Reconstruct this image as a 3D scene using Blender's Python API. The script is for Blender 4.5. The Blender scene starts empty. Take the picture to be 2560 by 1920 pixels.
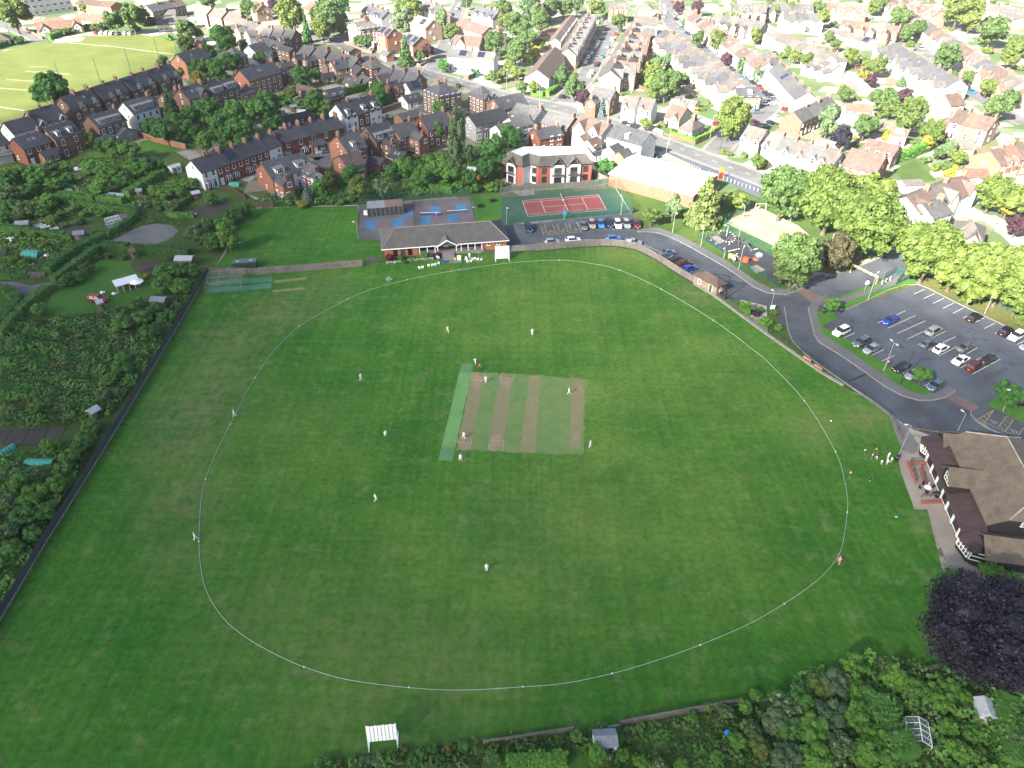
import bpy,math,random
from mathutils import Matrix,Vector,noise
random.seed(7)
SC=bpy.context.scene
COL=SC.collection
# ------------------------------------------------------------------ camera
F_PX,PITCH,ROLL,CAM_H=1852.42,math.radians(37.0455),math.radians(0.78285),89.138
cam=bpy.data.cameras.new("camera")
cam.sensor_width=36.0
cam.lens=F_PX/2560*36.0
cam.clip_start=1.0
cam.clip_end=20000.0
camo=bpy.data.objects.new("camera",cam)
COL.objects.link(camo)
camo.matrix_world=Matrix.Translation((0,0,CAM_H)) @ Matrix.Rotation(math.pi/2-PITCH,4,'X') @ Matrix.Rotation(ROLL,4,'Z')
SC.camera=camo
# ------------------------------------------------------------------ sky and sun
SUN_EL,SUN_AZ=math.radians(31),math.radians(48)       # azimuth: where the shadows point, from +x
SUN_STRENGTH,SKY_STRENGTH,EXPOSURE=5.0,0.050,2.72
world=bpy.data.worlds.new("World")
SC.world=world
world.use_nodes=True
wn,wl=world.node_tree.nodes,world.node_tree.links
wn.clear()
w_out=wn.new("ShaderNodeOutputWorld")
w_bg=wn.new("ShaderNodeBackground")
w_sky=wn.new("ShaderNodeTexSky")
w_sky.sky_type='NISHITA'
w_sky.sun_disc=False
w_sky.sun_elevation=SUN_EL
sx,sy=-math.cos(SUN_AZ),-math.sin(SUN_AZ)
w_sky.sun_rotation=math.atan2(sx,sy)
w_sky.air_density,w_sky.dust_density,w_sky.ozone_density=1.0,2.0,1.0
w_bg.inputs["Strength"].default_value=SKY_STRENGTH
wl.new(w_sky.outputs[0],w_bg.inputs["Color"])
wl.new(w_bg.outputs[0],w_out.inputs["Surface"])
sun=bpy.data.lights.new("sun",'SUN')
sun.energy=SUN_STRENGTH
sun.angle=math.radians(0.53)
sun.color=(1.0,0.955,0.87)
suno=bpy.data.objects.new("sun",sun)
COL.objects.link(suno)
suno.rotation_euler=Vector((math.cos(SUN_AZ)*math.cos(SUN_EL),math.sin(SUN_AZ)*math.cos(SUN_EL),-math.sin(SUN_EL))).to_track_quat('-Z','Y').to_euler()
SC.view_settings.view_transform='Standard'
SC.view_settings.look='None'
SC.view_settings.exposure=EXPOSURE
SC.view_settings.gamma=1.0
SC.view_settings.use_curve_mapping=False
SC.render.engine='CYCLES'
cy=SC.cycles
cy.max_bounces,cy.diffuse_bounces,cy.glossy_bounces,cy.transmission_bounces=4,2,2,2
cy.transparent_max_bounces,cy.volume_bounces=12,0
cy.use_denoising=True
cy.sample_clamp_indirect=6.0
cy.caustics_reflective=cy.caustics_refractive=False

# ------------------------------------------------------------------ image place -> ground place
CROPS=dict(A=(0,0),B=(640,0),C=(1280,0),D=(1920,0),E=(0,400),F=(640,400),G=(1280,400),H=(1920,400),I=(0,880),
   K=(1920,780),L=(1920,1240),M=(720,1560),N=(1280,1560),O=(1920,1500))
def pix(c,u,v):
 if c=='P':return u,v
 if c=='V':return u/.864,v/.864
 if c=='J':return 1060+u/4.608,880+v/4.608
 if c=='Q':return 1740+u/6.9125,500+v/6.9125
 if c=='R':return 2200+u/4.2528,1040+v/4.2528
 if c=='S':return 1230+u/6.9125,340+v/6.9125
 return CROPS[c][0]+u/3.456,CROPS[c][1]+v/3.456
_c,_s,_ct,_st=math.cos(ROLL),math.sin(ROLL),math.cos(PITCH),math.sin(PITCH)
def at(c,u,v,z=0.0):
 """surveyed place: the ground (or height z) point seen at that place of the photograph"""
 px,py=pix(c,u,v)
 x,y=(px-1280)/F_PX,-(py-960)/F_PX
 x,y=_c*x-_s*y,_s*x+_c*y
 r=(x,_ct+y*_st,-_st+y*_ct)
 t=(CAM_H-z)/-r[2]
 return Vector((r[0]*t,r[1]*t,z))
def scale_at(p):
 """metres for one photograph pixel at p"""
 return (Vector(p)-Vector((0,0,CAM_H))).length/F_PX*0.93
def ang_of(a,b):
 return math.atan2(b[1]-a[1],b[0]-a[0])

# ------------------------------------------------------------------ materials
MATS={}
def _mat(name):
 m=bpy.data.materials.new(name)
 m.use_nodes=True
 nt=m.node_tree
 return m,nt,nt.nodes["Principled BSDF"]
def _noise(nt,scale,detail=3.0,src=None,rough=0.55):
 n=nt.nodes.new("ShaderNodeTexNoise")
 n.inputs["Scale"].default_value=scale
 n.inputs["Detail"].default_value=detail
 n.inputs["Roughness"].default_value=rough
 if src is None:
  g=nt.nodes.new("ShaderNodeNewGeometry")
  src=g.outputs["Position"]
 nt.links.new(src,n.inputs["Vector"])
 return n
def _mix(nt,fac,a,b,blend='MIX'):
 x=nt.nodes.new("ShaderNodeMix")
 x.data_type='RGBA'
 x.blend_type=blend
 for sock,val in ((x.inputs[0],fac),(x.inputs[6],a),(x.inputs[7],b)):
  if hasattr(val,"links"):nt.links.new(val,sock)
  elif isinstance(val,(tuple,list)):sock.default_value=tuple(val)[:3]+(1.0,)
  else:sock.default_value=val
 return x.outputs[2]
def _ramp(nt,fac,stops):
 r=nt.nodes.new("ShaderNodeValToRGB")
 el=r.color_ramp.elements
 while len(el) < len(stops):el.new(0.5)
 for e,(p,c) in zip(el,stops):
  e.position=p
  e.color=tuple(c)[:3]+(1.0,) if isinstance(c,(tuple,list)) else (c,c,c,1.0)
 nt.links.new(fac,r.inputs[0])
 return r.outputs[0]
def _math(nt,op,a,b=None):
 n=nt.nodes.new("ShaderNodeMath")
 n.operation=op
 for i,val in enumerate((a,b)):
  if val is None:continue
  if hasattr(val,"links"):nt.links.new(val,n.inputs[i])
  else:n.inputs[i].default_value=val
 return n.outputs[0]
def sh(c,k):
 return tuple(max(0.0,min(1.0,x*k)) for x in c)
def plain(name,color,rough=0.7,vary=0.25,scale=0.8,metal=0.0,spec=0.3,fine=None,rand=0.0):
 """colour with broad and fine uneven wear"""
 if name in MATS:return MATS[name]
 m,nt,b=_mat(name)
 n1=_noise(nt,scale,4)
 col=_mix(nt,_ramp(nt,n1.outputs[0],[(0.3,0.0),(0.7,1.0)]),sh(color,1-vary),sh(color,1+vary))
 if fine:
  n2=_noise(nt,fine,2)
  col=_mix(nt,1.0,col,_ramp(nt,n2.outputs[0],[(0.25,0.72),(0.75,1.0)]),'MULTIPLY')
 if rand:
  oi=nt.nodes.new("ShaderNodeObjectInfo")
  col=_mix(nt,1.0,col,_ramp(nt,oi.outputs["Random"],[(0.0,1-rand),(1.0,1.0)]),'MULTIPLY')
 nt.links.new(col,b.inputs["Base Color"])
 b.inputs["Roughness"].default_value=rough
 b.inputs["Metallic"].default_value=metal
 b.inputs["Specular IOR Level"].default_value=spec
 MATS[name]=m
 return m
def leafy(name,c1,c2,trans=0.3,flower=None):
 if name in MATS:return MATS[name]
 m,nt,b=_mat(name)
 oi=nt.nodes.new("ShaderNodeObjectInfo")
 n1=_noise(nt,0.55,3)
 n2=_noise(nt,3.5,1)
 f=_math(nt,'ADD',_math(nt,'MULTIPLY',n1.outputs[0],0.7),_math(nt,'MULTIPLY',n2.outputs[0],0.5))
 f=_math(nt,'ADD',f,_math(nt,'MULTIPLY',oi.outputs["Random"],0.35))
 col=_mix(nt,_ramp(nt,f,[(0.45,0.0),(0.98,1.0)]),c1,c2)
 if flower:
  n3=_noise(nt,2.4,2)
  col=_mix(nt,_ramp(nt,n3.outputs[0],[(0.58,0.0),(0.63,1.0)]),col,flower)
 nt.links.new(col,b.inputs["Base Color"])
 b.inputs["Roughness"].default_value=0.6
 b.inputs["Specular IOR Level"].default_value=0.25
 tr=nt.nodes.new("ShaderNodeBsdfTranslucent")
 nt.links.new(col,tr.inputs["Color"])
 mx=nt.nodes.new("ShaderNodeMixShader")
 mx.inputs[0].default_value=trans
 nt.links.new(b.outputs[0],mx.inputs[1])
 nt.links.new(tr.outputs[0],mx.inputs[2])
 nt.links.new(mx.outputs[0],nt.nodes["Material Output"].inputs["Surface"])
 MATS[name]=m
 return m
def veil(name,color,solid):
 """fine wire or netting, far too fine to tell its strands apart"""
 if name in MATS:return MATS[name]
 m,nt,b=_mat(name)
 b.inputs["Base Color"].default_value=tuple(color)+(1,)
 b.inputs["Roughness"].default_value=0.6
 t=nt.nodes.new("ShaderNodeBsdfTransparent")
 mx=nt.nodes.new("ShaderNodeMixShader")
 mx.inputs[0].default_value=solid
 nt.links.new(t.outputs[0],mx.inputs[1])
 nt.links.new(b.outputs[0],mx.inputs[2])
 nt.links.new(mx.outputs[0],nt.nodes["Material Output"].inputs["Surface"])
 MATS[name]=m
 return m
def roofing(name,color,vary=0.25,pitch=0.32):
 """slates or tiles too far away to count: courses, patchy weathering, random between roofs"""
 if name in MATS:return MATS[name]
 m,nt,b=_mat(name)
 g=nt.nodes.new("ShaderNodeNewGeometry")
 n1=_noise(nt,0.7,4)
 n2=_noise(nt,4.0,2)
 oi=nt.nodes.new("ShaderNodeObjectInfo")
 col=_mix(nt,_ramp(nt,n1.outputs[0],[(0.3,0.0),(0.72,1.0)]),sh(color,1-vary),sh(color,1+vary))
 col=_mix(nt,1.0,col,_ramp(nt,n2.outputs[0],[(0.3,0.78),(0.7,1.0)]),'MULTIPLY')
 sp=nt.nodes.new("ShaderNodeSeparateXYZ")
 nt.links.new(g.outputs["Position"],sp.inputs[0])
 w=_math(nt,'FRACT',_math(nt,'DIVIDE',sp.outputs["Z"],pitch*0.6))
 col=_mix(nt,1.0,col,_ramp(nt,w,[(0.0,0.7),(0.25,1.0),(1.0,0.93)]),'MULTIPLY')
 col=_mix(nt,1.0,col,_ramp(nt,oi.outputs["Random"],[(0.0,0.72),(1.0,1.0)]),'MULTIPLY')
 nt.links.new(col,b.inputs["Base Color"])
 b.inputs["Roughness"].default_value=0.75
 b.inputs["Specular IOR Level"].default_value=0.25
 MATS[name]=m
 return m

# ------------------------------------------------------------------ mesh kit
class MB:
 def __init__(self):
  self.v,self.f,self.m=[],[],[]
 def add(self,vs,fs,m=0,T=None):
  b=len(self.v)
  if T is not None:vs=[T @ Vector(p) for p in vs]
  self.v+=[tuple(p) for p in vs]
  self.f+=[tuple(b+i for i in q) for q in fs]
  self.m+=[m]*len(fs)
  return self
 def box(self,c,s,m=0,rz=0.0,T=None,taper=1.0):
  x,y,z=s[0]/2,s[1]/2,s[2]/2
  vs=[(-x,-y,-z),(x,-y,-z),(x,y,-z),(-x,y,-z)]+[(a*taper,b_*taper,z) for a,b_ in ((-x,-y),(x,-y),(x,y),(-x,y))]
  M=Matrix.Translation(c) @ Matrix.Rotation(rz,4,'Z')
  if T is not None:M=T @ M
  return self.add(vs,[(0,3,2,1),(4,5,6,7),(0,1,5,4),(1,2,6,5),(2,3,7,6),(3,0,4,7)],m,M)
 def prism(self,pts,z0,z1,m=0,T=None,bottom=True):
  n=len(pts)
  a=sum(pts[i][0]*pts[(i+1) % n][1]-pts[(i+1) % n][0]*pts[i][1] for i in range(n))
  if a < 0:pts=pts[::-1]
  vs=[(p[0],p[1],z0) for p in pts]+[(p[0],p[1],z1) for p in pts]
  fs=[tuple(range(n,2*n))]+[(i,(i+1) % n,n+(i+1) % n,n+i) for i in range(n)]
  if bottom:fs.append(tuple(range(n-1,-1,-1)))
  return self.add(vs,fs,m,T)
 def tube(self,p0,p1,r0,r1=None,n=6,m=0,T=None,cap=True):
  r1=r0 if r1 is None else r1
  p0,p1=Vector(p0),Vector(p1)
  d=(p1-p0).normalized()
  a=d.orthogonal().normalized()
  b_=d.cross(a)
  vs=[]
  for p,r in ((p0,r0),(p1,r1)):
   vs+=[p+(a*math.cos(2*math.pi*i/n)+b_*math.sin(2*math.pi*i/n))*r for i in range(n)]
  fs=[(i,(i+1) % n,n+(i+1) % n,n+i) for i in range(n)]
  if cap:fs+=[tuple(range(n-1,-1,-1)),tuple(range(n,2*n))]
  return self.add(vs,fs,m,T)
 def path(self,pts,r,n=5,m=0):
  for a,b_ in zip(pts,pts[1:]):self.tube(a,b_,r,r,n,m)
  return self
 def ball(self,c,r,m=0,nu=8,nv=5,T=None):
  c=Vector(c)
  r=(r,r,r) if isinstance(r,(int,float)) else r
  vs=[(c.x,c.y,c.z-r[2])]
  for j in range(1,nv):
   t=math.pi*j/nv
   for i in range(nu):
    p=2*math.pi*i/nu
    vs.append((c.x+r[0]*math.sin(t)*math.cos(p),c.y+r[1]*math.sin(t)*math.sin(p),c.z-r[2]*math.cos(t)))
  vs.append((c.x,c.y,c.z+r[2]))
  fs=[(0,1+(i+1) % nu,1+i) for i in range(nu)]
  for j in range(nv-2):
   o=1+j*nu
   fs+=[(o+i,o+(i+1) % nu,o+nu+(i+1) % nu,o+nu+i) for i in range(nu)]
  o=1+(nv-2)*nu
  fs+=[(o+i,o+(i+1) % nu,len(vs)-1) for i in range(nu)]
  return self.add(vs,fs,m,T)
 def mesh(self,name,mats,smooth=False):
  me=bpy.data.meshes.new(name)
  me.from_pydata(self.v,[],self.f)
  for m in mats:me.materials.append(m)
  if len(mats) > 1:me.polygons.foreach_set("material_index",self.m)
  if smooth:me.polygons.foreach_set("use_smooth",[True]*len(self.f))
  me.update()
  return me
 def build(self,name,mats,parent=None,loc=None,rz=None,smooth=False):
  if not isinstance(mats,(list,tuple)):mats=[mats]
  return link(name,self.mesh(name,mats,smooth),parent,loc,rz)
def link(name,me,parent=None,loc=None,rz=None,scale=None):
 o=bpy.data.objects.new(name,me)
 COL.objects.link(o)
 if parent is not None:o.parent=parent
 if loc is not None:o.location=loc
 if rz is not None:o.rotation_euler=(0,0,rz)
 if scale is not None:o.scale=scale
 return o
USED={}
def tag(o,label,cat,group=None):
 o["label"],o["category"]=label,cat
 if group:o["group"]=group
 return o
def thing(name,label,cat,loc=(0,0,0),rz=0.0,group=None):
 o=link(name,None,None,loc,rz)
 o.empty_display_size=0.5
 return tag(o,label,cat,group)
def setting(o,kind="structure"):
 o["kind"]=kind
 return o
def recolour(o,*mats):
 for i,m in enumerate(mats):
  if m is None:continue
  o.material_slots[i].link='OBJECT'
  o.material_slots[i].material=m
def sheet(name,pts,z,m,kind="structure",thick=None):
 """flat area lying at z; with thick it is a slab with real kerb sides"""
 mb=MB()
 p2=[(p[0],p[1]) for p in pts]
 if thick:mb.prism(p2,z-thick,z,0)
 else:
  n=len(p2)
  a=sum(p2[i][0]*p2[(i+1) % n][1]-p2[(i+1) % n][0]*p2[i][1] for i in range(n))
  if a < 0:p2=p2[::-1]
  mb.add([(p[0],p[1],z) for p in p2],[tuple(range(n))])
 o=mb.build(name,m)
 if kind:setting(o,kind)
 return o
def poly(c,pts,z=0.0):
 return [at(c,u,v,z) for u,v in pts]
def ribbon_pts(pts,off):
 """polyline moved sideways by off (left positive)"""
 out=[]
 for i,p in enumerate(pts):
  a=pts[max(0,i-1)]
  b_=pts[min(len(pts)-1,i+1)]
  d=Vector((b_[0]-a[0],b_[1]-a[1]))
  d.normalize()
  out.append(Vector((p[0]-d.y*off,p[1]+d.x*off,0)))
 return out
def smooth_line(pts,step=3.0,closed=False):
 """Catmull-Rom through ground points"""
 P=[Vector((p[0],p[1])) for p in pts]
 n=len(P)
 out=[]
 for i in range(n if closed else n-1):
  p0=P[(i-1) % n] if closed or i > 0 else P[0]
  p1,p2=P[i],P[(i+1) % n]
  p3=P[(i+2) % n] if closed or i+2 < n else P[-1]
  k=max(1,int((p2-p1).length/step))
  for j in range(k):
   t=j/k
   out.append(0.5*((2*p1)+(p2-p0)*t+(2*p0-5*p1+4*p2-p3)*t*t+(3*p1-p0-3*p2+p3)*t**3))
 if not closed:out.append(P[-1])
 return out
def strip(name,line,w0,w1,z,m,kind="structure",thick=None):
 """band along a line between side offsets w0 and w1"""
 a,b_=ribbon_pts(line,w0),ribbon_pts(line,w1)
 mb=MB()
 n=len(a)
 vs=[(p.x,p.y,z) for p in a]+[(p.x,p.y,z) for p in b_]
 fs=[(i,i+1,n+i+1,n+i) if w0 > w1 else (i,n+i,n+i+1,i+1) for i in range(n-1)]
 fs=[tuple(reversed(q)) for q in fs]
 mb.add(vs,fs)
 if thick:
  lo=z-thick
  for side in (a,b_):
   vs=[(p.x,p.y,z) for p in side]+[(p.x,p.y,lo) for p in side]
   mb.add(vs,[(i,i+1,n+i+1,n+i) for i in range(n-1)])
 o=mb.build(name,m)
 if kind:setting(o,kind)
 return o
ORD="first second third fourth fifth sixth seventh eighth ninth tenth eleventh twelfth thirteenth fourteenth fifteenth sixteenth seventeenth eighteenth nineteenth twentieth".split()
def ordinal(i):
 if i < 20:return ORD[i]
 tens={2:"twenty",3:"thirty",4:"forty",5:"fifty",6:"sixty"}
 k=i+1
 if k % 10==0:return {30:"thirtieth",40:"fortieth",50:"fiftieth",60:"sixtieth"}.get(k,"last")
 return tens.get(k//10,"many")+"-"+ORD[k % 10-1]
# ------------------------------------------------------------------ cloud that shades the near ground
EDGE=[at('P',*p) for p in ((-900,420),(-300,345),(0,300),(250,222),(400,150),(520,90),(680,60),(850,100),(1050,170),(1220,235),(1370,310),(1470,410),(1570,515),(1700,595),(2000,650),(2300,700),(2560,800),(3200,1000))]
CLOUD_H=330.0
def edge_dist(x,y):
 """metres inside the cloud's shadow (negative: in the sun)"""
 best,sign=1e9,1
 for a,b_ in zip(EDGE,EDGE[1:]):
  dx,dy=b_.x-a.x,b_.y-a.y
  t=max(0,min(1,((x-a.x)*dx+(y-a.y)*dy)/(dx*dx+dy*dy)))
  px,py=a.x+t*dx,a.y+t*dy
  d=math.hypot(x-px,y-py)
  if d < best:
   best=d
   sign=-1 if dx*(y-a.y)-dy*(x-a.x) > 0 else 1
 return best*sign
def build_cloud():
 off=CLOUD_H/math.tan(SUN_EL)
 ox,oy=-math.cos(SUN_AZ)*off,-math.sin(SUN_AZ)*off
 nx,ny,x0,x1,y0,y1=84,72,-560,330,-320,400
 idx,vs,fs={},[],[]
 for j in range(ny+1):
  for i in range(nx+1):
   x,y=x0+(x1-x0)*i/nx,y0+(y1-y0)*j/ny
   d=edge_dist(x,y)
   d+=13*noise.noise(Vector((x/45,y/45,3.3)))+5*noise.noise(Vector((x/17,y/17,7.7)))
   d=min(d,0.5*min(x-x0,x1-x,y-y0)+2)
   if d <=0:t=0.0
   else:t=9.9*(1.75*(1-math.exp(-d/13))+1.7*max(0,(d-72)/85)**1.3)*(1+0.25*noise.noise(Vector((x/60,y/60,1.1))))
   if i in (0,nx) or j in (0,ny):t=0.0
   idx[i,j]=len(vs)
   vs.append((x+ox,y+oy,CLOUD_H+0.55*t+0.02))
   vs.append((x+ox,y+oy,CLOUD_H-0.45*t-0.02))
 for j in range(ny):
  for i in range(nx):
   a,b_,c,d=idx[i,j],idx[i+1,j],idx[i+1,j+1],idx[i,j+1]
   if max(vs[q][2]-vs[q+1][2] for q in (a,b_,c,d)) < 0.06:continue
   fs.append((a,b_,c,d))
   fs.append((d+1,c+1,b_+1,a+1))
 # close the rim
 cnt={}
 for q in fs:
  for k in range(4):
   e=(q[k],q[(k+1) % 4])
   cnt[frozenset(e)]=None if frozenset(e) in cnt else e
 for e in list(cnt.values()):
  if e is not None and e[0] % 2==0:
   fs.append((e[1],e[0],e[0]+1,e[1]+1))
 mb=MB()
 mb.add(vs,fs)
 m=bpy.data.materials.new("cloud_vapour")
 m.use_nodes=True
 nt=m.node_tree
 nt.nodes.remove(nt.nodes["Principled BSDF"])
 v=nt.nodes.new("ShaderNodeVolumePrincipled")
 v.inputs["Color"].default_value=(0.92,0.93,0.95,1)
 v.inputs["Density"].default_value=0.052
 v.inputs["Anisotropy"].default_value=0.3
 nt.links.new(v.outputs[0],nt.nodes["Material Output"].inputs["Volume"])
 setting(mb.build("cloud",m),"stuff")
build_cloud()

# ------------------------------------------------------------------ ground materials
def ground_mat():
 m,nt,b=_mat("garden_ground")
 g=nt.nodes.new("ShaderNodeNewGeometry")
 v=nt.nodes.new("ShaderNodeTexVoronoi")
 v.inputs["Scale"].default_value=0.11
 nt.links.new(g.outputs["Position"],v.inputs["Vector"])
 sp=nt.nodes.new("ShaderNodeSeparateColor")
 nt.links.new(v.outputs["Color"],sp.inputs[0])
 base=_ramp(nt,sp.outputs[0],[(0.0,(0.055,0.1,0.025)),(0.3,(0.07,0.12,0.03)),(0.36,(0.26,0.23,0.19)),(0.62,(0.36,0.33,0.28)),(0.72,(0.17,0.12,0.075)),(0.84,(0.075,0.12,0.03)),(1.0,(0.3,0.27,0.24))])
 n=_noise(nt,0.6,5)
 col=_mix(nt,_ramp(nt,n.outputs[0],[(0.55,0.0),(0.68,1.0)]),base,(0.075,0.115,0.03))
 n2=_noise(nt,2.5,3)
 col=_mix(nt,1.0,col,_ramp(nt,n2.outputs[0],[(0.3,0.6),(0.7,1.0)]),'MULTIPLY')
 nt.links.new(col,b.inputs["Base Color"])
 b.inputs["Roughness"].default_value=0.95
 MATS["garden_ground"]=m
 return m
def grass_mat(name,lo,hi,worn=(),worn_col=(0.13,0.125,0.06),streak=0.0,amount=0.3,mix_hi=1.0,tint=()):
 m,nt,b=_mat(name)
 g=nt.nodes.new("ShaderNodeNewGeometry")
 n1=_noise(nt,0.07,6)
 n2=_noise(nt,1.1,4)
 col=_mix(nt,_ramp(nt,n1.outputs[0],[(0.35,0.0),(0.66,mix_hi)]),lo,hi)
 mp=nt.nodes.new("ShaderNodeMapping")
 mp.inputs["Rotation"].default_value=(0,0,math.radians(-6))
 mp.inputs["Scale"].default_value=(0.03,0.8,1)
 nt.links.new(g.outputs["Position"],mp.inputs["Vector"])
 n3=_noise(nt,1.0,4,mp.outputs[0])
 col=_mix(nt,1.0,col,_ramp(nt,n3.outputs[0],[(0.3,1-streak),(0.7,1.0)]),'MULTIPLY')
 if worn:     # faint lengthwise mowing lines
  m2=nt.nodes.new("ShaderNodeMapping")
  m2.inputs["Rotation"].default_value=(0,0,math.radians(7))
  m2.inputs["Scale"].default_value=(0.9,0.012,1)
  nt.links.new(g.outputs["Position"],m2.inputs["Vector"])
  n8=_noise(nt,1.0,3,m2.outputs[0])
  col=_mix(nt,1.0,col,_ramp(nt,n8.outputs[0],[(0.35,0.8),(0.62,1.0)]),'MULTIPLY')
 col=_mix(nt,1.0,col,_ramp(nt,n2.outputs[0],[(0.25,1-amount),(0.75,1.0)]),'MULTIPLY')
 n5=_noise(nt,5.0,2)
 col=_mix(nt,1.0,col,_ramp(nt,n5.outputs[0],[(0.2,0.6),(0.8,1.0)]),'MULTIPLY')
 # small dark tufts
 v=nt.nodes.new("ShaderNodeTexVoronoi")
 v.inputs["Scale"].default_value=0.36
 nt.links.new(g.outputs["Position"],v.inputs["Vector"])
 tuft=_ramp(nt,v.outputs["Distance"],[(0.09,1.0),(0.16,0.0)])
 n6=_noise(nt,0.05,2)
 tuft=_math(nt,'MULTIPLY',tuft,_ramp(nt,n6.outputs[0],[(0.48,0.0),(0.58,0.75)]))
 col=_mix(nt,tuft,col,sh(lo,0.45))
 if worn:     # dry specks everywhere
  n7=_noise(nt,0.3,7,rough=0.72)
  col=_mix(nt,_ramp(nt,n7.outputs[0],[(0.52,0.0),(0.74,0.5)]),col,(0.19,0.20,0.09))
 acc=None
 for (p,r,k) in tint:
  d=nt.nodes.new("ShaderNodeVectorMath")
  d.operation='DISTANCE'
  nt.links.new(g.outputs["Position"],d.inputs[0])
  d.inputs[1].default_value=(p[0],p[1],0.02)
  q=_math(nt,'MULTIPLY',_ramp(nt,_math(nt,'DIVIDE',d.outputs["Value"],r*1.6),[(0.0,1.0),(0.3,0.8),(1.0,0.0)]),k)
  acc=q if acc is None else _math(nt,'MAXIMUM',acc,q)
 if acc is not None:
  acc=_math(nt,'MULTIPLY',acc,_ramp(nt,n1.outputs[0],[(0.25,0.25),(0.7,1.0)]))
  col=_mix(nt,acc,col,_mix(nt,1.0,(0.185,0.262,0.05),_ramp(nt,n2.outputs[0],[(0.25,1-amount),(0.75,1.0)]),'MULTIPLY'))
  acc=None
 for (p,r,k) in worn:
  d=nt.nodes.new("ShaderNodeVectorMath")
  d.operation='DISTANCE'
  nt.links.new(g.outputs["Position"],d.inputs[0])
  d.inputs[1].default_value=(p[0],p[1],0.02)
  q=_math(nt,'MULTIPLY',_ramp(nt,_math(nt,'DIVIDE',d.outputs["Value"],r*1.6),[(0.0,1.0),(0.35,0.75),(1.0,0.0)]),k)
  acc=q if acc is None else _math(nt,'MAXIMUM',acc,q)
 if acc is not None:
  n4=_noise(nt,0.5,6,rough=0.7)
  acc=_math(nt,'MULTIPLY',acc,_ramp(nt,n4.outputs[0],[(0.36,0.0),(0.66,1.0)]))
  col=_mix(nt,acc,col,worn_col)
 nt.links.new(col,b.inputs["Base Color"])
 b.inputs["Roughness"].default_value=0.9
 b.inputs["Specular IOR Level"].default_value=0.15
 MATS[name]=m
 return m
def asphalt_mat(name,c,patch=0.3):
 m,nt,b=_mat(name)
 n1=_noise(nt,0.13,5)
 n2=_noise(nt,6.0,2)
 n3=_noise(nt,0.9,4)
 col=_mix(nt,_ramp(nt,n1.outputs[0],[(0.35,0.0),(0.65,1.0)]),sh(c,1-patch),sh(c,1+patch))
 col=_mix(nt,1.0,col,_ramp(nt,n2.outputs[0],[(0.3,0.8),(0.7,1.0)]),'MULTIPLY')
 col=_mix(nt,1.0,col,_ramp(nt,n3.outputs[0],[(0.3,0.85),(0.6,1.0)]),'MULTIPLY')
 nt.links.new(col,b.inputs["Base Color"])
 b.inputs["Roughness"].default_value=0.85
 MATS[name]=m
 return m
ground_mat()
wp=lambda u,v,r,k:(at('P',u,v),r,k)
FIELD_GRASS=grass_mat("outfield_grass",(0.043,0.188,0.016),(0.085,0.240,0.023),
 [wp(590,850,8,.75),wp(540,940,8,.7),wp(490,1020,8,.85),wp(455,1120,7,.8),wp(455,1250,7,.7),wp(470,1380,6,.5),wp(700,780,8,.75),wp(800,720,8,.5),
 wp(2160,1046,3.5,.8),wp(2036,1075,4,.6),wp(1731,736,5,.8),wp(1540,640,5,.5),wp(2310,1310,2,.8),wp(930,1690,12,.4),wp(1120,1700,8,.5),wp(640,1560,8,.4),wp(1180,1060,6,.5),wp(1350,1300,14,.25)],
 (0.155,0.150,0.070),streak=0.18,amount=0.42,tint=[wp(1530,1000,9,.85),wp(1540,1130,9,.7),wp(1650,1280,18,.5),wp(1350,760,24,.5),wp(1750,900,20,.5),wp(1560,640,12,.6),wp(2050,1050,16,.4),wp(760,1100,16,.3),wp(1000,1450,18,.35),wp(1280,1500,14,.35)])
LAWN=grass_mat("park_lawn_grass",(0.045,0.095,0.018),(0.085,0.135,0.03),streak=0.05)
LAWN_RICH=grass_mat("plot_lawn_grass",(0.055,0.170,0.022),(0.09,0.225,0.034),streak=0.1)
FAR_GRASS=grass_mat("far_field_grass",(0.125,0.155,0.038),(0.165,0.19,0.05),streak=0.12,amount=0.2)
ROUGH_GRASS=grass_mat("rough_grass",(0.045,0.105,0.020),(0.105,0.165,0.036),amount=0.5)
DRY_GRASS=grass_mat("dry_grass",(0.10,0.12,0.035),(0.16,0.15,0.05),amount=0.3)
ASPHALT=asphalt_mat("asphalt",(0.058,0.065,0.078))
ASPHALT_OLD=asphalt_mat("old_asphalt",(0.066,0.074,0.092),0.22)
ROAD_FAR=asphalt_mat("street_asphalt",(0.105,0.104,0.103),0.25)
PAVING=asphalt_mat("pavement_slabs",(0.155,0.148,0.138),0.15)
PAVE_DARK=asphalt_mat("pavement_tarmac",(0.105,0.105,0.105),0.15)
GRAVEL=asphalt_mat("grey_gravel",(0.125,0.122,0.118),0.25)
SOIL=asphalt_mat("dark_soil",(0.045,0.036,0.028),0.3)
SAND=asphalt_mat("pale_sand",(0.31,0.245,0.165),0.15)
RUBBER=asphalt_mat("black_rubber",(0.022,0.022,0.025),0.2)
COURT_GREEN=asphalt_mat("court_green",(0.025,0.075,0.045),0.12)
COURT_RED=asphalt_mat("court_red",(0.19,0.042,0.040),0.12)
COURT_GREY=asphalt_mat("court_greyish",(0.115,0.098,0.102),0.2)
COURT_BLUE=asphalt_mat("court_blue",(0.04,0.145,0.27),0.2)
COURT_MAUVE=asphalt_mat("court_mauve",(0.125,0.092,0.105),0.1)
MAT_GREEN=asphalt_mat("synthetic_turf",(0.115,0.265,0.07),0.1)
MAT_GREEN_END=asphalt_mat("synthetic_turf_end",(0.08,0.20,0.07),0.1)
NET_MAT=asphalt_mat("net_mat_green",(0.04,0.17,0.085),0.15)
BRICK_PAVE=asphalt_mat("brick_paving",(0.13,0.085,0.075),0.15)
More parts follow.
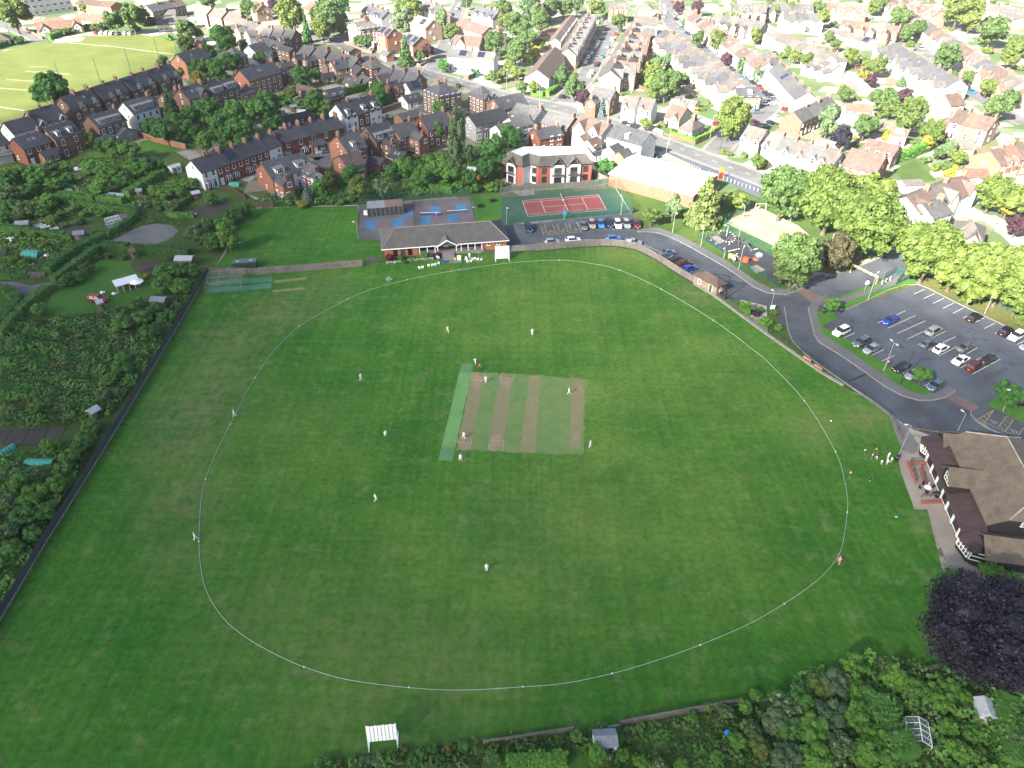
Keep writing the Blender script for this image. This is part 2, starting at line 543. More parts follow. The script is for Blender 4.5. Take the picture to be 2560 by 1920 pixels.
WHITE_LINE=plain("white_line_paint",(0.55,0.55,0.53),0.7,0.12,3.0)
YELLOW_LINE=plain("yellow_line_paint",(0.42,0.33,0.10),0.7,0.15,3.0)
KERB=plain("kerb_concrete",(0.19,0.185,0.175),0.8,0.15,1.0)
TIMBER_GREY=plain("weathered_timber",(0.20,0.182,0.165),0.85,0.3,2.0,fine=9,rand=0.25)
TERRACE=asphalt_mat("terrace_slabs",(0.30,0.255,0.205),0.12)
CONCRETE=plain("concrete",(0.24,0.23,0.21),0.85,0.2,1.2,fine=6)

def rough(pts,amp,step=0.7):
 out=[]
 for a,b_ in zip(pts,pts[1:]+pts[:1]):
  n=max(1,int((b_-a).length/step))
  for k in range(n):
   q=a.lerp(b_,k/n)
   out.append(Vector((q.x+amp*noise.noise(q*1.3),q.y+amp*noise.noise(q*1.3+Vector((7,3,1))),0)))
 return out
# ------------------------------------------------------------------ ground and areas
sheet("ground",[(-3000,-800),(3000,-800),(3000,5000),(-3000,5000)],0.0,MATS["garden_ground"])
FIELD=[(527,681),(411,880),(116,1360),(-10,1565),(-200,1900),(-260,2050),(690,1985),(1000,1905),(1280,1850),(1552,1809),(1841,1760),(2345,1672),(2371,1457),(2354,1418),(2319,1276),
  (2282,1257),(2245,1145),(2253,1121),(2224,1043),(2186,1011),(2128,980),(2108,965),(2007,901),(1920,841),(1783,738),(1735,706),(1699,686),(1639,647),(1587,623),(1529,614),(1465,615),
  (1338,627),(1240,640),(960,600),(897,605),(893,515),(700,518),(628,522),(590,580),(560,640)]
sheet("cricket_field",poly('P',FIELD),0.02,FIELD_GRASS)
sheet("allotment_ground",poly('P',[(-400,420),(110,395),(330,360),(440,380),(640,500),(640,520),(590,580),(527,684),(409,882),(114,1362),(-60,1660),(-500,1700)]),0.012,ROUGH_GRASS)
sheet("lower_garden_ground",poly('P',[(600,2010),(1000,1912),(1280,1856),(1552,1814),(1841,1764),(2345,1677),(2375,1455),(2800,1440),(2800,2200),(600,2200)]),0.012,ROUGH_GRASS)
sheet("middle_garden_ground",poly('P',[(640,500),(700,470),(890,430),(1000,380),(1240,370),(1262,480),(900,512),(640,519)]),0.012,ROUGH_GRASS)
sheet("park_lawn",poly('G',[(880,200),(1330,370),(1800,330),(2212,120),(2600,-60),(2900,250),(2760,700),(2500,1000),(2330,1150),(2180,1145),(1800,920),(1500,740),(1285,645),(1080,625),(1105,545),(1030,462)]),0.018,LAWN)
sheet("park_lawn",poly('K',[(-20,-200),(120,-220),(200,250),(340,380),(900,790),(720,690),(300,410),(0,195)]),0.024,LAWN)
sheet("car_park_verge",poly('H',[(480,1330),(1290,1020),(1330,960),(2300,1050),(2900,1500),(2700,1700),(2212,1520),(1290,1080),(640,1300)]),0.05,DRY_GRASS)
# the access road, junction and both parking areas are one spread of asphalt
sheet("access_road",poly('P',[(1250,566),(1578,534),(1602,557),(1596,582),(1650,584),(1708,610),(1757,637),(1815,670),(1862,702),(1920,736),(1963,739),(1992,729),(2065,694),(2137,671),(2195,648),(2224,628),(2250,585),
 (2262,555),(2296,560),(2290,610),(2262,640),(2285,668),(2250,684),(2296,714),(2560,838),(2760,930),(2760,1320),(2420,1300),(2330,1090),(2262,1066),(2226,1040),(2189,1008),(2160,988),(2082,936),(2015,887),(1975,843),(1960,805),(1949,776),(1920,766),
 (1859,751),(1812,747),(1789,733),(1735,703),(1699,683),(1639,644),(1587,620),(1529,611),(1465,612),(1338,624),(1250,632)]),0.034,ASPHALT)
sheet("car_park",poly('H',[(640,1300),(1300,1085),(2212,1520),(2900,1850),(2900,2300),(1800,2130),(1570,2000),(1400,1985),(1000,1720),(560,1440),(610,1370)]),0.040,ASPHALT_OLD)
# pavements and verges with real kerbs
sheet("pavement",poly('K',[(345,-40),(400,200),(440,262),(600,360),(850,530),(1000,640),(1150,722),(1300,766),(1420,766),(1530,742),(1622,682),(1560,645),(1430,706),(1310,716),(1130,640),(900,480),(700,340),(560,250),(480,200),(440,100),(425,10),(440,-50),(520,-160),(470,-130),(380,-90)]),0.14,PAVE_DARK,thick=0.12)
sheet("grass_verge",poly('K',[(425,10),(440,100),(480,200),(560,250),(700,340),(900,480),(1130,640),(1310,716),(1420,706),(1300,640),(1150,540),(900,380),(740,270),(500,150),(465,125),(600,60),(560,-10),(500,-30)]),0.155,LAWN_RICH,thick=0.13)
sheet("pavement",poly('G',[(1080,622),(1270,634),(1480,722),(1650,817),(1850,932),(2010,1042),(2090,1100),(2212,1152),(2370,1166),(2470,1130),(2720,1010),(2680,985),(2440,1090),(2360,1120),(2240,1110),(2110,1050),(2020,985),(1860,878),(1640,755),(1480,668),(1270,588),(1180,590),(1095,605)]),0.14,PAVE_DARK,thick=0.12)
sheet("pavement",poly('H',[(505,1262),(640,1250),(900,1150),(1110,1075),(1290,960),(1255,945),(1100,1020),(880,1120),(620,1205),(500,1225)]),0.14,PAVE_DARK,thick=0.12)
sheet("grass_verge",poly('H',[(640,1300),(640,1252),(900,1152),(1110,1077),(1290,1000),(1300,1040),(1290,1065),(1080,1110),(900,1190)]),0.15,LAWN_RICH,thick=0.13)
sheet("grass_verge",poly('H',[(620,1203),(880,1118),(1020,1060),(1000,1040),(860,1100),(640,1180)]),0.15,LAWN_RICH,thick=0.13)
sheet("grass_verge",poly('K',[(1895,800),(2030,690),(2400,870),(2500,1080),(2212,960)]),0.15,LAWN_RICH,thick=0.13)
sheet("brick_threshold",poly('K',[(1530,738),(1620,700),(1830,825),(1755,862)]),0.046,BRICK_PAVE)
sheet("brick_threshold",poly('H',[(245,1135),(330,1105),(505,1215),(430,1270)]),0.046,BRICK_PAVE)
sheet("pavement",poly('K',[(720,692),(830,735),(920,800),(1050,905),(1130,1100),(1155,1190),(1260,1230),(1300,1150),(1190,990),(1100,920),(930,790),(830,722)]),0.10,PAVING,thick=0.09)
sheet("club_terrace",poly('R',[(195,480),(255,405),(400,410),(470,460),(680,900),(850,1330),(930,1570),(1000,1620),(720,1590),(500,995),(360,990),(340,920),(230,620)]),0.16,TERRACE,thick=0.15)
sheet("path",poly('F',[(1610,895),(1600,790),(1700,785),(1712,850),(1780,870),(1780,888)]),0.12,PAVING,thick=0.1)
sheet("path",poly('G',[(-10,795),(0,740),(205,725),(205,775)]),0.05,PAVING)
strip("kerb_base",[at('G',*p) for p in ((150,795),(640,752),(860,745),(1060,775),(1240,862),(1450,998),(1570,1068))],-0.3,0.15,0.09,SOIL,thick=0.08)
strip("kerb_base",[at('G',*p) for p in ((1575,1075),(1740,1172))]+[at('K',*p) for p in ((-5,202),(300,416),(460,528),(650,640))],-0.25,0.4,0.3,CONCRETE,thick=0.29)
KB=[('pavement_kerb',[at('G',*p) for p in ((1080,622),(1270,634),(1480,722),(1650,817),(1850,932),(2010,1042),(2090,1100),(2212,1152),(2370,1166),(2470,1130),(2720,1010),(2900,915))]),
 ('pavement_kerb',[at('K',*p) for p in ((345,-40),(400,200),(440,262),(600,360),(850,530),(1000,640),(1150,722),(1300,766),(1420,766),(1530,742),(1622,682))]),
 ('pavement_kerb',[at('K',*p) for p in ((1755,862),(1750,885),(1790,935),(1885,1000),(2212,1142))]),
 ('pavement_kerb',[at('K',*p) for p in ((140,-40),(180,180),(212,252),(330,372),(560,542),(830,722),(930,790),(1100,920),(1190,990))]),
 ('pavement_kerb',[at('H',*p) for p in ((505,1262),(640,1302),(900,1192),(1080,1112),(1295,1078),(1600,1222),(2212,1515),(2700,1750))])]
for nm,pts in KB:strip(nm,smooth_line(pts,2.5),.09,-.09,0.165,KERB,thick=0.16)
sheet("store_forecourt",poly('G',[(1690,115),(1760,135),(1990,262),(2130,322),(2240,335),(2230,190),(1800,30),(1400,-115),(1330,-65),(1500,20)]),0.028,ASPHALT_OLD)
# tarmac repairs, oil stains and drain covers
STAIN,REPAIR,COVER=asphalt_mat("oil_stain",(0.045,0.05,0.058),.3),asphalt_mat("tarmac_repair",(0.05,0.054,0.062),.15),plain("iron_cover",(0.05,0.045,0.045),.7,.2)
_r=random.Random(9)
for k in range(26):
 p=at('K',_r.uniform(700,2150),_r.uniform(20,640))
 if (p-at('K',1400,250)).length > 26:continue
 n=12
 sheet("oil_stain",[(p.x+math.cos(t/n*6.283)*_r.uniform(.3,.9),p.y+math.sin(t/n*6.283)*_r.uniform(.3,.8)) for t in range(n)],.0415+.0003*k,STAIN)
for c,q in (('K',[(1140,80),(1160,75),(1420,235),(1400,242)]),('K',[(1080,830),(1330,800),(1420,900),(1200,930)]),('H',[(60,1330),(110,1300),(170,1440),(130,1450)]),('G',[(1480,790),(1560,830),(1640,890),(1590,900)]),('G',[(680,620),(960,610),(960,632),(680,645)]),('K',[(1830,560),(2050,470),(2090,500),(1880,600)])):
 sheet("tarmac_repair",rough(poly(c,q),.25),.0495,REPAIR)
for c,u,v in (('K',1315,75),('H',165,1198),('K',930,560),('G',1700,860),('H',1050,760),('K',1290,700),('G',560,660)):
 p=at(c,u,v)
 sheet("drain_cover",[(p.x-.4,p.y-.3),(p.x+.4,p.y-.3),(p.x+.4,p.y+.3),(p.x-.4,p.y+.3)],.0535,COVER)
# tennis court
sheet("tennis_court_surround",poly('G',[(-92,325),(895,243),(1035,463),(10,549),(-92,557)]),0.045,COURT_GREEN)
TC=[at('G',*p) for p in ((137,490),(818,432),(745,300),(90,353))]
sheet("tennis_court",TC,0.055,COURT_RED)
def tc(x,y):     # x 0..23.77 along, y 0..10.97 across
 a,b_=TC[0].lerp(TC[1],x/23.77),TC[3].lerp(TC[2],x/23.77)
 return a.lerp(b_,y/10.97)
def lines(name,segs,w,z,m,parent=None):
 mb=MB()
 for a,b_ in segs:
  d=Vector((b_[0]-a[0],b_[1]-a[1]))
  d.normalize()
  n=Vector((-d.y,d.x))*w/2
  mb.add([(a[0]-n.x,a[1]-n.y,z),(b_[0]-n.x,b_[1]-n.y,z),(b_[0]+n.x,b_[1]+n.y,z),(a[0]+n.x,a[1]+n.y,z)],[(0,1,2,3)])
 return setting(mb.build(name,m))
e,f,g_,h_=23.77,10.97,1.37,9.6
lines("court_lines",[(tc(0,0),tc(e,0)),(tc(0,f),tc(e,f)),(tc(0,0),tc(0,f)),(tc(e,0),tc(e,f)),(tc(0,g_),tc(e,g_)),(tc(0,h_),tc(e,h_)),
 (tc(5.48,g_),tc(5.48,h_)),(tc(18.29,g_),tc(18.29,h_)),(tc(5.48,5.48),tc(18.29,5.48))],0.09,0.063,WHITE_LINE)
lines("court_lines",[(at('G',895,247),at('G',1033,461)),(at('G',12,546),at('G',1030,463))],0.07,0.063,WHITE_LINE)
# practice courts
sheet("practice_court",poly('F',[(895,392),(1835,320),(1895,525),(1905,600),(1085,690),(895,690)]),0.045,COURT_GREY)
for k,q in enumerate([[(945,522),(1030,517),(1032,603),(943,606)],[(1032,500),(1120,490),(1122,510),(1034,515)],[(1178,505),(1270,498),(1275,572),(1180,578)],[(1275,470),(1350,415),(1358,488),(1276,495)],
     [(1498,402),(1586,397),(1597,472),(1508,478)],[(1420,488),(1508,482),(1514,555),(1424,560)],[(1727,385),(1812,380),(1828,455),(1742,460)],[(1655,468),(1742,463),(1752,536),(1664,543)]]):
 sheet("blue_court_marking",poly('F',q),0.052,COURT_BLUE)
for k,q in enumerate([[(1036,520),(1175,512),(1178,590),(1034,600)],[(1410,415),(1496,405),(1505,478),(1418,484)],[(1512,484),(1600,478),(1606,548),(1518,555)],[(1640,392),(1725,386),(1740,460),(1652,466)],[(1746,462),(1832,457),(1846,522),(1756,534)]]):
 sheet("mauve_court_marking",poly('F',q),0.051,COURT_MAUVE)
# playground and sand
sheet("playground_surface",poly('Q',[(100,668),(560,545),(1250,925),(1720,1190),(1430,1510)]),0.045,RUBBER)
sheet("sand_area",poly('Q',[(480,385),(640,300),(1060,112),(1760,440),(1950,600),(1500,880),(1300,775)]),0.04,SAND)
# cricket square
UX=Vector((at('J',622,290)-at('J',457,1045)).normalized())        # along the pitch
UY=Vector((UX.y,-UX.x,0))                                             # across, to the right
S0=at('J',457,1045)                                                   # stumps at the near end
def sq(a,b_):return S0+UX*a+UY*b_
def sqm(name,c,hi):
 m,nt,b=_mat(name)
 n1,n2,n3=_noise(nt,0.35,5),_noise(nt,2.5,3),_noise(nt,9.0,2)
 col=_mix(nt,_ramp(nt,n1.outputs[0],[(0.36,0.0),(0.64,1.0)]),c,hi)
 col=_mix(nt,1.0,col,_ramp(nt,n2.outputs[0],[(0.3,0.8),(0.7,1.0)]),'MULTIPLY')
 col=_mix(nt,1.0,col,_ramp(nt,n3.outputs[0],[(0.3,0.8),(0.7,1.0)]),'MULTIPLY')
 nt.links.new(col,b.inputs["Base Color"])
 b.inputs["Roughness"].default_value=0.95
 return m
SQ_A,SQ_B=sqm("square_turf",(0.092,0.185,0.044),(0.15,0.212,0.060)),sqm("worn_strip",(0.215,0.178,0.095),(0.18,0.182,0.078))
SQ_C,SQ_D=sqm("bare_patch",(0.29,0.21,0.13),(0.22,0.18,0.10)),sqm("pale_strip",(0.225,0.195,0.09),(0.18,0.185,0.075))
J=lambda*ps:poly('J',ps)
sheet("cricket_square",rough(J((548,238),(700,236),(1030,252),(1350,272),(1700,300),(1895,312),(1850,760),(1838,1172),(1500,1180),(1110,1160),(740,1140),(372,1130)),.55),0.030,SQ_A)
sheet("pitch_strip",rough(J((548,240),(700,240),(615,700),(530,1132),(374,1128),(470,660)),.42),0.036,SQ_B)
sheet("pitch_strip",rough(J((885,252),(1027,256),(980,640),(905,1136),(738,1130),(810,660)),.42),0.036,SQ_B)
sheet("pitch_strip",rough(J((1215,275),(1352,277),(1320,640),(1276,1155),(1106,1152),(1170,640)),.42),0.036,SQ_D)
sheet("pitch_strip",rough(J((1702,308),(1852,325),(1835,700),(1795,1120),(1665,1120),(1690,640)),.42),0.036,SQ_D)
def blotch(c,u,v,rx,ry,m,z):
 p=at(c,u,v)
 pts=[(p.x+math.cos(t/22*6.283)*rx*(1+.3*noise.noise(Vector((math.cos(t/22*6.283)*1.5+u,math.sin(t/22*6.283)*1.5,v)))),p.y+math.sin(t/22*6.283)*ry*(1+.3*noise.noise(Vector((math.cos(t/22*6.283)*1.5,math.sin(t/22*6.283)*1.5+v,u))))) for t in range(22)]
 return sheet("bare_patch",pts,z,m)
for u,v,rx,ry in ((625,300,1.1,1.7),(610,370,.9,1.5),(465,1050,1.1,2.0),(945,350,1.0,2.2),(830,1010,1.0,1.6),(800,1100,.8,1.0),(1780,400,.7,1.2),(1735,980,.6,.8)):
 blotch('J',u,v,rx,ry,SQ_C,0.0400+.0007*u/200)
sheet("synthetic_wicket",J((432,138),(572,140),(325,1258),(162,1252)),0.05,MAT_GREEN_END)
sheet("synthetic_wicket",J((405,243),(550,243),(360,1103),(203,1098)),0.056,MAT_GREEN)
CHALK=plain('faded_crease_paint',(0.36,0.36,0.31),.9,.2,3)
def creases(off):
 sg=[]
 for s0,dr in ((0.0,1),(20.12,-1)):
  sg+=[(sq(s0+dr*1.22,off-1.32),sq(s0+dr*1.22,off+1.32)),(sq(s0,off-1.32),sq(s0,off+1.32)),
   (sq(s0+dr*1.22,off-1.32),sq(s0-dr*1.5,off-1.32)),(sq(s0+dr*1.22,off+1.32),sq(s0-dr*1.5,off+1.32))]
 return sg
lines("crease_lines",creases(0.0),0.06,0.047,CHALK)
CR2=(at('J',830,1072)-S0).dot(UY)
lines("crease_lines",creases(CR2),0.05,0.047,CHALK)
# far cricket ground (top of the view)
sheet("far_cricket_field",poly('A',[(-900,560),(-300,500),(0,452),(190,395),(420,372),(720,312),(1180,292),(1535,350),(1510,480),(1320,600),(800,810),(480,940),(60,1050),(-500,1250),(-900,1300)]),0.02,FAR_GRASS)
for q in ([(50,680),(300,700),(310,712),(60,690)],[(210,610),(600,635),(610,650),(230,622)],[(-20,755),(250,775),(250,785),(-20,768)],[(250,575),(420,575),(420,582),(250,582)]):
 sheet("far_pitch_strip",poly('A',q),0.03,SQ_D)
lines("far_boundary_line",[(at('A',600,372),at('A',1000,405)),(at('A',1000,405),at('A',1500,470)),(at('A',0,925),at('A',210,955)),(at('A',-100,915),at('A',0,925))],0.3,0.032,WHITE_LINE)
sheet("sight_area",poly('A',[(440,365),(700,322),(735,330),(700,360),(470,372)]),0.032,CONCRETE)
# streets
ROADS=[
 ("main_road",[('B',380,300),('B',640,345),('B',1000,470),('B',1330,590),('B',1800,725),('B',2212,845),('C',300,905),('C',560,975),('C',880,1075),('C',1250,1215),('C',1400,1265),('C',1800,1415),('C',2212,1570),('H',200,280),('H',420,420)],4.0),
 ("side_street",[('C',430,880),('C',620,690),('C',740,480),('C',850,260),('C',900,130),('C',950,20)],3.6),
 ("side_street",[('C',1335,-60),('C',1350,120),('C',1400,230),('C',1570,370),('C',1900,610),('C',2130,790),('C',2230,900),('C',2100,1030),('C',1850,1220),('C',1750,1330)],3.8),
 ("side_street",[('D',940,60),('D',1080,190),('D',1290,400),('D',1560,600),('D',1760,790),('D',1960,930),('D',2260,1080)],3.3),
 ("side_street",[('A',-60,190),('A',120,240),('A',370,350)],3.6),
 ("side_street",[('B',1500,640),('B',1640,400),('B',1720,120),('B',1800,-40)],3.4),
 ("side_street",[('B',640,345),('B',560,260),('B',380,190),('B',0,60)],2.3),
 ("back_lane",[('B',1070,960),('B',1250,930),('B',1480,960),('B',1700,930)],2.6),
 ("back_lane",[('B',470,1370),('B',600,1320),('B',540,1480)],3.4),
 ("entrance_lane",[('H',1160,680),('H',1230,540),('H',1080,380)],3.0)]
for k,(nm,pts,hw) in enumerate(ROADS):
 ln=smooth_line([at(*p) for p in pts],5)
 z=0.05+0.006*k
 strip(nm,ln,hw,-hw,z,ROAD_FAR)
 if nm.endswith(("road","street")):
  strip("pavement",ln,hw+1.4,hw,z+0.10,PAVING,thick=0.12)
  strip("pavement",ln,-hw,-hw-1.4,z+0.10,PAVING,thick=0.12)
MAIN=smooth_line([at(*p) for p in ROADS[0][1]],3)
segs=[(MAIN[i],MAIN[i].lerp(MAIN[i+1],.55)) for i in range(20,len(MAIN)-2,2)]
lines("centre_line",segs,0.16,0.062,WHITE_LINE)
# allotment lanes, plots and gravel
strip("lane",smooth_line([at('E',*p) for p in ((-60,1075),(100,1075),(230,1110),(440,1075))],3),1.3,-1.3,0.03,GRAVEL)
strip("lane",smooth_line([at('E',*p) for p in ((170,1090),(270,1160),(210,1260),(60,1420),(-60,1540))],3),1.2,-1.2,0.032,GRAVEL)
sheet("gravel_patch",poly('E',[(930,705),(1080,640),(1200,580),(1340,550),(1490,565),(1540,610),(1500,660),(1400,710),(1300,740),(1180,750),(1040,735)]),0.035,GRAVEL)
sheet("rough_grass_patch",poly('E',[(930,715),(950,660),(1180,470),(1230,440),(1440,445),(1600,500),(1620,600),(1540,700),(1300,760)]),0.02,ROUGH_GRASS)
sheet("plot_lawn",poly('E',[(390,1330),(460,1120),(700,990),(860,870),(1120,870),(1150,960),(1320,1010),(1500,1100),(1200,1220),(960,1340),(640,1370)]),0.03,LAWN_RICH)
sheet("soil_bed",poly('E',[(1130,900),(1250,870),(1400,885),(1330,970),(1190,960)]),0.045,SOIL)
sheet("soil_bed",poly('E',[(90,560),(170,520),(480,540),(800,580),(790,620),(160,610)]),0.03,SOIL)
sheet("soil_bed",poly('E',[(900,560),(1000,460),(1130,465),(1090,520),(960,590)]),0.03,GRAVEL)
sheet("soil_bed",poly('E',[(1570,450),(1850,360),(2000,370),(1900,470),(1640,470)]),0.03,SOIL)
sheet("soil_bed",poly('E',[(440,300),(560,250),(690,230),(560,310)]),0.03,SOIL)
for k in range(4):
 x=k*155
 sheet("soil_bed",poly('I',[(-30+x,680+9*-k),(110+x,668-9*k),(30+x,800),(-110+x,815)]),0.03+.05,SOIL,thick=0.07)
sheet("soil_bed",poly('I',[(-40,960),(270,940),(430,990),(-40,1030)]),0.03,SOIL)
sheet("path",poly('I',[(-40,1010),(430,990),(440,1015),(-40,1065)]),0.04,GRAVEL)
sheet("path",poly('E',[(540,310),(760,180),(775,190),(560,320)]),0.035,CONCRETE)
sheet("villa_lawn",poly('D',[(1075,1470),(1270,1380),(1460,1560),(1200,1590)]),0.02,LAWN)
sheet("garden_lawn",poly('A',[(1200,1230),(1300,1200),(1560,1290),(1420,1330),(1250,1310)]),0.02,LAWN_RICH)
sheet("garden_lawn",poly('A',[(740,1330),(800,1290),(960,1380),(900,1420)]),0.02,LAWN_RICH)
sheet("garden_lawn",poly('N',[(-200,1130),(480,1060),(680,1110),(660,1260),(-300,1330)]),0.03,LAWN_RICH)
sheet("garden_lawn",poly('F',[(1870,340),(2010,300),(2110,300),(2150,560),(1900,545)]),0.02,LAWN_RICH)
sheet("soil_bed",poly('O',[(1250,1000),(1400,940),(1420,1100),(1400,1250),(1200,1300)]),0.03,SOIL)
# ------------------------------------------------------------------ house materials
WALLS=dict(r=plain("red_brick",(0.21,0.075,0.048),0.85,0.22,1.2,fine=7,rand=0.3),b=plain("brown_brick",(0.19,0.105,0.072),0.85,0.22,1.2,fine=7,rand=0.3),
   o=plain("orange_brick",(0.30,0.135,0.085),0.85,0.2,1.2,fine=7,rand=0.2),w=plain("white_render",(0.66,0.66,0.65),0.8,0.08,0.8,fine=3,rand=0.1),
   g=plain("grey_pebbledash",(0.27,0.265,0.26),0.9,0.15,1.5,fine=9),c=plain("cream_render",(0.52,0.47,0.38),0.85,0.12,0.9,fine=5,rand=0.2),
   p=plain("pale_brick",(0.33,0.225,0.17),0.85,0.2,1.2,fine=7,rand=0.25),t=plain("buff_brick",(0.27,0.20,0.13),0.85,0.2,1.2,fine=7,rand=0.2))
ROOFS=dict(s=roofing("slate_roof",(0.082,0.082,0.092)),d=roofing("dark_slate_roof",(0.060,0.060,0.068)),t=roofing("brown_tile_roof",(0.115,0.080,0.066)),
   o=roofing("orange_tile_roof",(0.175,0.10,0.072)),g=roofing("grey_tile_roof",(0.098,0.096,0.095)),l=roofing("light_tile_roof",(0.135,0.118,0.105)))
WWORD=dict(r="red brick",b="brown brick",o="orange brick",w="white rendered",g="grey pebbledash",c="cream rendered",p="pale brick",t="buff brick")
RWORD=dict(s="slate",d="dark slate",t="brown tile",o="orange tile",g="grey tile",l="light tile")
FRAME=plain("white_window_frame",(0.75,0.75,0.74),0.5,0.05)
DARKFRAME=plain("dark_window_frame",(0.03,0.03,0.035),0.5,0.05)
def glass_mat():
 m,nt,b=_mat("window_glass")
 oi=nt.nodes.new("ShaderNodeObjectInfo")
 nt.links.new(_ramp(nt,oi.outputs["Random"],[(0.0,(0.008,0.01,0.012)),(0.6,(0.025,0.03,0.035)),(1.0,(0.07,0.072,0.072))]),b.inputs["Base Color"])
 b.inputs["Roughness"].default_value=0.08
 b.inputs["Specular IOR Level"].default_value=0.7
 MATS["window_glass"]=m
 return m
GLASS=glass_mat()
GLASS_BLUE=plain("skylight_glass",(0.12,0.16,0.20),0.08,0.2,spec=0.8)
SOLAR=plain("solar_cells",(0.012,0.018,0.035),0.15,0.2,2.0,spec=0.7)
LEAD=plain("lead_flashing",(0.13,0.135,0.15),0.6,0.15)
FLATROOF=plain("felt_roof",(0.15,0.15,0.155),0.9,0.2)
DOORS=[plain("door_"+n,c,0.5,0.1) for n,c in (("green",(0.03,0.08,0.05)),("blue",(0.03,0.05,0.13)),("red",(0.2,0.02,0.02)),("white",(0.6,0.6,0.6)),("black",(0.02,0.02,0.02)))]
POT=plain("chimney_pot",(0.27,0.165,0.115),0.85,0.2)
STACK=plain("chimney_brick",(0.20,0.115,0.088),0.9,0.2,2,fine=8)

def make_window(w,h,frame,bars=1,sill=True):
 mb=MB()
 t=0.065
 mb.box((0,-0.02,h/2),(w-2*t,0.05,h-2*t),1)
 mb.box((-w/2+t/2,-0.05,h/2),(t,0.12,h),0).box((w/2-t/2,-0.05,h/2),(t,0.12,h),0)
 mb.box((0,-0.05,t/2),(w-2*t,0.115,t),0).box((0,-0.05,h-t/2),(w-2*t,0.115,t),0)
 mb.box((0,-0.045,h*0.56),(w-2*t,0.09,0.05),0)
 for k in range(1,bars+1):
  mb.box((-w/2+w*k/(bars+1),-0.042,h/2),(0.05,0.085,h-2*t),0)
 if sill:
  mb.box((0,-0.09,-0.05),(w+0.2,0.18,0.09),0)
  mb.box((0,-0.02,h+0.08),(w+0.15,0.06,0.13),0)
 return mb.mesh("window",[frame,GLASS])
WIN=dict(sash=(1.05,1.65,make_window(1.05,1.65,FRAME,0)),wide=(1.9,1.35,make_window(1.9,1.35,FRAME,2)),small=(0.75,1.0,make_window(0.75,1.0,FRAME,0)),
  mid=(1.3,1.3,make_window(1.3,1.3,FRAME,1)),dark=(1.5,1.9,make_window(1.5,1.9,DARKFRAME,1,False)),patio=(2.3,2.1,make_window(2.3,2.1,DARKFRAME,2,False)))
def make_door():
 mb=MB()
 mb.box((0,-0.02,1.02),(0.9,0.06,2.04),1)
 mb.box((-0.5,-0.04,1.05),(0.1,0.1,2.1),0).box((0.5,-0.04,1.05),(0.1,0.1,2.1),0).box((0,-0.04,2.15),(1.1,0.1,0.1),0)
 mb.box((0,-0.035,2.4),(0.9,0.06,0.38),2)
 mb.box((0,-0.2,0.08),(1.1,0.36,0.16),0)
 return mb.mesh("door",[FRAME,DOORS[0],GLASS])
DOOR=make_door()
def make_chimney(n):
 mb=MB()
 L=0.42*n+0.3
 mb.box((0,0,-0.1),(0.62,L,3.0),0).box((0,0,1.28),(0.74,L+0.12,0.18),0).box((0,0,1.46),(0.7,L+0.08,0.16),0)
 for k in range(n):
  y=(k-(n-1)/2)*0.42
  mb.tube((0,y,1.5),(0,y,2.05),0.15,0.12,7,1)
 return mb.mesh("chimney",[STACK,POT])
CHIM={n:make_chimney(n) for n in (2,3,4)}
def make_skylight():
 mb=MB()
 mb.box((0,0,0.05),(0.85,1.2,0.1),0).box((0,0,0.075),(0.68,1.02,0.1),1)
 return mb.mesh("skylight",[LEAD,GLASS_BLUE])
SKYL=make_skylight()
def make_solar():
 mb=MB()
 for i in range(3):
  for j in range(2):
   mb.box((i*1.05-1.05,j*1.7-0.85,0.12),(1.0,1.62,0.05),0)
 return mb.mesh("solar_panel",[SOLAR])
SOLM=make_solar()

def put(name,me,parent,T,loc,rz=0.0,tilt=0.0):
 o=bpy.data.objects.new(name,me)
 COL.objects.link(o)
 o.parent=parent
 M=T @ Matrix.Translation(loc) @ Matrix.Rotation(rz,4,'Z')
 if tilt:M=M @ Matrix.Rotation(tilt,4,'X')
 o.matrix_local=M
 return o
def section(mb,pts,x0,x1,m=0,T=None):
 """closed outline in y,z drawn out along x"""
 n=len(pts)
 a=sum(pts[i][0]*pts[(i+1) % n][1]-pts[(i+1) % n][0]*pts[i][1] for i in range(n))
 if a < 0:pts=pts[::-1]
 vs=[(x0,y,z) for y,z in pts]+[(x1,y,z) for y,z in pts]
 fs=[tuple(range(n-1,-1,-1)),tuple(range(n,2*n))]+[(i,(i+1) % n,n+(i+1) % n,n+i) for i in range(n)]
 mb.add(vs,fs,m,T)
def block(E,T,L,w,zr,ze,wall,roof,hip=False,ov=(0.3,0.3),wname="wall",rname="roof",eave=0.35):
 mb=MB()
 th=0.17
 if hip:
  mb.box((0,0,ze/2),(L,w,ze),0,T=T)
  r=max(0.3,(L-w)/2*0.95) if L > w else 0.3
  ex,ey,ez=L/2+eave,w/2+eave,ze-0.1
  rb=MB()
  vs=[(-ex,-ey,ez),(ex,-ey,ez),(ex,ey,ez),(-ex,ey,ez),(-ex,-ey,ez+th),(ex,-ey,ez+th),(ex,ey,ez+th),(-ex,ey,ez+th),(-r,0,zr+th),(r,0,zr+th)]
  rb.add(vs,[(3,2,1,0),(0,1,5,4),(1,2,6,5),(2,3,7,6),(3,0,4,7),(4,5,9,8),(6,7,8,9),(5,6,9),(7,4,8)],0,T)
 else:
  section(mb,[(-w/2,0),(w/2,0),(w/2,ze),(0,zr-0.06),(-w/2,ze)],-L/2,L/2,0,T)
  k=(zr-ze)/(w/2)
  e,ez=w/2+eave,ze-eave*k+0.02
  rb=MB()
  section(rb,[(-e,ez),(0,zr),(e,ez),(e,ez+th),(0,zr+th+0.03),(-e,ez+th)],-L/2-ov[0],L/2+ov[1],0,T)
 a=mb.build(wname,wall,E)
 b_=rb.build(rname,roof,E)
 return a,b_
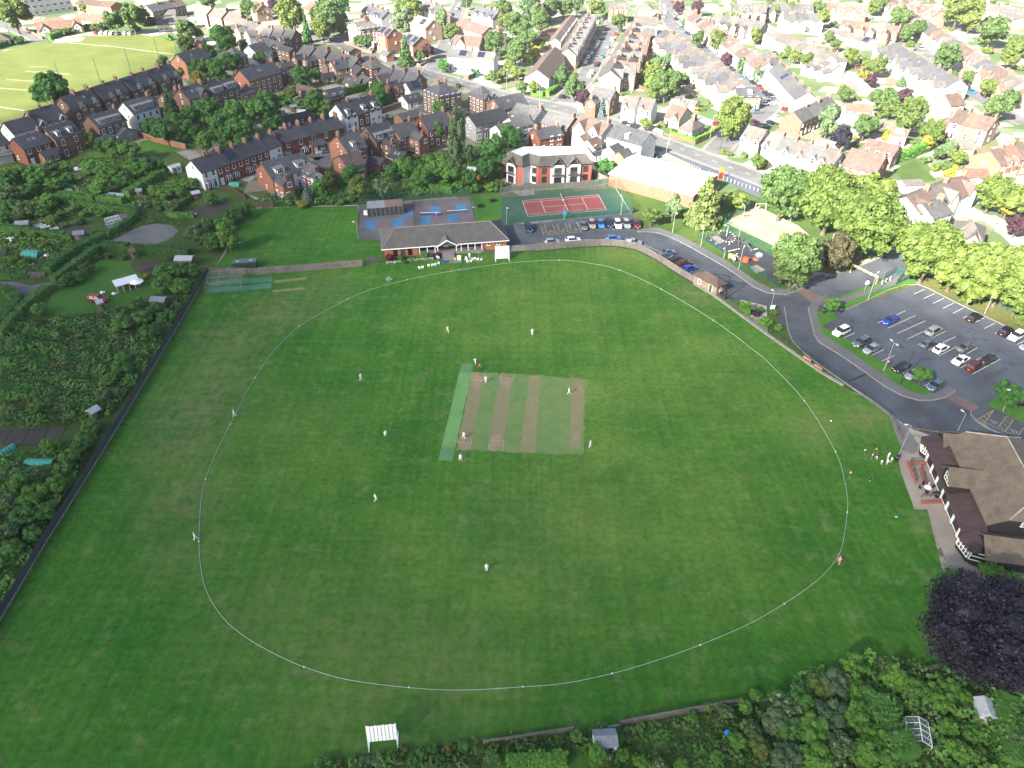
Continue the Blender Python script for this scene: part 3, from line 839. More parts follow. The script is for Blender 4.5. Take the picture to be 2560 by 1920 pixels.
def faces_cam(E,T,n,lim=0.08):
 M=Matrix.Translation(E.location) @ Matrix.Rotation(E.rotation_euler.z,4,'Z') @ T
 nn=(M.to_3x3() @ Vector(n)).normalized()
 p=M @ Vector((0,0,4))
 return nn.dot((Vector((0,0,CAM_H))-p).normalized()) > lim
def wall_windows(E,T,L,w,ze,kinds,door=True,rnd=random,sides=(-1,1),far=False):
 for s in sides:
  if not faces_cam(E,T,(0,s,0)):continue
  n=max(1,int(L/2.5))
  nst=1 if ze < 4 else (2 if ze < 7.2 else 3)
  k=kinds[0]
  dcol=rnd.randrange(n) if door else-1
  for st in range(nst):
   W_,H_,me=WIN[kinds[min(st,len(kinds)-1)]]
   for i in range(n):
    x=(i+0.5)/n*L-L/2
    if st==0 and i==dcol:
     o=put("door",DOOR,E,T,(x,s*(w/2+0.005),0.02),0 if s < 0 else math.pi)
     recolour(o,None,rnd.choice(DOORS))
     continue
    if rnd.random() < 0.08:continue
    put("window",me,E,T,(x,s*(w/2+0.005),0.9+st*2.75),0 if s < 0 else math.pi)
def end_windows(E,T,L,w,zr,ze,ends,rnd=random,kind="small"):
 for s in ends:
  if not faces_cam(E,T,(s,0,0)):continue
  W_,H_,me=WIN[kind]
  for st in range(1 if ze < 4 else 2):
   if rnd.random() < 0.75:
    put("window",me,E,T,(s*(L/2+0.005),rnd.uniform(-.22,.22)*w,1.1+st*2.75),-math.pi/2 if s < 0 else math.pi/2)
  if zr-ze > 2.4 and rnd.random() < 0.6:
   put("window",WIN["small"][2],E,T,(s*(L/2+0.005),0,ze+0.25),-math.pi/2 if s < 0 else math.pi/2)
def on_slope(E,T,me,name,x,frac,s,w,zr,ze,lift=0.19):
 k=math.atan2(zr-ze,w/2)
 y,z=s*frac*w/2,zr-frac*(zr-ze)+lift
 return put(name,me,E,T,(x,y,z),0 if s < 0 else math.pi,k)
def dormer(E,T,x,s,w,zr,ze,dw,cheek,win="wide",hz=1.55,flat=True):
 """box dormer standing out of the roof slope"""
 k=(zr-ze)/(w/2)
 zb=ze+0.55
 yf=s*(w/2-(zb-ze)/k)
 zt=min(zb+hz,zr-0.05)
 yb=s*max(0.1,(zr-zt)/k-0.2)
 mb=MB()
 mb.box((x,(yf+yb)/2,(zb-0.6+zt)/2),(dw,abs(yf-yb),zt-zb+0.6),0,T=T)
 mb.box((x,(yf+yb)/2+s*0.1,zt+0.06),(dw+0.3,abs(yf-yb)+0.3,0.12),1,T=T)
 d=mb.build("dormer",[cheek,FLATROOF],E)
 W_,H_,me=WIN[win]
 n=max(1,int(dw/(W_+0.35)))
 for i in range(n):
  o=put("window",me,d,T,(x+((i+.5)/n-.5)*dw,yf+s*0.01,zb+0.1),0 if s < 0 else math.pi)
 return d
def bay(E,T,x,s,w,two=False):
 mb=MB()
 h=5.2 if two else 2.6
 pts=[(-1.05,0),(-0.65,0.75),(0.65,0.75),(1.05,0)]
 P=[(x+a,s*(w/2+b_-0.02)) for a,b_ in pts]
 mb.prism(P,0,0.8,0,T)
 mb.prism([(x+a*.96,s*(w/2+b_*.95-0.02)) for a,b_ in pts],0.8,2.3,2,T)
 for a,b_ in ((-.65,.75),(.65,.75),(0,.75),(-1.03,.02),(1.03,.02)):
  mb.box((x+a,s*(w/2+b_-0.03),1.55),(0.13,0.13,1.5),1,T=T)
 mb.prism(P,2.25,2.42,1,T)
 Q2=[(x+a*1.1,s*(w/2+b_*1.12-0.02)) for a,b_ in pts]
 vs=[(p[0],p[1],2.42) for p in Q2]+[(x-.3,s*(w/2),3.0),(x+.3,s*(w/2),3.0)]
 mb.add(vs,[(0,1,4),(1,2,5,4),(2,3,5),(3,2,1,0)],3,T)
 return mb.build("bay_window",[WALLS['r'],FRAME,GLASS,LEAD],E)
ID=Matrix.Identity(4)
HOUSE_SPOTS=[]
def house(label,loc,rz,L,w,zr,ze,wk,rk,fl="",ends=(-1,1),seed=0,name="house",group=None,kinds=None,cat="house"):
 rnd=random.Random(seed*31+5)
 E=thing(name,label,cat,(loc[0],loc[1],0),rz,group)
 HOUSE_SPOTS.append((loc[0],loc[1],max(L,w)/2+1))
 wall,roof=WALLS[wk],ROOFS[rk]
 hip='h' in fl
 ov=(0.28 if-1 in ends else 0.0,0.28 if 1 in ends else 0.0)
 a,R_=block(E,ID,L-0.02,w,zr,ze,wall,roof,hip,ov)
 s=-1 if faces_cam(E,ID,(0,-1,0),0.0) else 1
 if kinds is None:kinds=("wide","mid") if wk in "wcgo" and rnd.random() < .6 else ("sash","sash")
 if ze < 4:kinds=("wide",) if ze > 2.5 else ("small",)
 wall_windows(E,ID,L,w,ze,kinds,True,rnd)
 if not hip:end_windows(E,ID,L,w,zr,ze,ends,rnd)
 else:
  Tr=Matrix.Rotation(math.pi/2,4,'Z')
  wall_windows(E,Tr,w,L,ze,kinds,False,rnd)
 if 'c' in fl or 'C' in fl:
  for x in ([L/2-0.4] if 'c' in fl else [-L/2+0.45,L/2-0.45]):
   if hip:x*=0.35
   put("chimney",CHIM[rnd.choice((2,3,4))],R_,ID,(x,0,zr-0.35))
 if 'g' in fl or 'G' in fl:
  xs=[rnd.choice((-1,1))*L*0.2] if 'g' in fl else [-L*0.24,L*0.24]
  for x in xs:
   gw=min(L*0.42,4.6)
   Ln=w/2+0.5
   Tg=Matrix.Translation((x,s*Ln/2,0)) @ Matrix.Rotation(math.pi/2,4,'Z')
   block(E,Tg,Ln,gw,min(zr-0.25,ze+gw*0.62),ze,wall,roof,False,(0.25,0.0) if s < 0 else (0.0,0.25),"front_gable","gable_roof")
   if faces_cam(E,ID,(0,s,0)):
    for zz,kk in ((ze-1.0,"sash"),(0.9,"wide")):
     put("window",WIN[kk][2],E,ID,(x,s*(Ln+0.005),zz),0 if s < 0 else math.pi)
   if 'v' in fl:     # white barge boards
    mb=MB()
    k2=(min(zr-0.25,ze+gw*0.62)-ze)
    for q in (-1,1):
     a0,b0=Vector((x+q*(gw/2+.3),s*(Ln+.3),ze-.15)),Vector((x,s*(Ln+.3),ze+k2+.1))
     mb.tube(a0,b0,0.13,0.13,4)
    mb.build("barge_board",FRAME,E)
 for ch,sd in (('w',s),('W',-s)):
  if ch in fl:
   ww,wl_=L*0.52,4.6+rnd.random()*1.5
   Tw=Matrix.Translation((rnd.choice((-1,1))*L*0.2,sd*(w/2+wl_/2-0.05),0)) @ Matrix.Rotation(math.pi/2,4,'Z')
   wz=ze-0.5
   block(E,Tw,wl_,ww,wz+ww*0.38,wz,wall,roof,False,(0.2,0) if sd < 0 else (0,0.2),"rear_wing","wing_roof")
   wall_windows(E,Tw,wl_,ww,wz,("mid","small"),False,rnd)
   end_windows(E,Tw,wl_,ww,wz,wz,(-1,) if sd < 0 else (1,),rnd,"mid")
   if rnd.random() < 0.6:put("chimney",CHIM[2],E,Tw,((-1 if sd < 0 else 1)*wl_*.42,0,wz+ww*0.38-.3))
 if 'd' in fl:dormer(E,ID,0,s,w,zr,ze,min(L*0.6,3.0),WALLS['w'])
 if 'D' in fl:dormer(E,ID,0,s,w,zr,ze,L*0.8,LEAD)
 if 'p' in fl:dormer(E,ID,L*rnd.uniform(-.2,.2),s,w,zr,ze,1.4,FRAME,"mid",1.5)
 if 'k' in fl:
  for q in range(rnd.choice((1,2))):on_slope(E,ID,SKYL,"skylight",(q-.5)*1.8+rnd.uniform(-.5,.5),0.45,s,w,zr,ze)
 if 's' in fl:on_slope(E,ID,SOLM,"solar_panel",rnd.uniform(-.15,.15)*L,0.48,s,w,zr,ze)
 if 'b' in fl:
  if faces_cam(E,ID,(0,s,0)):bay(E,ID,rnd.choice((-1,1))*L*0.22,s,w)
 return E
def row(phrase,c,u1,v1,u2,v2,n,w,zr,ze,wk,rk,fl="",gap=0.0,ang=None,group=None,every=1,name=None,label=None,kinds=None,shift=0.0):
 a,b_=at(c,u1,v1,zr),at(c,u2,v2,zr)
 rz,Lt=ang_of(a,b_),(b_-a).length
 if ang is not None:
  rz=math.radians(ang)
  mid=(a+b_)/2
  Lt=max(Lt,5.0)
  d=Vector((math.cos(rz),math.sin(rz),0))
  if d.x < 0:d,rz=-d,rz+math.pi
  a,b_=mid-d*Lt/2,mid+d*Lt/2
 d=(b_-a).normalized()
 blocks=n//every
 step=Lt/n
 for i in range(n):
  first,last=i % every==0 if gap else i==0,(i % every==every-1) if gap else i==n-1
  L=step
  x=(i+0.5)*step
  if gap:
   g=gap/every
   x+=(0.5*g if first else 0)-(0.5*g if last else 0)
   L-=(g if first else 0)+(g if last else 0) if every==1 else (g if first or last else 0)
  p=a+d*x
  rnd=random.Random(int(u1*7+v1*3+i))
  wki,rki=wk[i % len(wk)],rk[i % len(rk)]
  if label and n==1:lb=label
  else:
   lb=f"{WWORD[wki]} house, {ordinal(i)} from left in {phrase}"
  jit=rnd.uniform(-.12,.12) if n > 1 else 0
  ff=fl
  if n > 3 and 'k' not in fl and rnd.random() < 0.25:ff+='k'
  if n > 3 and rnd.random() < 0.07:ff+='s'
  ends=tuple(([-1] if first else [])+([1] if last else []))
  house(lb,p,rz,L,w,zr+jit,ze+jit,wki,rki,ff,ends,int(u1+v1*3+i*17),name or ("terraced_house" if n > 1 else "house"),group or (phrase if n > 1 else None),kinds)

# --- left: villas along the far cricket ground and the rows below them
row("villas beside the far cricket field",'A',500,850,1475,545,8,9.5,10.6,6.9,"b","d","gcb",gap=1.6,every=2)
row("the half timbered pair",'A',225,965,475,900,2,9,9.8,6.2,"g","d","gvc")
row("",'A',30,1062,258,1004,1,8,8.6,5.8,"w","d","c",label="white gabled house with dark roof beside the half timbered pair")
row("",'A',-150,1185,-5,1145,1,8,8,5.4,"w","d","c",label="white house cut off by the picture's left edge, above the flat garage")
row("the small dormered semi above the allotments",'A',385,1112,605,1048,2,8.5,8.8,5.8,"b","d","kp",ang=58)
row("",'A',105,1196,350,1135,1,8.5,8.0,5.3,"r","d","kc",ang=58,label="red brick house with two bright skylights at the allotment edge")
row("",'A',755,1002,1000,938,1,9,9.2,6.0,"b","d","Dc",ang=57,label="brown brick house with full width dark roof dormer")
row("",'A',1055,882,1290,828,1,9,9.2,6.0,"w","s","Dc",ang=57,label="white fronted house with wide dormer and tan gable beside the conifer")
row("",'A',1000,1100,1115,1095,1,6.5,4.4,2.7,"g","s","k",ang=-33,label="single storey grey gabled extension with skylights behind the brick wall")
row("",'A',1390,812,1530,780,1,7,6.5,4.2,"b","s","kkc",ang=57,label="low brick house with wide pale roof lights right of the white house")
row("",'A',1545,470,1725,408,1,8.5,9.6,6.4,"o","d","kbc",ang=62,label="orange brick house with three roof lights beside the green poles")
row("",'A',1560,772,1725,715,1,9,9.2,6.0,"b","d","kCg",ang=58,label="brown brick house with twin chimneys next to the yellow tree")
row("the flat dormered pair behind dark trees",'A',1770,738,2000,672,2,8,8.6,5.6,"b","d","D",ang=58)
row("",'A',2080,610,2340,530,1,9,10,6.6,"o","s","kc",ang=57,label="large orange brick house with an arched gable window beside the glass conservatory")
row("",'A',1960,425,2060,400,1,10,9,6.0,"b","g","hb",ang=55,label="hip roofed brick villa with white bay windows among dark trees")
row("the cottages at the top of the far field",'A',1250,45,1560,-10,3,8,8,5.2,"pob","sgt","c",ang=62)
row("",'A',1345,100,1500,75,1,7,4.6,2.7,"b","g","",ang=20,label="long low bungalow with grey roof above the far field car row")
row("",'A',1370,170,1590,130,1,8,6,3.6,"c","l","ks",ang=25,label="cream bungalow with blue roof panel at the far field corner")
row("the tall pale row above the far field",'A',1720,38,2110,132,3,9,9,6.0,"pp","l","c",gap=1.2)
row("the stepped pale row above the far field",'A',2070,150,2330,245,3,8.5,8.5,5.6,"wp","lg","cw")
row("",'A',2160,395,2260,360,1,8,8,5.5,"w","s","c",ang=57,label="small white house above the dark garden trees")
row("the orange roofed bungalow range",'A',300,200,690,165,2,11,5.4,2.7,"c","o","g",group="bungalows behind the far field")
row("",'A',650,110,950,130,1,10,5.4,2.7,"o","o","h",label="orange roofed bungalow behind the far field hedge")
row("",'A',-140,290,70,275,1,9,5.4,2.7,"b","t","h",label="brown roofed house at the corner of the far lane")
row("brick flats at the very top of the view",'A',700,-10,1000,20,3,9,8,6.5,"o","t","")
# --- middle left
row("the long terrace left of the red brick row",'A',1650,1388,2345,1158,6,8,8.4,5.5,"wrrrrw","d","cb")
row("the red brick terrace with white lintels",'B',148,1130,692,1000,5,8,8.6,5.7,"r","d","cb",kinds=("sash","sash"))
row("the tall trio with tiny dormers",'B',690,905,1000,818,3,9,11,7.4,"wrw","d","cpb")
row("",'B',705,1180,855,1132,1,11,9.2,5.6,"o","s","pCw",ang=44,label="orange brick house with small white dormer behind the lock up yard")
row("the dark dormered pair behind the red terrace",'B',950,1098,1140,1048,2,10,9.4,5.6,"b","d","Dw",ang=46)
row("",'B',1160,1085,1340,1045,1,9,8.6,5.6,"o","g","cw",ang=46,label="brick house with grey ridge and glazed lean-to left of the birch")
row("",'B',715,1345,880,1310,1,9,7.6,5.2,"o","t","",ang=40,label="plain modern brick house with brown roof beside the yard")
row("the box dormered pair by the practice lawn",'B',30,1395,420,1330,2,10,8.6,5.4,"ow","s","dw",ang=44,shift=1)
row("",'B',395,1345,500,1450,1,6,7,5.2,"r","g","",ang=-46,label="narrow brick wing with a white end beside the yard")
row("",'B',985,1345,1110,1370,1,5.5,4.0,2.6,"o","d","",label="low brick outbuilding with dark roof behind the shrubs")
row("",'B',1180,1290,1300,1322,1,5.5,4.2,2.7,"r","d","kk",label="low brick extension with roof lights beside the white flat roof")
row("",'B',1420,1012,1620,958,1,9,9.2,5.8,"r","s","C",ang=42,label="red brick house with paired chimneys left of the tall birch")
row("",'B',1845,1002,2115,928,1,8.5,8.0,5.4,"g","d","",ang=40,label="grey pebbledash house with a white gable right of the birch")
row("",'B',2080,1085,2230,1040,1,7,6.5,4.4,"w","g","",ang=40,label="small white house behind the pebbledash house")
row("",'B',1515,735,1690,690,1,11,11,7.6,"b","s","hbC",ang=38,label="big square brick villa with a hipped slate roof and tall bay")
row("",'B',1900,760,2010,735,1,10,9.4,6.2,"b","s","hG",ang=38,label="hip roofed brick house with two small front gables")
row("",'B',2060,855,2280,800,1,9,8.4,5.4,"b","d","kk",ang=38,label="brown house with two round pale roof lights near the bus stop")
row("the street's near side brick houses",'B',400,385,905,500,4,9,8.8,5.8,"b","g","cw",gap=1.0)
row("",'B',660,530,760,500,1,8,8.2,5.4,"p","s","c",ang=38,label="pale gabled house in the middle gardens with white parasol beside it")
row("",'B',850,585,940,560,1,7,6.6,4.4,"r","d","",ang=-52,label="small brick house with a plain black roof in the middle gardens")
row("",'B',960,500,1060,520,1,9,8.8,6.2,"r","g","hC",ang=38,label="hip roofed red house with white windows by the street bend")
row("the street row beside the square villa",'B',1090,575,1420,640,3,9,9,5.8,"b","s","cw",gap=0.5)
row("",'B',1300,715,1390,690,1,6,7.2,5.0,"w","d","s",ang=38,label="white wing with black solar panels beside the square villa")
row("",'B',1270,830,1400,800,1,7,4.6,2.8,"w","d","kk",ang=38,label="white single storey extension with a glazed gable beside the villa wall")
row("",'B',1060,655,1180,620,1,7.5,7.6,5.2,"b","d","c",ang=38,label="brown brick rear wing house behind the dark hedge")
row("",'B',800,660,890,690,1,6,3.8,2.4,"b","s","k",ang=-20,label="low slate roofed garden house with glazed porch")
row("",'B',370,725,520,770,1,5.5,3.6,2.4,"b","t","",ang=-35,name="outbuilding",label="long low brown roofed outbuilding in the middle gardens")
row("",'B',600,780,730,750,1,6,6.2,4.4,"b","d","",ang=46,label="narrow dark roofed outhouse behind the tall white trio")
row("",'B',100,600,260,590,1,8,6.2,4.0,"b","d","",ang=57,label="low dark slate building beside the conservatory")
row("",'B',250,960,420,1010,1,5,3.6,2.4,"b","d","",ang=44,name="outbuilding",label="low outbuilding under the big tree behind the red terrace")
# --- top middle
row("the brick row beside the slim conifer",'B',60,235,350,262,3,9,8.8,5.8,"ppb","g","cw",gap=0.6)
row("the small gables beside the green car",'B',60,325,250,370,3,7,7.2,5,"wwr","g","",ang=-40)
row("",'B',0,40,70,20,1,9,8.5,5.6,"p","o","c",ang=-50,label="orange roofed house at the top beside the tall trees")
row("",'B',470,15,520,30,1,9,8.5,5.6,"o","o","c",ang=-50,label="orange house half hidden between the two big tree crowns")
row("",'B',830,150,1030,165,1,12,11,7.4,"p","l","hgC",ang=-50,label="large pale villa with a steep hipped roof above the street bend")
row("the modern brick flats with solar roofs",'B',1080,225,1215,245,2,9,10.5,7.4,"o","t","gs",ang=-50)
row("the twin gabled pair with solar slopes",'B',1280,290,1470,300,2,10,9.4,6.2,"o","g","gs",ang=-52)
row("",'B',1400,175,1530,130,1,10,10,6.5,"p","l","ks",ang=-52,label="tall pale house with dark roof panels behind the brick pair")
row("the narrow top street's left row",'B',930,40,1180,95,4,8.5,9,6.0,"gpg","s","cg",ang=-55)
row("the pale houses above the narrow top street",'B',1440,10,1640,60,3,9,9,6,"pw","gl","cg",ang=-60)
row("",'B',1860,150,1930,240,1,10,9,6.0,"p","t","kk",ang=-52,label="pale house with a brown roof and skylights right of the side street")
row("",'B',1760,290,1920,330,1,10,8.6,5.6,"p","t","g",ang=-14,label="broad pale gabled house behind the white pair")
row("the white flat fronted pair with blue bins",'B',1690,415,2060,460,2,8.5,8.4,6.2,"ww","gl","cs",ang=-14)
row("the narrow top street's right row",'B',1880,90,2130,60,3,9,9,6,"pwg","s","cg",ang=-50)
row("",'B',2000,240,2110,270,1,8,7.5,5,"p","l","c",ang=-50,label="small pale house behind the round lime tree")
# --- centre: cluster behind the flats
row("the dark roofed pair behind the flats",'C',20,885,575,1022,2,9,8.4,5.6,"wb","g","c",gap=1.6,every=1)
row("",'C',-20,1020,125,985,1,8,7.4,5,"w","g","",ang=36,label="white and grey house at the left of the cluster behind the flats")
row("",'C',190,1115,400,1085,1,7.5,7.2,4.9,"r","d","CC",ang=30,label="red brick cottage with two chimneys right behind the flats")
row("",'C',595,1000,850,1066,1,9,9.6,6.6,"w","t","cG",ang=-42,label="white three storey house with brown roof and small rear gables")
row("",'C',885,1080,1200,1150,1,9,9.4,6.6,"w","d","p",ang=-40,label="white gable ended house with dark dormer beside the main road")
for k,(u,v,wk_,lb) in enumerate(((620,1160,"w","small white brown roofed rear gable left of its twin"),(690,1195,"w","small white brown roofed rear gable, the nearer of the two"),(880,1250,"w","small white dark roofed rear gable behind the store"),(960,1295,"o","small orange brick rear gable beside the store roof"))):
 row("",'C',u-45,v+12,u+45,v-12,1,5.2,6.6,4.8,wk_,"td"[k//2],"",ang=50,label=lb)
# --- street of parked cars
row("",'C',216,605,375,405,1,10,8.6,5.4,"w","t","",label="long white house with a big brown corrugated tile roof")
row("the parked car street's left terrace",'C',480,420,665,110,7,8,8.6,5.8,"p","g","Gcb",group="terraced houses along the parked car street")
row("the car street's left rear line",'C',370,330,520,130,4,6,6.0,4.2,"pw","lo","",group="rear extensions behind the parked car street")
row("the parked car street's right terrace",'C',850,610,1080,190,7,9,8.8,5.8,"po","gt","cgw",group="terraced houses along the parked car street")
row("the car street's right rear line",'C',985,560,1120,350,3,7,7.6,5.0,"pw","l","c")
row("",'C',1060,140,1265,150,1,11,9,6.0,"w","l","c",label="large pale house with wide tan roof at the top of the car street")
row("the gabled brick pair above the street tree",'C',840,30,1010,30,2,9,9,6,"o","l","G",ang=-5)
row("",'C',1090,25,1220,30,1,10,8.6,5.8,"p","l","h",ang=-5,label="pale square house with hipped roof at the top of the view")
row("",'C',735,745,880,785,1,9,8.8,5.8,"b","g","cw",ang=-30,label="brown brick house with a white bay behind the purple trees")
row("the steep gabled white main road semi",'C',985,815,1240,870,2,9,8.6,5.6,"w","l","g",ang=-24,gap=0.6,every=1)
row("",'C',1390,900,1510,930,1,10,6.6,3.2,"c","t","cg",ang=-38,label="cream chalet bungalow with a steep brown roof")
row("",'C',1520,1010,1610,1030,1,10,6.0,2.9,"p","l","hc",ang=-38,label="pale corner bungalow with a hipped roof inside a hedge")
row("",'C',1400,815,1460,825,1,4,3,2.2,"c","l","",ang=0,name="garden_building",label="cream flat garden building right of the dark tree")
row("",'C',1490,850,1600,880,1,4,3,2.2,"w","l","",ang=-38,name="garden_building",label="white garden building above the chalet bungalow")
# --- right side terraces
row("the diagonal street's left terrace",'C',1330,255,1975,720,11,8.5,8.4,5.6,"pwp","slg","cw",group="terraced houses along the diagonal street")
row("the diagonal street's upper right terrace",'C',1540,80,2212,545,12,8.5,8.6,5.8,"wpw","lt","cb",group="terraced houses along the diagonal street")
row("the diagonal street's lower right terrace",'D',0,440,350,800,6,8.5,8.6,5.8,"wpw","gs","c",group="terraced houses along the diagonal street")
row("",'C',1950,770,2110,745,1,8,7.6,5.2,"p","s","pp",ang=8,label="house with two white dormers beside the huge yellow green tree")
row("the short row below the diagonal street",'D',220,965,530,830,3,8,8.4,5.6,"b","g","c")
row("the white gabled row facing the main road",'C',2050,1085,2200,1125,2,9,8.6,5.6,"w","l","gv",ang=-40,group="white gabled houses along the main road")
row("the white gabled row beyond the trees",'D',30,1150,640,1320,5,9,8.6,5.6,"w","lg","gvc",group="white gabled houses along the main road")
row("the grey roofed top row",'D',0,40,370,30,4,8,8,5.4,"pw","g","cw",ang=2)
row("the second grey row behind the white backs",'D',130,115,440,115,3,8,8,5.4,"w","g","cw",ang=2)
row("the pale terrace with white rear wings",'D',30,250,540,480,9,7.5,7.6,5.2,"w","l","W",group="white backed terrace")
row("the orange roofs at the top right",'D',520,20,860,60,4,8.5,8.5,5.6,"po","ol","cg",ang=-20)
row("the mixed roofs above the street trees",'D',740,150,1060,250,4,8,7.6,5.2,"po","tol","cw",ang=-35)
row("the terrace left of the round street trees",'D',1100,365,1660,690,7,8.5,8.4,5.6,"wp","gs","cw",group="terraced houses of the right hand street")
row("the terrace right of the round street trees",'D',1085,-5,2212,715,14,9,8.8,5.8,"pw","tlg","gc",group="terraced houses of the right hand street")
row("",'D',680,880,890,920,1,8,7,4.8,"w","o","",ang=-12,label="white house with a plain red roof beside the weeping tree")
row("",'D',740,1275,1010,1355,1,11,9.4,5.4,"o","t","c",ang=-40,label="large brick house with a broad brown roof behind the big green trees")
row("",'D',900,1190,1110,1270,1,9,7.0,4.6,"p","t","",ang=-40,label="brown roofed annexe behind the large brick house")
row("",'D',1100,1090,1200,1130,1,6,5.4,3.6,"w","o","d",ang=-30,label="small white chalet beside the yellow conifer")
row("",'D',1540,820,1640,800,1,9,8.4,5.4,"p","t","c",ang=20,label="pale gabled house at the end of the right hand terrace")
row("the staggered big houses at the right edge",'D',1640,960,1990,1010,3,10,9,5.8,"po","to","c",ang=-48)
row("the orange gables at lower right edge",'D',1900,1290,2230,1230,3,10,8.8,5.6,"o","to","cg",ang=30)
row("",'D',1560,1010,1660,1040,1,7,5.6,3.6,"p","t","",ang=-20,label="low brown roofed annexe with a black drainpipe")
row("",'D',1640,1210,1760,1200,1,7,5.4,3.4,"p","l","",ang=-5,label="flat pale garage beside the right edge gardens")
row("",'D',1700,1470,1870,1450,1,6,4.4,2.8,"p","o","",ang=-2,name="garage",label="red roofed garage in the sunny gardens at the right")
row("the white houses beyond the big trees",'H',1200,320,1700,130,3,10,8.6,5.6,"w","tl","cg")
row("",'H',1330,380,1500,340,1,9,7.8,5.4,"w","g","c",ang=28,label="white house with tall bay windows beside the dark lane")
row("",'H',1640,510,1900,560,1,11,8.4,5.6,"w","l","hg",ang=-30,label="broad white house with a pale hipped roof behind the car park trees")
row("",'H',1150,170,1330,175,1,4.5,3.2,2.4,"w","l","",ang=10,name="garage",label="white garage beside the clipped round bush")
row("houses beyond the right hand trees",'D',1960,100,2212,30,3,9,8,5.4,"pw","l","c",ang=-60)
row("the house tops at the top right corner",'D',1960,560,2300,760,3,9,8,5.4,"p","ol","cw")
row("the pale top terraces left of the cream backs",'C',1760,120,2190,190,6,8,8.2,5.5,"wp","lg","cw")
row("the very top pale terrace",'C',1900,35,2200,50,5,8,8.2,5.5,"wpc","gl","cw")
row("the yard buildings behind the white backs",'D',560,240,900,330,5,7,5.4,3.6,"w","l","")
row("the rear row beside the lock up garages",'D',430,500,620,560,3,7,6.4,4.4,"w","lg","w")
row("the back row right of the garages",'D',1010,440,1280,610,4,6,5.6,4,"w","gl","")
row("the top edge terrace beyond the street trees",'D',1080,-30,1500,90,5,9,8.5,5.6,"p","lt","cg")
row("the far yard buildings at top right",'D',1960,60,2200,150,4,9,6,4.5,"wp","l","")
# ------------------------------------------------------------------ cricket pavilion
BRICK_ORANGE=plain("pavilion_brick",(0.36,0.125,0.075),0.85,0.15,1.5,fine=8)
PAV_TILE=roofing("pavilion_tile_roof",(0.125,0.115,0.11),0.18)
WHITE=plain("white_paint",(0.78,0.78,0.77),0.5,0.06)
DECK=plain("grey_decking",(0.17,0.16,0.15),0.85,0.2,3)
STEEL=plain("galvanised_steel",(0.42,0.43,0.44),0.45,0.1,metal=0.5)
BLACK_METAL=plain("black_metal",(0.018,0.018,0.02),0.5,0.1)
GREEN_METAL=plain("green_metal",(0.012,0.085,0.055),0.5,0.1)
DARK_TIMBER=plain("dark_timber",(0.022,0.02,0.022),0.75,0.25,2)
def poly_roof(name,pts,faces,m,E,th=0.16):
 """roof from sloping faces, given thickness"""
 mb=MB()
 n=len(pts)
 vs=[tuple(p) for p in pts]+[(p[0],p[1],p[2]-th) for p in pts]
 fs=[tuple(q) for q in faces]+[tuple(n+i for i in reversed(q)) for q in faces]
 cnt={}
 for q in faces:
  for k in range(len(q)):
   e=(q[k],q[(k+1) % len(q)])
   cnt[frozenset(e)]=None if frozenset(e) in cnt else e
 for e in cnt.values():
  if e:fs.append((e[1],e[0],n+e[0],n+e[1]))
 mb.add(vs,fs)
 return mb.build(name,m,E)
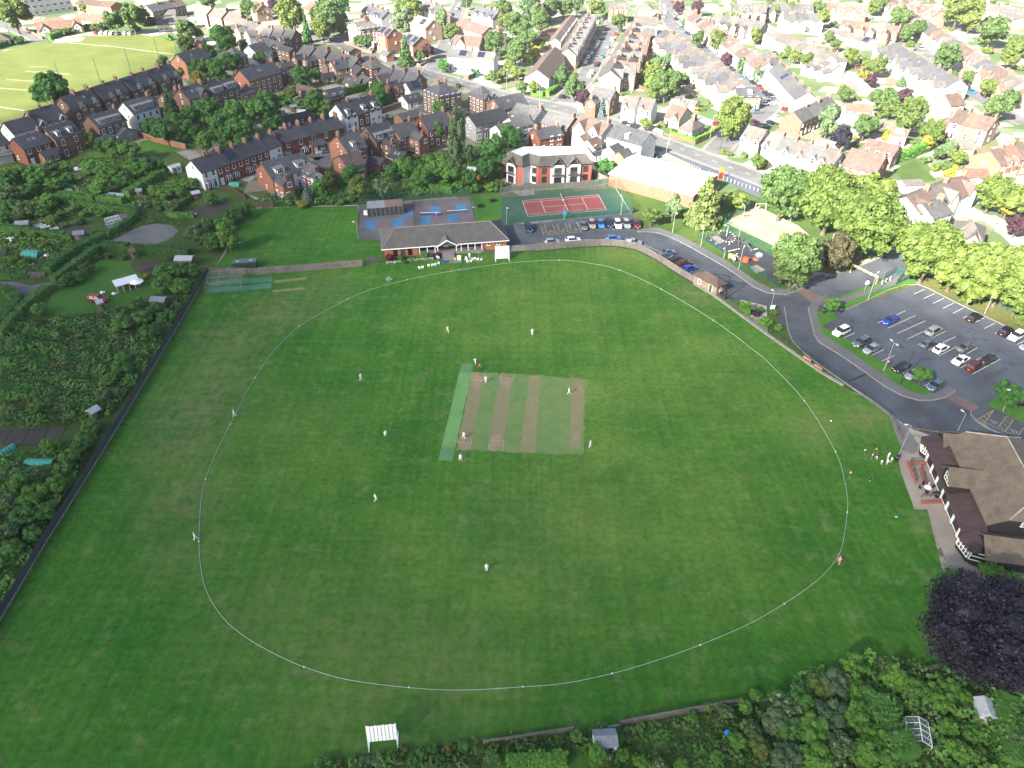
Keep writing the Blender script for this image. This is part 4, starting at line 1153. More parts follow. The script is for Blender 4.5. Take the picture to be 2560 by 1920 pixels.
def pavilion():
 E=thing("cricket_pavilion","long single storey brick cricket pavilion with grey hipped roof and white veranda posts","pavilion",(-33.6,170.3,0),math.radians(11))
 L,D=33.0,12.4
 zt=2.75
 R=poly_roof("roof",[(0,0,zt),(L,0,zt),(L,D,zt),(0,D,zt),(4.2,6.1,5.6),(28.9,6.1,5.6)],[(0,1,5,4),(2,3,4,5),(1,2,5),(3,0,4)],PAV_TILE,E)
 mb=MB()
 for a,b_ in (((0,0,zt),(4.2,6.1,5.6)),((L,0,zt),(28.9,6.1,5.6)),((4.2,6.1,5.6),(28.9,6.1,5.6)),((L,D,zt),(28.9,6.1,5.6))):
  mb.tube(Vector(a)+Vector((0,0,.05)),Vector(b_)+Vector((0,0,.05)),0.11,0.11,5)
 mb.build("ridge_tiles",plain("ridge_tile",(0.2,0.18,0.165),0.85,0.2),R)
 # porch gable
 px=16.7
 poly_roof("porch_roof",[(px-2.75,-0.55,2.62),(px,-0.55,4.25),(px+2.75,-0.55,2.62),(px+2.75,0.3,2.62),(px,3.5,4.3),(px-2.75,0.3,2.62)],[(0,1,4,5),(1,2,3,4)],PAV_TILE,E)
 mb=MB()
 for q in (-1,1):mb.tube((px+q*2.8,-0.6,2.55),(px,-0.6,4.2),0.14,0.14,4)
 mb.build("barge_board",WHITE,E)
 mb=MB()
 mb.add([(px-2.3,-0.3,2.7),(px+2.3,-0.3,2.7),(px,-0.3,4.05)],[(0,1,2)])
 mb.build("gable_panel",plain("dark_board",(0.06,0.065,0.075),0.7,0.1),E)
 mb=MB()
 mb.box((L/2,0.02,zt-0.12),(L,0.06,0.24)).box((0.02,D/2,zt-0.12),(0.06,D-.1,0.24)).box((L-0.02,D/2,zt-0.12),(0.06,D-.1,0.24))
 mb.build("fascia",WHITE,E)
 mb=MB()
 mb.box((5.0,6.2,1.3),(8.6,11.0,2.6)).box((29.3,6.2,1.3),(6.2,11.0,2.6)).box((17.7,7.6,1.3),(17.0,8.2,2.6))
 mb.build("wall",BRICK_ORANGE,E)
 for x in (3.4,5.3,7.2):
  b_=MB()
  b_.box((0,0,1.25),(0.9,0.06,2.1),1).box((-.5,0,1.25),(.1,.1,2.2),0).box((.5,0,1.25),(.1,.1,2.2),0).box((0,0,0.66),(0.9,.1,.08),0).box((0,0,2.3),(0.9,.1,.08),0)
  b_.build("window",[DARKFRAME,GLASS],E,(x,0.65,0.05))
 for x in (27.6,30.2):put("window",WIN["small"][2],E,ID,(x,0.69,1.4))
 MB().box((17.9,1.75,0.3),(17.0,3.3,0.6)).build("deck",DECK,E)
 for x in (9.6,11.6,13.6,14.3,19.1,20.4,22.2,24.0,25.8):
  MB().box((x,0.35,1.6),(0.17,0.17,2.2)).build("post",WHITE,E)
 for x,k in ((11.2,"patio"),(13.9,"patio"),(19.8,"patio"),(22.8,"patio"),(25.0,"mid")):
  put("window",WIN[k][2],E,ID,(x,3.48,0.65 if k=="patio" else 1.3))
 o=put("door",DOOR,E,ID,(16.8,3.48,0.6));recolour(o,None,DOORS[3])
 mb=MB()
 mb.add([(15.2,-3.6,0.12),(18.4,-3.6,0.12),(18.4,0.1,0.6),(15.2,0.1,0.6),(15.2,-3.6,0.02),(18.4,-3.6,0.02),(18.4,0.1,0.02),(15.2,0.1,0.02)],[(0,1,2,3),(0,4,5,1),(1,5,6,2),(3,7,4,0)])
 mb.build("ramp",DECK,E)
 for x0,x1 in ((9.5,14.4),(19.0,26.0)):
  mb=MB()
  for z in (0.85,1.35):mb.tube((x0,0.3,z),(x1,0.3,z),0.035,0.035,4)
  for k in range(5):mb.tube((x0+(x1-x0)*k/4,0.3,0.6),(x0+(x1-x0)*k/4,0.3,1.4),0.03,0.03,4)
  mb.build("railing",STEEL,E)
pavilion()
# ------------------------------------------------------------------ club house at the right edge
CLUB_TILE=roofing("club_tile_roof",(0.185,0.145,0.105),0.22,0.3)
VER_FELT=plain("brown_felt_roof",(0.060,0.036,0.036),0.8,0.2,1.0)
def clubhouse():
 E=thing("club_house","dark timber club house with broad brown tiled roof and white veranda windows","club house",(71.9,88.3,0),math.radians(-9))
 mb=MB()
 mb.prism([(0,-9.7),(0,9.4),(-0.6,10.4),(-0.2,12.0),(2.9,12.6),(16,12.6),(16,-14.6),(3.4,-14.8),(-0.2,-14.0),(-0.9,-11.2)],0,2.75)
 mb.box((9.4,0,3.9),(12.9,19.2,2.3))
 mb.build("wall",DARK_TIMBER,E)
 # veranda roof
 V=[(-0.55,-9.9,2.75),(-0.55,9.6,2.75),(-1.2,10.6,2.72),(-0.6,12.4,2.72),(2.9,13.0,3.3),(2.9,10.0,3.85),(2.9,-9.8,3.85),(2.9,-12.2,3.3),(0.6,-14.6,2.8),(-0.6,-14.2,2.72),(-1.4,-11.3,2.72)]
 poly_roof("veranda_roof",V,[tuple(reversed((1,2,3,4,5))),tuple(reversed((0,1,5,6))),tuple(reversed((10,0,6,7,8,9)))],VER_FELT,E,0.12)
 # main roof with clipped gables
 M_=[(2.3,-10.4,4.9),(2.3,10.2,4.9),(4.9,10.2,6.5),(9.3,6.6,9.1),(13.7,10.2,6.5),(16.6,10.2,4.9),(16.6,-10.4,4.9),(13.7,-10.4,6.5),(9.3,-6.8,9.1),(4.9,-10.4,6.5)]
 poly_roof("roof",M_,[tuple(reversed(q)) for q in ((0,1,2,3,8,9),(2,4,3),(3,4,5,6,7,8),(7,9,8))],CLUB_TILE,E,0.2)
 mb=MB()
 for s in (9.55,-9.75):
  mb.add([(3.0,s,4.9),(15.8,s,4.9),(13.7,s,6.35),(4.9,s,6.35)],[(0,1,2,3)])
 mb.build("gable_wall",DARK_TIMBER,E)
 mb=MB()
 mb.tube((9.3,6.6,9.12),(9.3,-6.8,9.12),0.14,0.14,5)
 for s,k in ((10.2,6.6),(-10.4,-6.8)):
  for x in (4.9,13.7):mb.tube((x,s,6.5),(9.3,k,9.1),0.12,0.12,5)
 mb.build("ridge_tiles",plain("club_ridge",(0.3,0.27,0.22),0.85,0.2),E)
 # central gable over the entrance
 T=Matrix.Translation((1.9,-0.2,0))
 mb=MB()
 section(mb,[(-2.0,3.0),(2.0,3.0),(2.0,5.1),(0,6.7),(-2.0,5.1)],-2.2,4.5,0,T)
 mb.build("entrance_gable",DARK_TIMBER,E)
 mb=MB()
 section(mb,[(-2.4,4.8),(0,6.75),(2.4,4.8),(2.4,4.98),(0,6.95),(-2.4,4.98)],-2.9,5.2,0,T)
 mb.build("gable_roof",CLUB_TILE,E)
 mb=MB()
 for y in (-1.1,-0.4,0.3,1.0):mb.box((-0.33,y-0.2,4.5),(0.08,0.1,1.5))
 for z in (3.8,4.5,5.2):mb.box((-0.32,-0.25,z),(0.07,2.3,0.1))
 mb.build("gable_window",FRAME,E)
 # cross wings
 for y0,x0,wd,zr,ze,x1 in ((11.0,2.3,4.2,4.9,3.4,12.0),(-12.6,1.6,5.4,4.7,2.9,14.0)):
  mb=MB()
  section(mb,[(y0-wd/2,2.2),(y0+wd/2,2.2),(y0+wd/2,ze),(y0,zr),(y0-wd/2,ze)],x0,x1)
  mb.build("wing_wall",DARK_TIMBER,E)
  k=(zr-ze)/(wd/2)
  e=wd/2+0.4
  mb=MB()
  section(mb,[(y0-e,ze-.4*k),(y0,zr+.05),(y0+e,ze-.4*k),(y0+e,ze-.4*k+.18),(y0,zr+.25),(y0-e,ze-.4*k+.18)],x0-0.4,x1)
  mb.build("wing_roof",CLUB_TILE,E)
 # white window frames of the veranda front
 for k in range(7):
  y=8.6-k*2.95
  if k==3:y=-0.4
  mb=MB()
  mb.box((-0.14,y,1.5),(0.16,0.5,2.3),0)
  mb.box((-0.06,y-1.45,1.5),(0.05,2.5,1.9),1)
  mb.box((-0.10,y-1.45,0.55),(0.1,2.6,0.14),0).box((-0.10,y-1.45,2.45),(0.1,2.6,0.14),0)
  mb.build("front_window",[FRAME,GLASS],E)
 def bay_win(a,b_,n):
  a,b_=Vector(a),Vector(b_)
  d=(b_-a).normalized()
  nn=Vector((d.y,-d.x,0))
  if nn.x > 0:nn=-nn
  mb=MB()
  rz=ang_of(a,b_)
  mid=(a+b_)/2+nn*0.06
  L=(b_-a).length
  mb.box((mid.x,mid.y,1.75),(L-.3,0.05,1.5),1,rz)
  for k in range(n+1):
   p=a+d*(0.12+(L-.24)*k/n)+nn*0.09
   mb.box((p.x,p.y,1.75),(0.14,0.12,1.6),0,rz)
  for z in (1.0,1.8,2.5):mb.box((mid.x+nn.x*.03,mid.y+nn.y*.03,z),(L-.2,0.1,0.12),0,rz)
  mb.build("bay_window",[FRAME,GLASS],E)
 bay_win((0,9.4,0),(-0.6,10.4,0),2);bay_win((-0.6,10.4,0),(-0.2,12.0,0),3)
 bay_win((0,-9.7,0),(-0.9,-11.2,0),3);bay_win((-0.9,-11.2,0),(-0.2,-14.0,0),4);bay_win((-0.2,-14.0,0),(3.4,-14.8,0),1)
 for y in (6.5,-6.5):MB().box((2.9,y,4.4),(0.12,2.6,0.55)).build("clerestory_window",FRAME,E)
 mb=MB()
 mb.box((8.9,-9.78,5.3),(3.4,0.1,0.9),1)
 for k in range(6):mb.box((7.3+k*.64,-9.86,5.3),(0.1,0.1,1.0),0)
 for z in (4.85,5.3,5.75):mb.box((8.9,-9.86,z),(3.5,0.09,0.1),0)
 mb.build("gable_end_window",[FRAME,GLASS],E)
 for k,y in enumerate((-13.9,-8.3)):
  pass
clubhouse()
# ramp, walls and rails in front of the club house
BRICK_RED=plain("low_wall_brick",(0.30,0.11,0.075),0.85,0.2,2,fine=8)
def wall_line(name,label,pts,h,t,m,cat="wall",cap=None,group=None):
 o=thing(name,label,cat,(pts[0][0],pts[0][1],0),0,group)
 mb=MB()
 for a,b_ in zip(pts,pts[1:]):
  mid=((a[0]+b_[0])/2-pts[0][0],(a[1]+b_[1])/2-pts[0][1],h/2)
  mb.box(mid,(math.hypot(b_[0]-a[0],b_[1]-a[1])+t*.5,t,h),0,ang_of(a,b_))
 mb.build("wall",m,o)
 if cap:
  mb=MB()
  for a,b_ in zip(pts,pts[1:]):
   mid=((a[0]+b_[0])/2-pts[0][0],(a[1]+b_[1])/2-pts[0][1],h+0.04)
   mb.box(mid,(math.hypot(b_[0]-a[0],b_[1]-a[1])+t,t+0.08,0.08),0,ang_of(a,b_))
  mb.build("coping",cap,o)
 return o
wall_line("low_wall","low red brick ramp wall on the club terrace nearest the field",poly('R',[(480,525),(285,520),(375,725)]),0.75,0.25,BRICK_RED)
wall_line("low_wall","low red brick ramp wall between the two terrace rails",poly('R',[(420,575),(475,760)]),0.75,0.25,BRICK_RED)
wall_line("low_wall","low red brick planter wall below the terrace table",poly('R',[(440,935),(660,920)]),0.6,0.5,BRICK_RED)
def rail(name,label,pts,h=1.0,m=None,group=None):
 o=thing(name,label,"railing",(pts[0][0],pts[0][1],0.1),0,group)
 mb=MB()
 P=[Vector((p[0]-pts[0][0],p[1]-pts[0][1],0)) for p in pts]
 for a,b_ in zip(P,P[1:]):
  for z in (h,h*.55):mb.tube(a+Vector((0,0,z)),b_+Vector((0,0,z)),0.03,0.03,4)
 mb.build("rail",m or BLACK_METAL,o)
 for a,b_ in zip(P,P[1:]):
  n=max(1,int((b_-a).length/1.8))
  for k in range(n+1):
   p=a.lerp(b_,k/n)
   MB().tube((p.x,p.y,0),(p.x,p.y,h+.03),0.035,0.035,5).build("post",m or BLACK_METAL,o)
 return o
rail("terrace_railing","black handrail along the outer ramp wall of the club terrace",poly('R',[(470,500),(320,500),(385,700)]))
rail("terrace_railing","black handrail along the inner ramp of the club terrace",poly('R',[(430,565),(490,740)]))
rail("terrace_railing","black handrail beside the planter below the terrace table",poly('R',[(430,880),(530,870),(690,885)]))
def picnic_table():
 p=at('R',490,800)
 E=thing("terrace_table","round white topped table with dark chairs on the club terrace","table",(p.x,p.y,0.16))
 MB().tube((0,0,0.7),(0,0,0.75),0.6,0.6,16).build("table_top",WHITE,E)
 MB().tube((0,0,0),(0,0,0.7),0.05,0.05,6).tube((0,0,0),(0,0,0.05),0.3,0.3,10).build("pedestal",BLACK_METAL,E)
 for k in range(5):
  a=k*1.26+.4
  c=thing("terrace_chair","dark metal chair drawn up to the round white terrace table","chair",(p.x+math.cos(a)*1.15,p.y+math.sin(a)*1.15,0.16),a-math.pi/2,"dark chairs round the terrace table")
  MB().box((0,0,0.44),(0.44,0.44,0.05)).build("seat",BLACK_METAL,c)
  MB().box((0,0.2,0.75),(0.44,0.04,0.5)).build("backrest",BLACK_METAL,c)
  for sx_ in (-1,1):
   for sy_ in (-1,1):MB().tube((sx_*.2,sy_*.2,0),(sx_*.19,sy_*.19,0.44),0.02,0.02,4).build("leg",BLACK_METAL,c)
picnic_table()
# ------------------------------------------------------------------ flats with white gabled bays
FLAT_BRICK=plain("flats_brick",(0.30,0.085,0.062),0.85,0.12,1.2,fine=8)
FLAT_TILE=roofing("flats_roof_tile",(0.085,0.078,0.075),0.2)
PALE_FELT=plain("pale_roof_membrane",(0.42,0.44,0.46),0.7,0.08,0.5)
def flats():
 O=Vector((10,222,0))
 E=thing("block_of_flats","two storey brick flats with white gabled bays and dark mansard roof behind the tennis court","flats",O)
 l=lambda p,z=0:Vector((p[0]-O.x,p[1]-O.y,z))
 front=[(-3.8,225.4),(2.4,220.3),(4.6,222.6),(7.1,221.0),(23.8,224.1)]
 back=[(22.2,232.8),(11.0,232.5),(2.5,232.0)]
 foot=front+back
 mb=MB();mb.prism([(p[0]-O.x,p[1]-O.y) for p in foot],0,6.05);mb.build("wall",FLAT_BRICK,E)
 ev=[(-4.2,225.6),(2.4,219.9),(4.6,222.1),(7.0,220.6),(24.3,223.8),(22.5,233.2),(11.0,233.0),(2.2,232.5)]
 ft=[(-1.3,225.4),(2.1,221.6),(4.3,224.2),(7.9,221.8),(21.5,224.8),(20.6,230.6),(11.2,230.4),(2.6,229.8)]
 n=8
 mb=MB()
 mb.add([l(p,5.85) for p in ev]+[l(p,8.75) for p in ft],[(i,(i+1) % n,n+(i+1) % n,n+i) for i in range(n)])
 R=mb.build("roof",FLAT_TILE,E)
 mb=MB();mb.prism([(p[0]-O.x,p[1]-O.y) for p in ft],8.6,8.8);mb.build("flat_roof",PALE_FELT,R)
 # zigzag parapet
 zz=[at('S',*q,9.0) for q in ((340,275),(540,200),(730,240),(915,180),(1170,265),(1330,215),(1610,288))]
 mb=MB();mb.path([l(p,8.85) for p in zz],0.1,4);mb.build("parapet_trim",PALE_FELT,R)
 mb=MB()
 for a,b_ in zip(ev,ev[1:5]):mb.tube(l(a,5.85),l(b_,5.85),0.1,0.1,4)
 mb.build("gutter",BLACK_METAL,E)
 def face(a,b_):
  a,b_=Vector(a),Vector(b_)
  return a,b_,ang_of(a,b_)
 FR=face(front[3],front[4]);FL=face(front[0],front[1]);FN=face(front[2],front[3]);FM=face(front[1],front[2])
 def pt(F,t,out=0.0):
  p=F[0].lerp(F[1],t)
  return Vector((p.x+math.sin(F[2])*out-O.x,p.y-math.cos(F[2])*out-O.y,0))
 def bayblock(F,t,w_,gab=True):
  p=pt(F,t,0.25)
  T=Matrix.Translation(p) @ Matrix.Rotation(F[2],4,'Z')
  MB().box((0,0.1,3.0),(w_,0.9,6.0),0,T=T).build("white_bay",WALLS['w'],E)
  if gab:
   Tg=T @ Matrix.Rotation(math.pi/2,4,'Z')
   mb=MB();section(mb,[(-w_/2,5.7),(w_/2,5.7),(0,5.7+w_*.56)],-0.3,2.6,0,Tg);mb.build("gable",DARK_TIMBER,E)
   e=w_/2+.3
   zr=5.75+w_*.56
   mb=MB();section(mb,[(-e,5.4),(0,zr),(e,5.4),(e,5.58),(0,zr+.2),(-e,5.58)],-0.75,2.8,0,Tg);mb.build("gable_roof",FLAT_TILE,E)
   mb=MB()
   for q in (-1,1):mb.tube((-0.78,q*e,5.45),(-0.78,0,zr+.05),0.08,0.08,4,0,Tg)
   mb.build("barge_board",TIMBER_GREY,E)
  for z,k in ((0.1,"patio"),(3.15,"patio")):
   o=put("window",WIN[k][2],E,T,(0,-0.36,z))
  MB().box((0,-0.75,2.95),(w_*.86,0.9,0.14),0,T=T).build("balcony",DARK_TIMBER,E)
  mb=MB()
  mb.tube((-w_*.42,-1.15,3.95),(w_*.42,-1.15,3.95),0.03,0.03,4,0,T)
  for k in range(7):mb.tube((-w_*.42+w_*.84*k/6,-1.15,3.0),(-w_*.42+w_*.84*k/6,-1.15,3.95),0.02,0.02,4,0,T)
  mb.build("balcony_rail",STEEL,E)
 bayblock(FR,0.36,4.3);bayblock(FR,0.655,4.3);bayblock(FL,0.48,3.6)
 for F,t in ((FR,0.115),(FR,0.885),(FL,0.13),(FN,0.55)):
  for z in (0.6,3.3):
   p=pt(F,t,0.01)
   T=Matrix.Translation(p) @ Matrix.Rotation(F[2],4,'Z')
   put("window",WIN["dark"][2],E,T,(0,0,z))
 for F in (FM,FN):
  p=pt(F,0.5,0.03)
  T=Matrix.Translation(p) @ Matrix.Rotation(F[2],4,'Z')
  L=(F[1]-F[0]).length
  if F is FM:MB().box((0,0,3.0),(L-.06,0.04,5.9),0,T=T).build("white_panel",WALLS['w'],E)
  else:MB().box((-L*.1,0.02,3.0),(L*.7,0.04,5.9),0,T=T).build("white_panel",WALLS['w'],E)
 for q in ((315,350),(740,385),(935,410),(1000,410),(1575,375)):
  p=at('S',*q,7.4)
  T=Matrix.Translation(l(p,7.5)) @ Matrix.Rotation(FL[2] if q[0] < 400 else FR[2],4,'Z') @ Matrix.Rotation(math.radians(62),4,'X')
  put("skylight",SKYL,E,T,(0,0,0.05))
 mb=MB()
 mb.tube(pt(FR,0.507,0.5),pt(FR,0.507,0.5)+Vector((0,0,5.8)),0.09,0.09,5)
 mb.build("drainpipe",BLACK_METAL,E)
flats()
# ------------------------------------------------------------------ store with the big white roof
WHITE_METAL=plain("white_sheet_roof",(0.62,0.63,0.64),0.5,0.06,0.3)
def store():
 a,d=Vector((29.0,220.6,0)),math.radians(-35.3)
 E=thing("retail_store","low brick store with a broad white metal roof beside the main road","store",a,d)
 L,D=28.0,16.8
 zs=[(0,4.1),(5.6,4.6),(6.0,5.0),(11.2,5.5),(D,5.0)]
 mb=MB();section(mb,[(0.05,0),(D-.05,0)]+[(y,z-.1) for y,z in reversed(zs)],0.05,L-.05);mb.build("wall",plain("store_brick",(0.25,0.10,0.065),0.85,0.15,1.0,fine=8),E)
 mb=MB();section(mb,[(y+(-.15 if y==0 else .15 if y==D else 0),z) for y,z in zs]+[(y+(-.15 if y==0 else .15 if y==D else 0),z+.16) for y,z in reversed(zs)],-0.15,L+.15);R=mb.build("roof",WHITE_METAL,E)
 mb=MB();mb.box((L/2,-0.2,4.05),(L+.3,0.12,0.3));mb.build("gutter",WHITE,E)
 for x,y in ((5,3.5),(9.5,2.8),(14,8.2),(19,9)):
  MB().tube((x,y,4.6),(x,y,5.6),0.12,0.12,8).tube((x,y,5.6),(x,y,5.7),0.2,0.2,8).build("vent_pipe",STEEL,R)
 mb=MB()
 for k in range(14):mb.box((k*2+1,2.8,4.53),(0.05,5.5,0.06),0)
 mb.build("roof_seam",WHITE_METAL,R)
store()
# ------------------------------------------------------------------ brick block by the access road
E_=house("small brown brick block with hipped tiled roof between fence and access road",(47.35,157.9),math.radians(-54),7.2,3.1,3.7,2.45,"p","t","h",(),3,"service_block",None,None,"building")
mb=MB();mb.box((0,0,1.05),(0.9,0.1,2.1));mb.build("side_door",BLACK_METAL,E_,(3.62,0.4,0),math.pi/2)
# ------------------------------------------------------------------ sight screens
def sight_screen(label,a,b_,tilt,z0,z1,n=8):
 a,b_=Vector(a),Vector(b_)
 rz=ang_of(a,b_)
 w=(b_-a).length
 E=thing("sight_screen",label,"sight screen",(a+b_)/2,rz,"cricket sight screens")
 for k in range(n):
  x=-w/2+w*(k+.5)/n
  mb=MB()
  zz=[z0,z0+(z1-z0)*.3,z0+(z1-z0)*.75,z1-.05*(k % 2)]
  for q in range(3):
   y0_,y1_=tilt*(zz[q]/z1),tilt*(zz[q+1]/z1)
   dx=w/n/2-.035
   mb.add([(x-dx,y0_,zz[q]),(x+dx,y0_,zz[q]),(x+dx,y1_,zz[q+1]),(x-dx,y1_,zz[q+1]),(x-dx,y0_+.06,zz[q]),(x+dx,y0_+.06,zz[q]),(x+dx,y1_+.06,zz[q+1]),(x-dx,y1_+.06,zz[q+1])],
    [(0,1,2,3),(7,6,5,4),(0,3,7,4),(1,5,6,2),(2,6,7,3),(0,4,5,1)])
  mb.build("panel",WHITE,E)
 MB().box((0,tilt*.6+.12,z0+.3),(w,.07,.1)).box((0,tilt*.9+.12,z1-.4),(w,.07,.1)).build("cross_rail",WHITE,E)
 for s in (-1,1):
  x=s*(w/2-.05)
  MB().tube((x,0,0.05),(x,tilt+.1,z1),0.07,0.07,5).build("leg",WHITE,E)
  MB().tube((x,1.7,0.05),(x,tilt*.8+.1,z1*.8),0.05,0.05,5).build("brace",WHITE,E)
  MB().tube((x,-0.3,0.1),(x,1.9,0.1),0.07,0.07,5).build("skid",WHITE,E)
p,q=at('M',697,1090),at('M',953,1064)
sight_screen("white slatted sight screen standing alone on the near edge of the field",p,q,0.8,1.35,3.9)
p,q=at('F',2070,878),at('F',2190,872)
sight_screen("white slatted sight screen in front of the pavilion's end wall",p,q,0.8,0.7,3.9)
# ------------------------------------------------------------------ stores by the practice lawn
SHED_GREEN=plain("dark_green_sheet",(0.018,0.05,0.042),0.6,0.2)
def shed(label,c,u,v,rz,L,w,h,wall,roof,pitch=0.5,name="shed",group=None,z=0.0):
 p=at(c,u,v)
 E=thing(name,label,"shed",p,math.radians(rz),group)
 block(E,ID,L,w,h+pitch,h,wall,roof,False,(0.12,0.12),eave=0.15)
 MB().box((0,-w/2-.02,h*.45),(0.8,0.05,h*.85)).build("door",TIMBER_GREY,E,(-L*.2,0,0))
 MB().box((L*.22,-w/2-.03,h*.6),(0.6,0.05,0.5)).build("window",GLASS,E)
 return E
SHED_ROOF=plain("grey_felt",(0.17,0.18,0.20),0.85,0.2,2)
SHED_ROOF2=plain("pale_felt",(0.33,0.35,0.37),0.8,0.2,2)
SHED_WALL=plain("shed_timber",(0.12,0.085,0.055),0.85,0.25,3)
E_=thing("roller_store","long dark green sheet metal store behind the grey board fence","shed",at('E',2125,930),math.radians(11))
mb=MB();section(mb,[(-1.2,0),(1.2,0),(1.2,1.75),(-1.2,2.0)],-2.7,2.7);mb.build("wall",SHED_GREEN,E_)
mb=MB();section(mb,[(-1.3,2.02),(1.3,1.77),(1.3,1.87),(-1.3,2.12)],-2.8,2.8);mb.build("roof",plain("green_grey_roof",(0.10,0.13,0.13),0.6,0.2),E_)
for x in (-1.6,1.5):MB().box((x,-0.2,2.05),(0.7,0.5,0.06)).build("roof_light",PALE_FELT,E_)
for k in range(4):
 a=at('F',1005+k*77,490-k*6)
 E_=thing("cage_container",f"open dark mesh storage bay with {'grey' if k < 2 else 'rusty'} roof, {ordinal(k)} of four beside the practice court","storage bay",a,math.radians(9),"storage bays beside the practice court")
 MB().box((0,2.1,1.25),(2.5,4.2,2.4)).build("cage_wall",plain("black_mesh_panel",(0.035,0.035,0.04),0.7,0.3,3,fine=9),E_)
 mb=MB();section(mb,[(0,2.5),(4.3,2.75),(4.3,2.87),(0,2.62)],-1.25,1.25);mb.build("roof",(SHED_ROOF if k < 2 else plain("rusty_roof",(0.14,0.095,0.08),0.85,0.2)),E_)
 for x in (-1.2,0,1.2):MB().box((x,-0.03,1.25),(0.06,0.06,2.5)).build("cage_post",STEEL,E_)
# ------------------------------------------------------------------ flat roofed building at the top left
def flat_building(label,c,u1,v1,u2,v2,D,h,wall,name="flat_roofed_building",bands=2):
 a,b_=at(c,u1,v1),at(c,u2,v2)
 rz=ang_of(a,b_)
 E=thing(name,label,"building",a,rz)
 L=(b_-a).length
 MB().box((L/2,D/2,h/2),(L,D,h)).build("wall",wall,E)
 MB().box((L/2,D/2,h+.1),(L+.4,D+.4,.25)).build("roof",FLATROOF,E)
 n=int(L/3.2)
 for st in range(bands):
  for k in range(n):put("window",WIN["wide"][2],E,ID,((k+.5)/n*L,-0.005,1.0+3*st))
flat_building("white modern flat roofed building with window bands beyond the far field",'A',235,150,640,95,12,9,WALLS['w'],bands=3)
flat_building("white flat roofed extension behind the orange brick dormered row",'B',1045,1350,1150,1372,4,2.8,WALLS['w'],bands=0)
flat_building("flat roofed concrete garage at the allotment's top corner",'A',10,1425,130,1400,6,2.6,WALLS['g'],bands=0,name="garage")
# row of lock up garages
ga,gb=at('D',640,615,2.4),at('D',800,780,2.4)
for k in range(9):
 p=ga.lerp(gb,(k+.5)/9)
 d=ang_of(ga,gb)
 E_=thing("lock_up_garage",f"flat grey roofed lock up garage, {ordinal(k)} from the far end of its row","garage",(p.x,p.y,0),d,"row of lock up garages")
 Lg=(gb-ga).length/9
 MB().box((0,2.6,1.15),(Lg-.02,5.4,2.3)).build("wall",WALLS['p'],E_)
 MB().box((0,2.6,2.38),(Lg-.02,5.7,.16)).build("roof",FLATROOF,E_)
 MB().box((0,-0.13,1.05),(Lg-.5,.05,2.0)).build("door",TIMBER_GREY,E_)
# conservatories
def conservatory(label,c,u,v,rz,L,w):
 p=at(c,u,v)
 E=thing("conservatory",label,"conservatory",p,math.radians(rz),None)
 MB().box((0,0,.3),(L,w,.6)).build("base_wall",WALLS['r'],E)
 MB().box((0,0,1.4),(L-.1,w-.1,1.6)).build("glazing",GLASS,E)
 mb=MB()
 for s in (-1,1):
  for k in range(int(L/.7)+1):mb.box((-L/2+k*L/int(L/.7),s*w/2,1.4),(.08,.08,1.7))
  for k in range(int(w/.7)+1):mb.box((s*L/2,-w/2+k*w/int(w/.7),1.4),(.09,.09,1.7))
 mb.build("frame",FRAME,E)
 mb=MB();section(mb,[(-w/2-.1,2.2),(0,3.1),(w/2+.1,2.2),(w/2+.1,2.28),(0,3.2),(-w/2-.1,2.28)],-L/2-.1,L/2+.1);R=mb.build("roof",plain("conservatory_roof",(0.42,0.46,0.5),0.3,0.1),E)
 mb=MB()
 for k in range(int(L/.8)+1):
  x=-L/2+k*L/int(L/.8)
  for s in (-1,1):mb.tube((x,s*w/2,2.3),(x,0,3.22),.04,.04,4)
 mb.build("roof_bar",FRAME,R)
conservatory("white framed glass conservatory behind the orange gabled house",'B',70,790,30,6.5,4)
conservatory("white framed lean-to conservatory left of the brick shed ruin",'B',1400,1290,40,5,3.2)
conservatory("small white glazed porch of the low slate garden house",'B',815,740,-20,3.6,2.4)
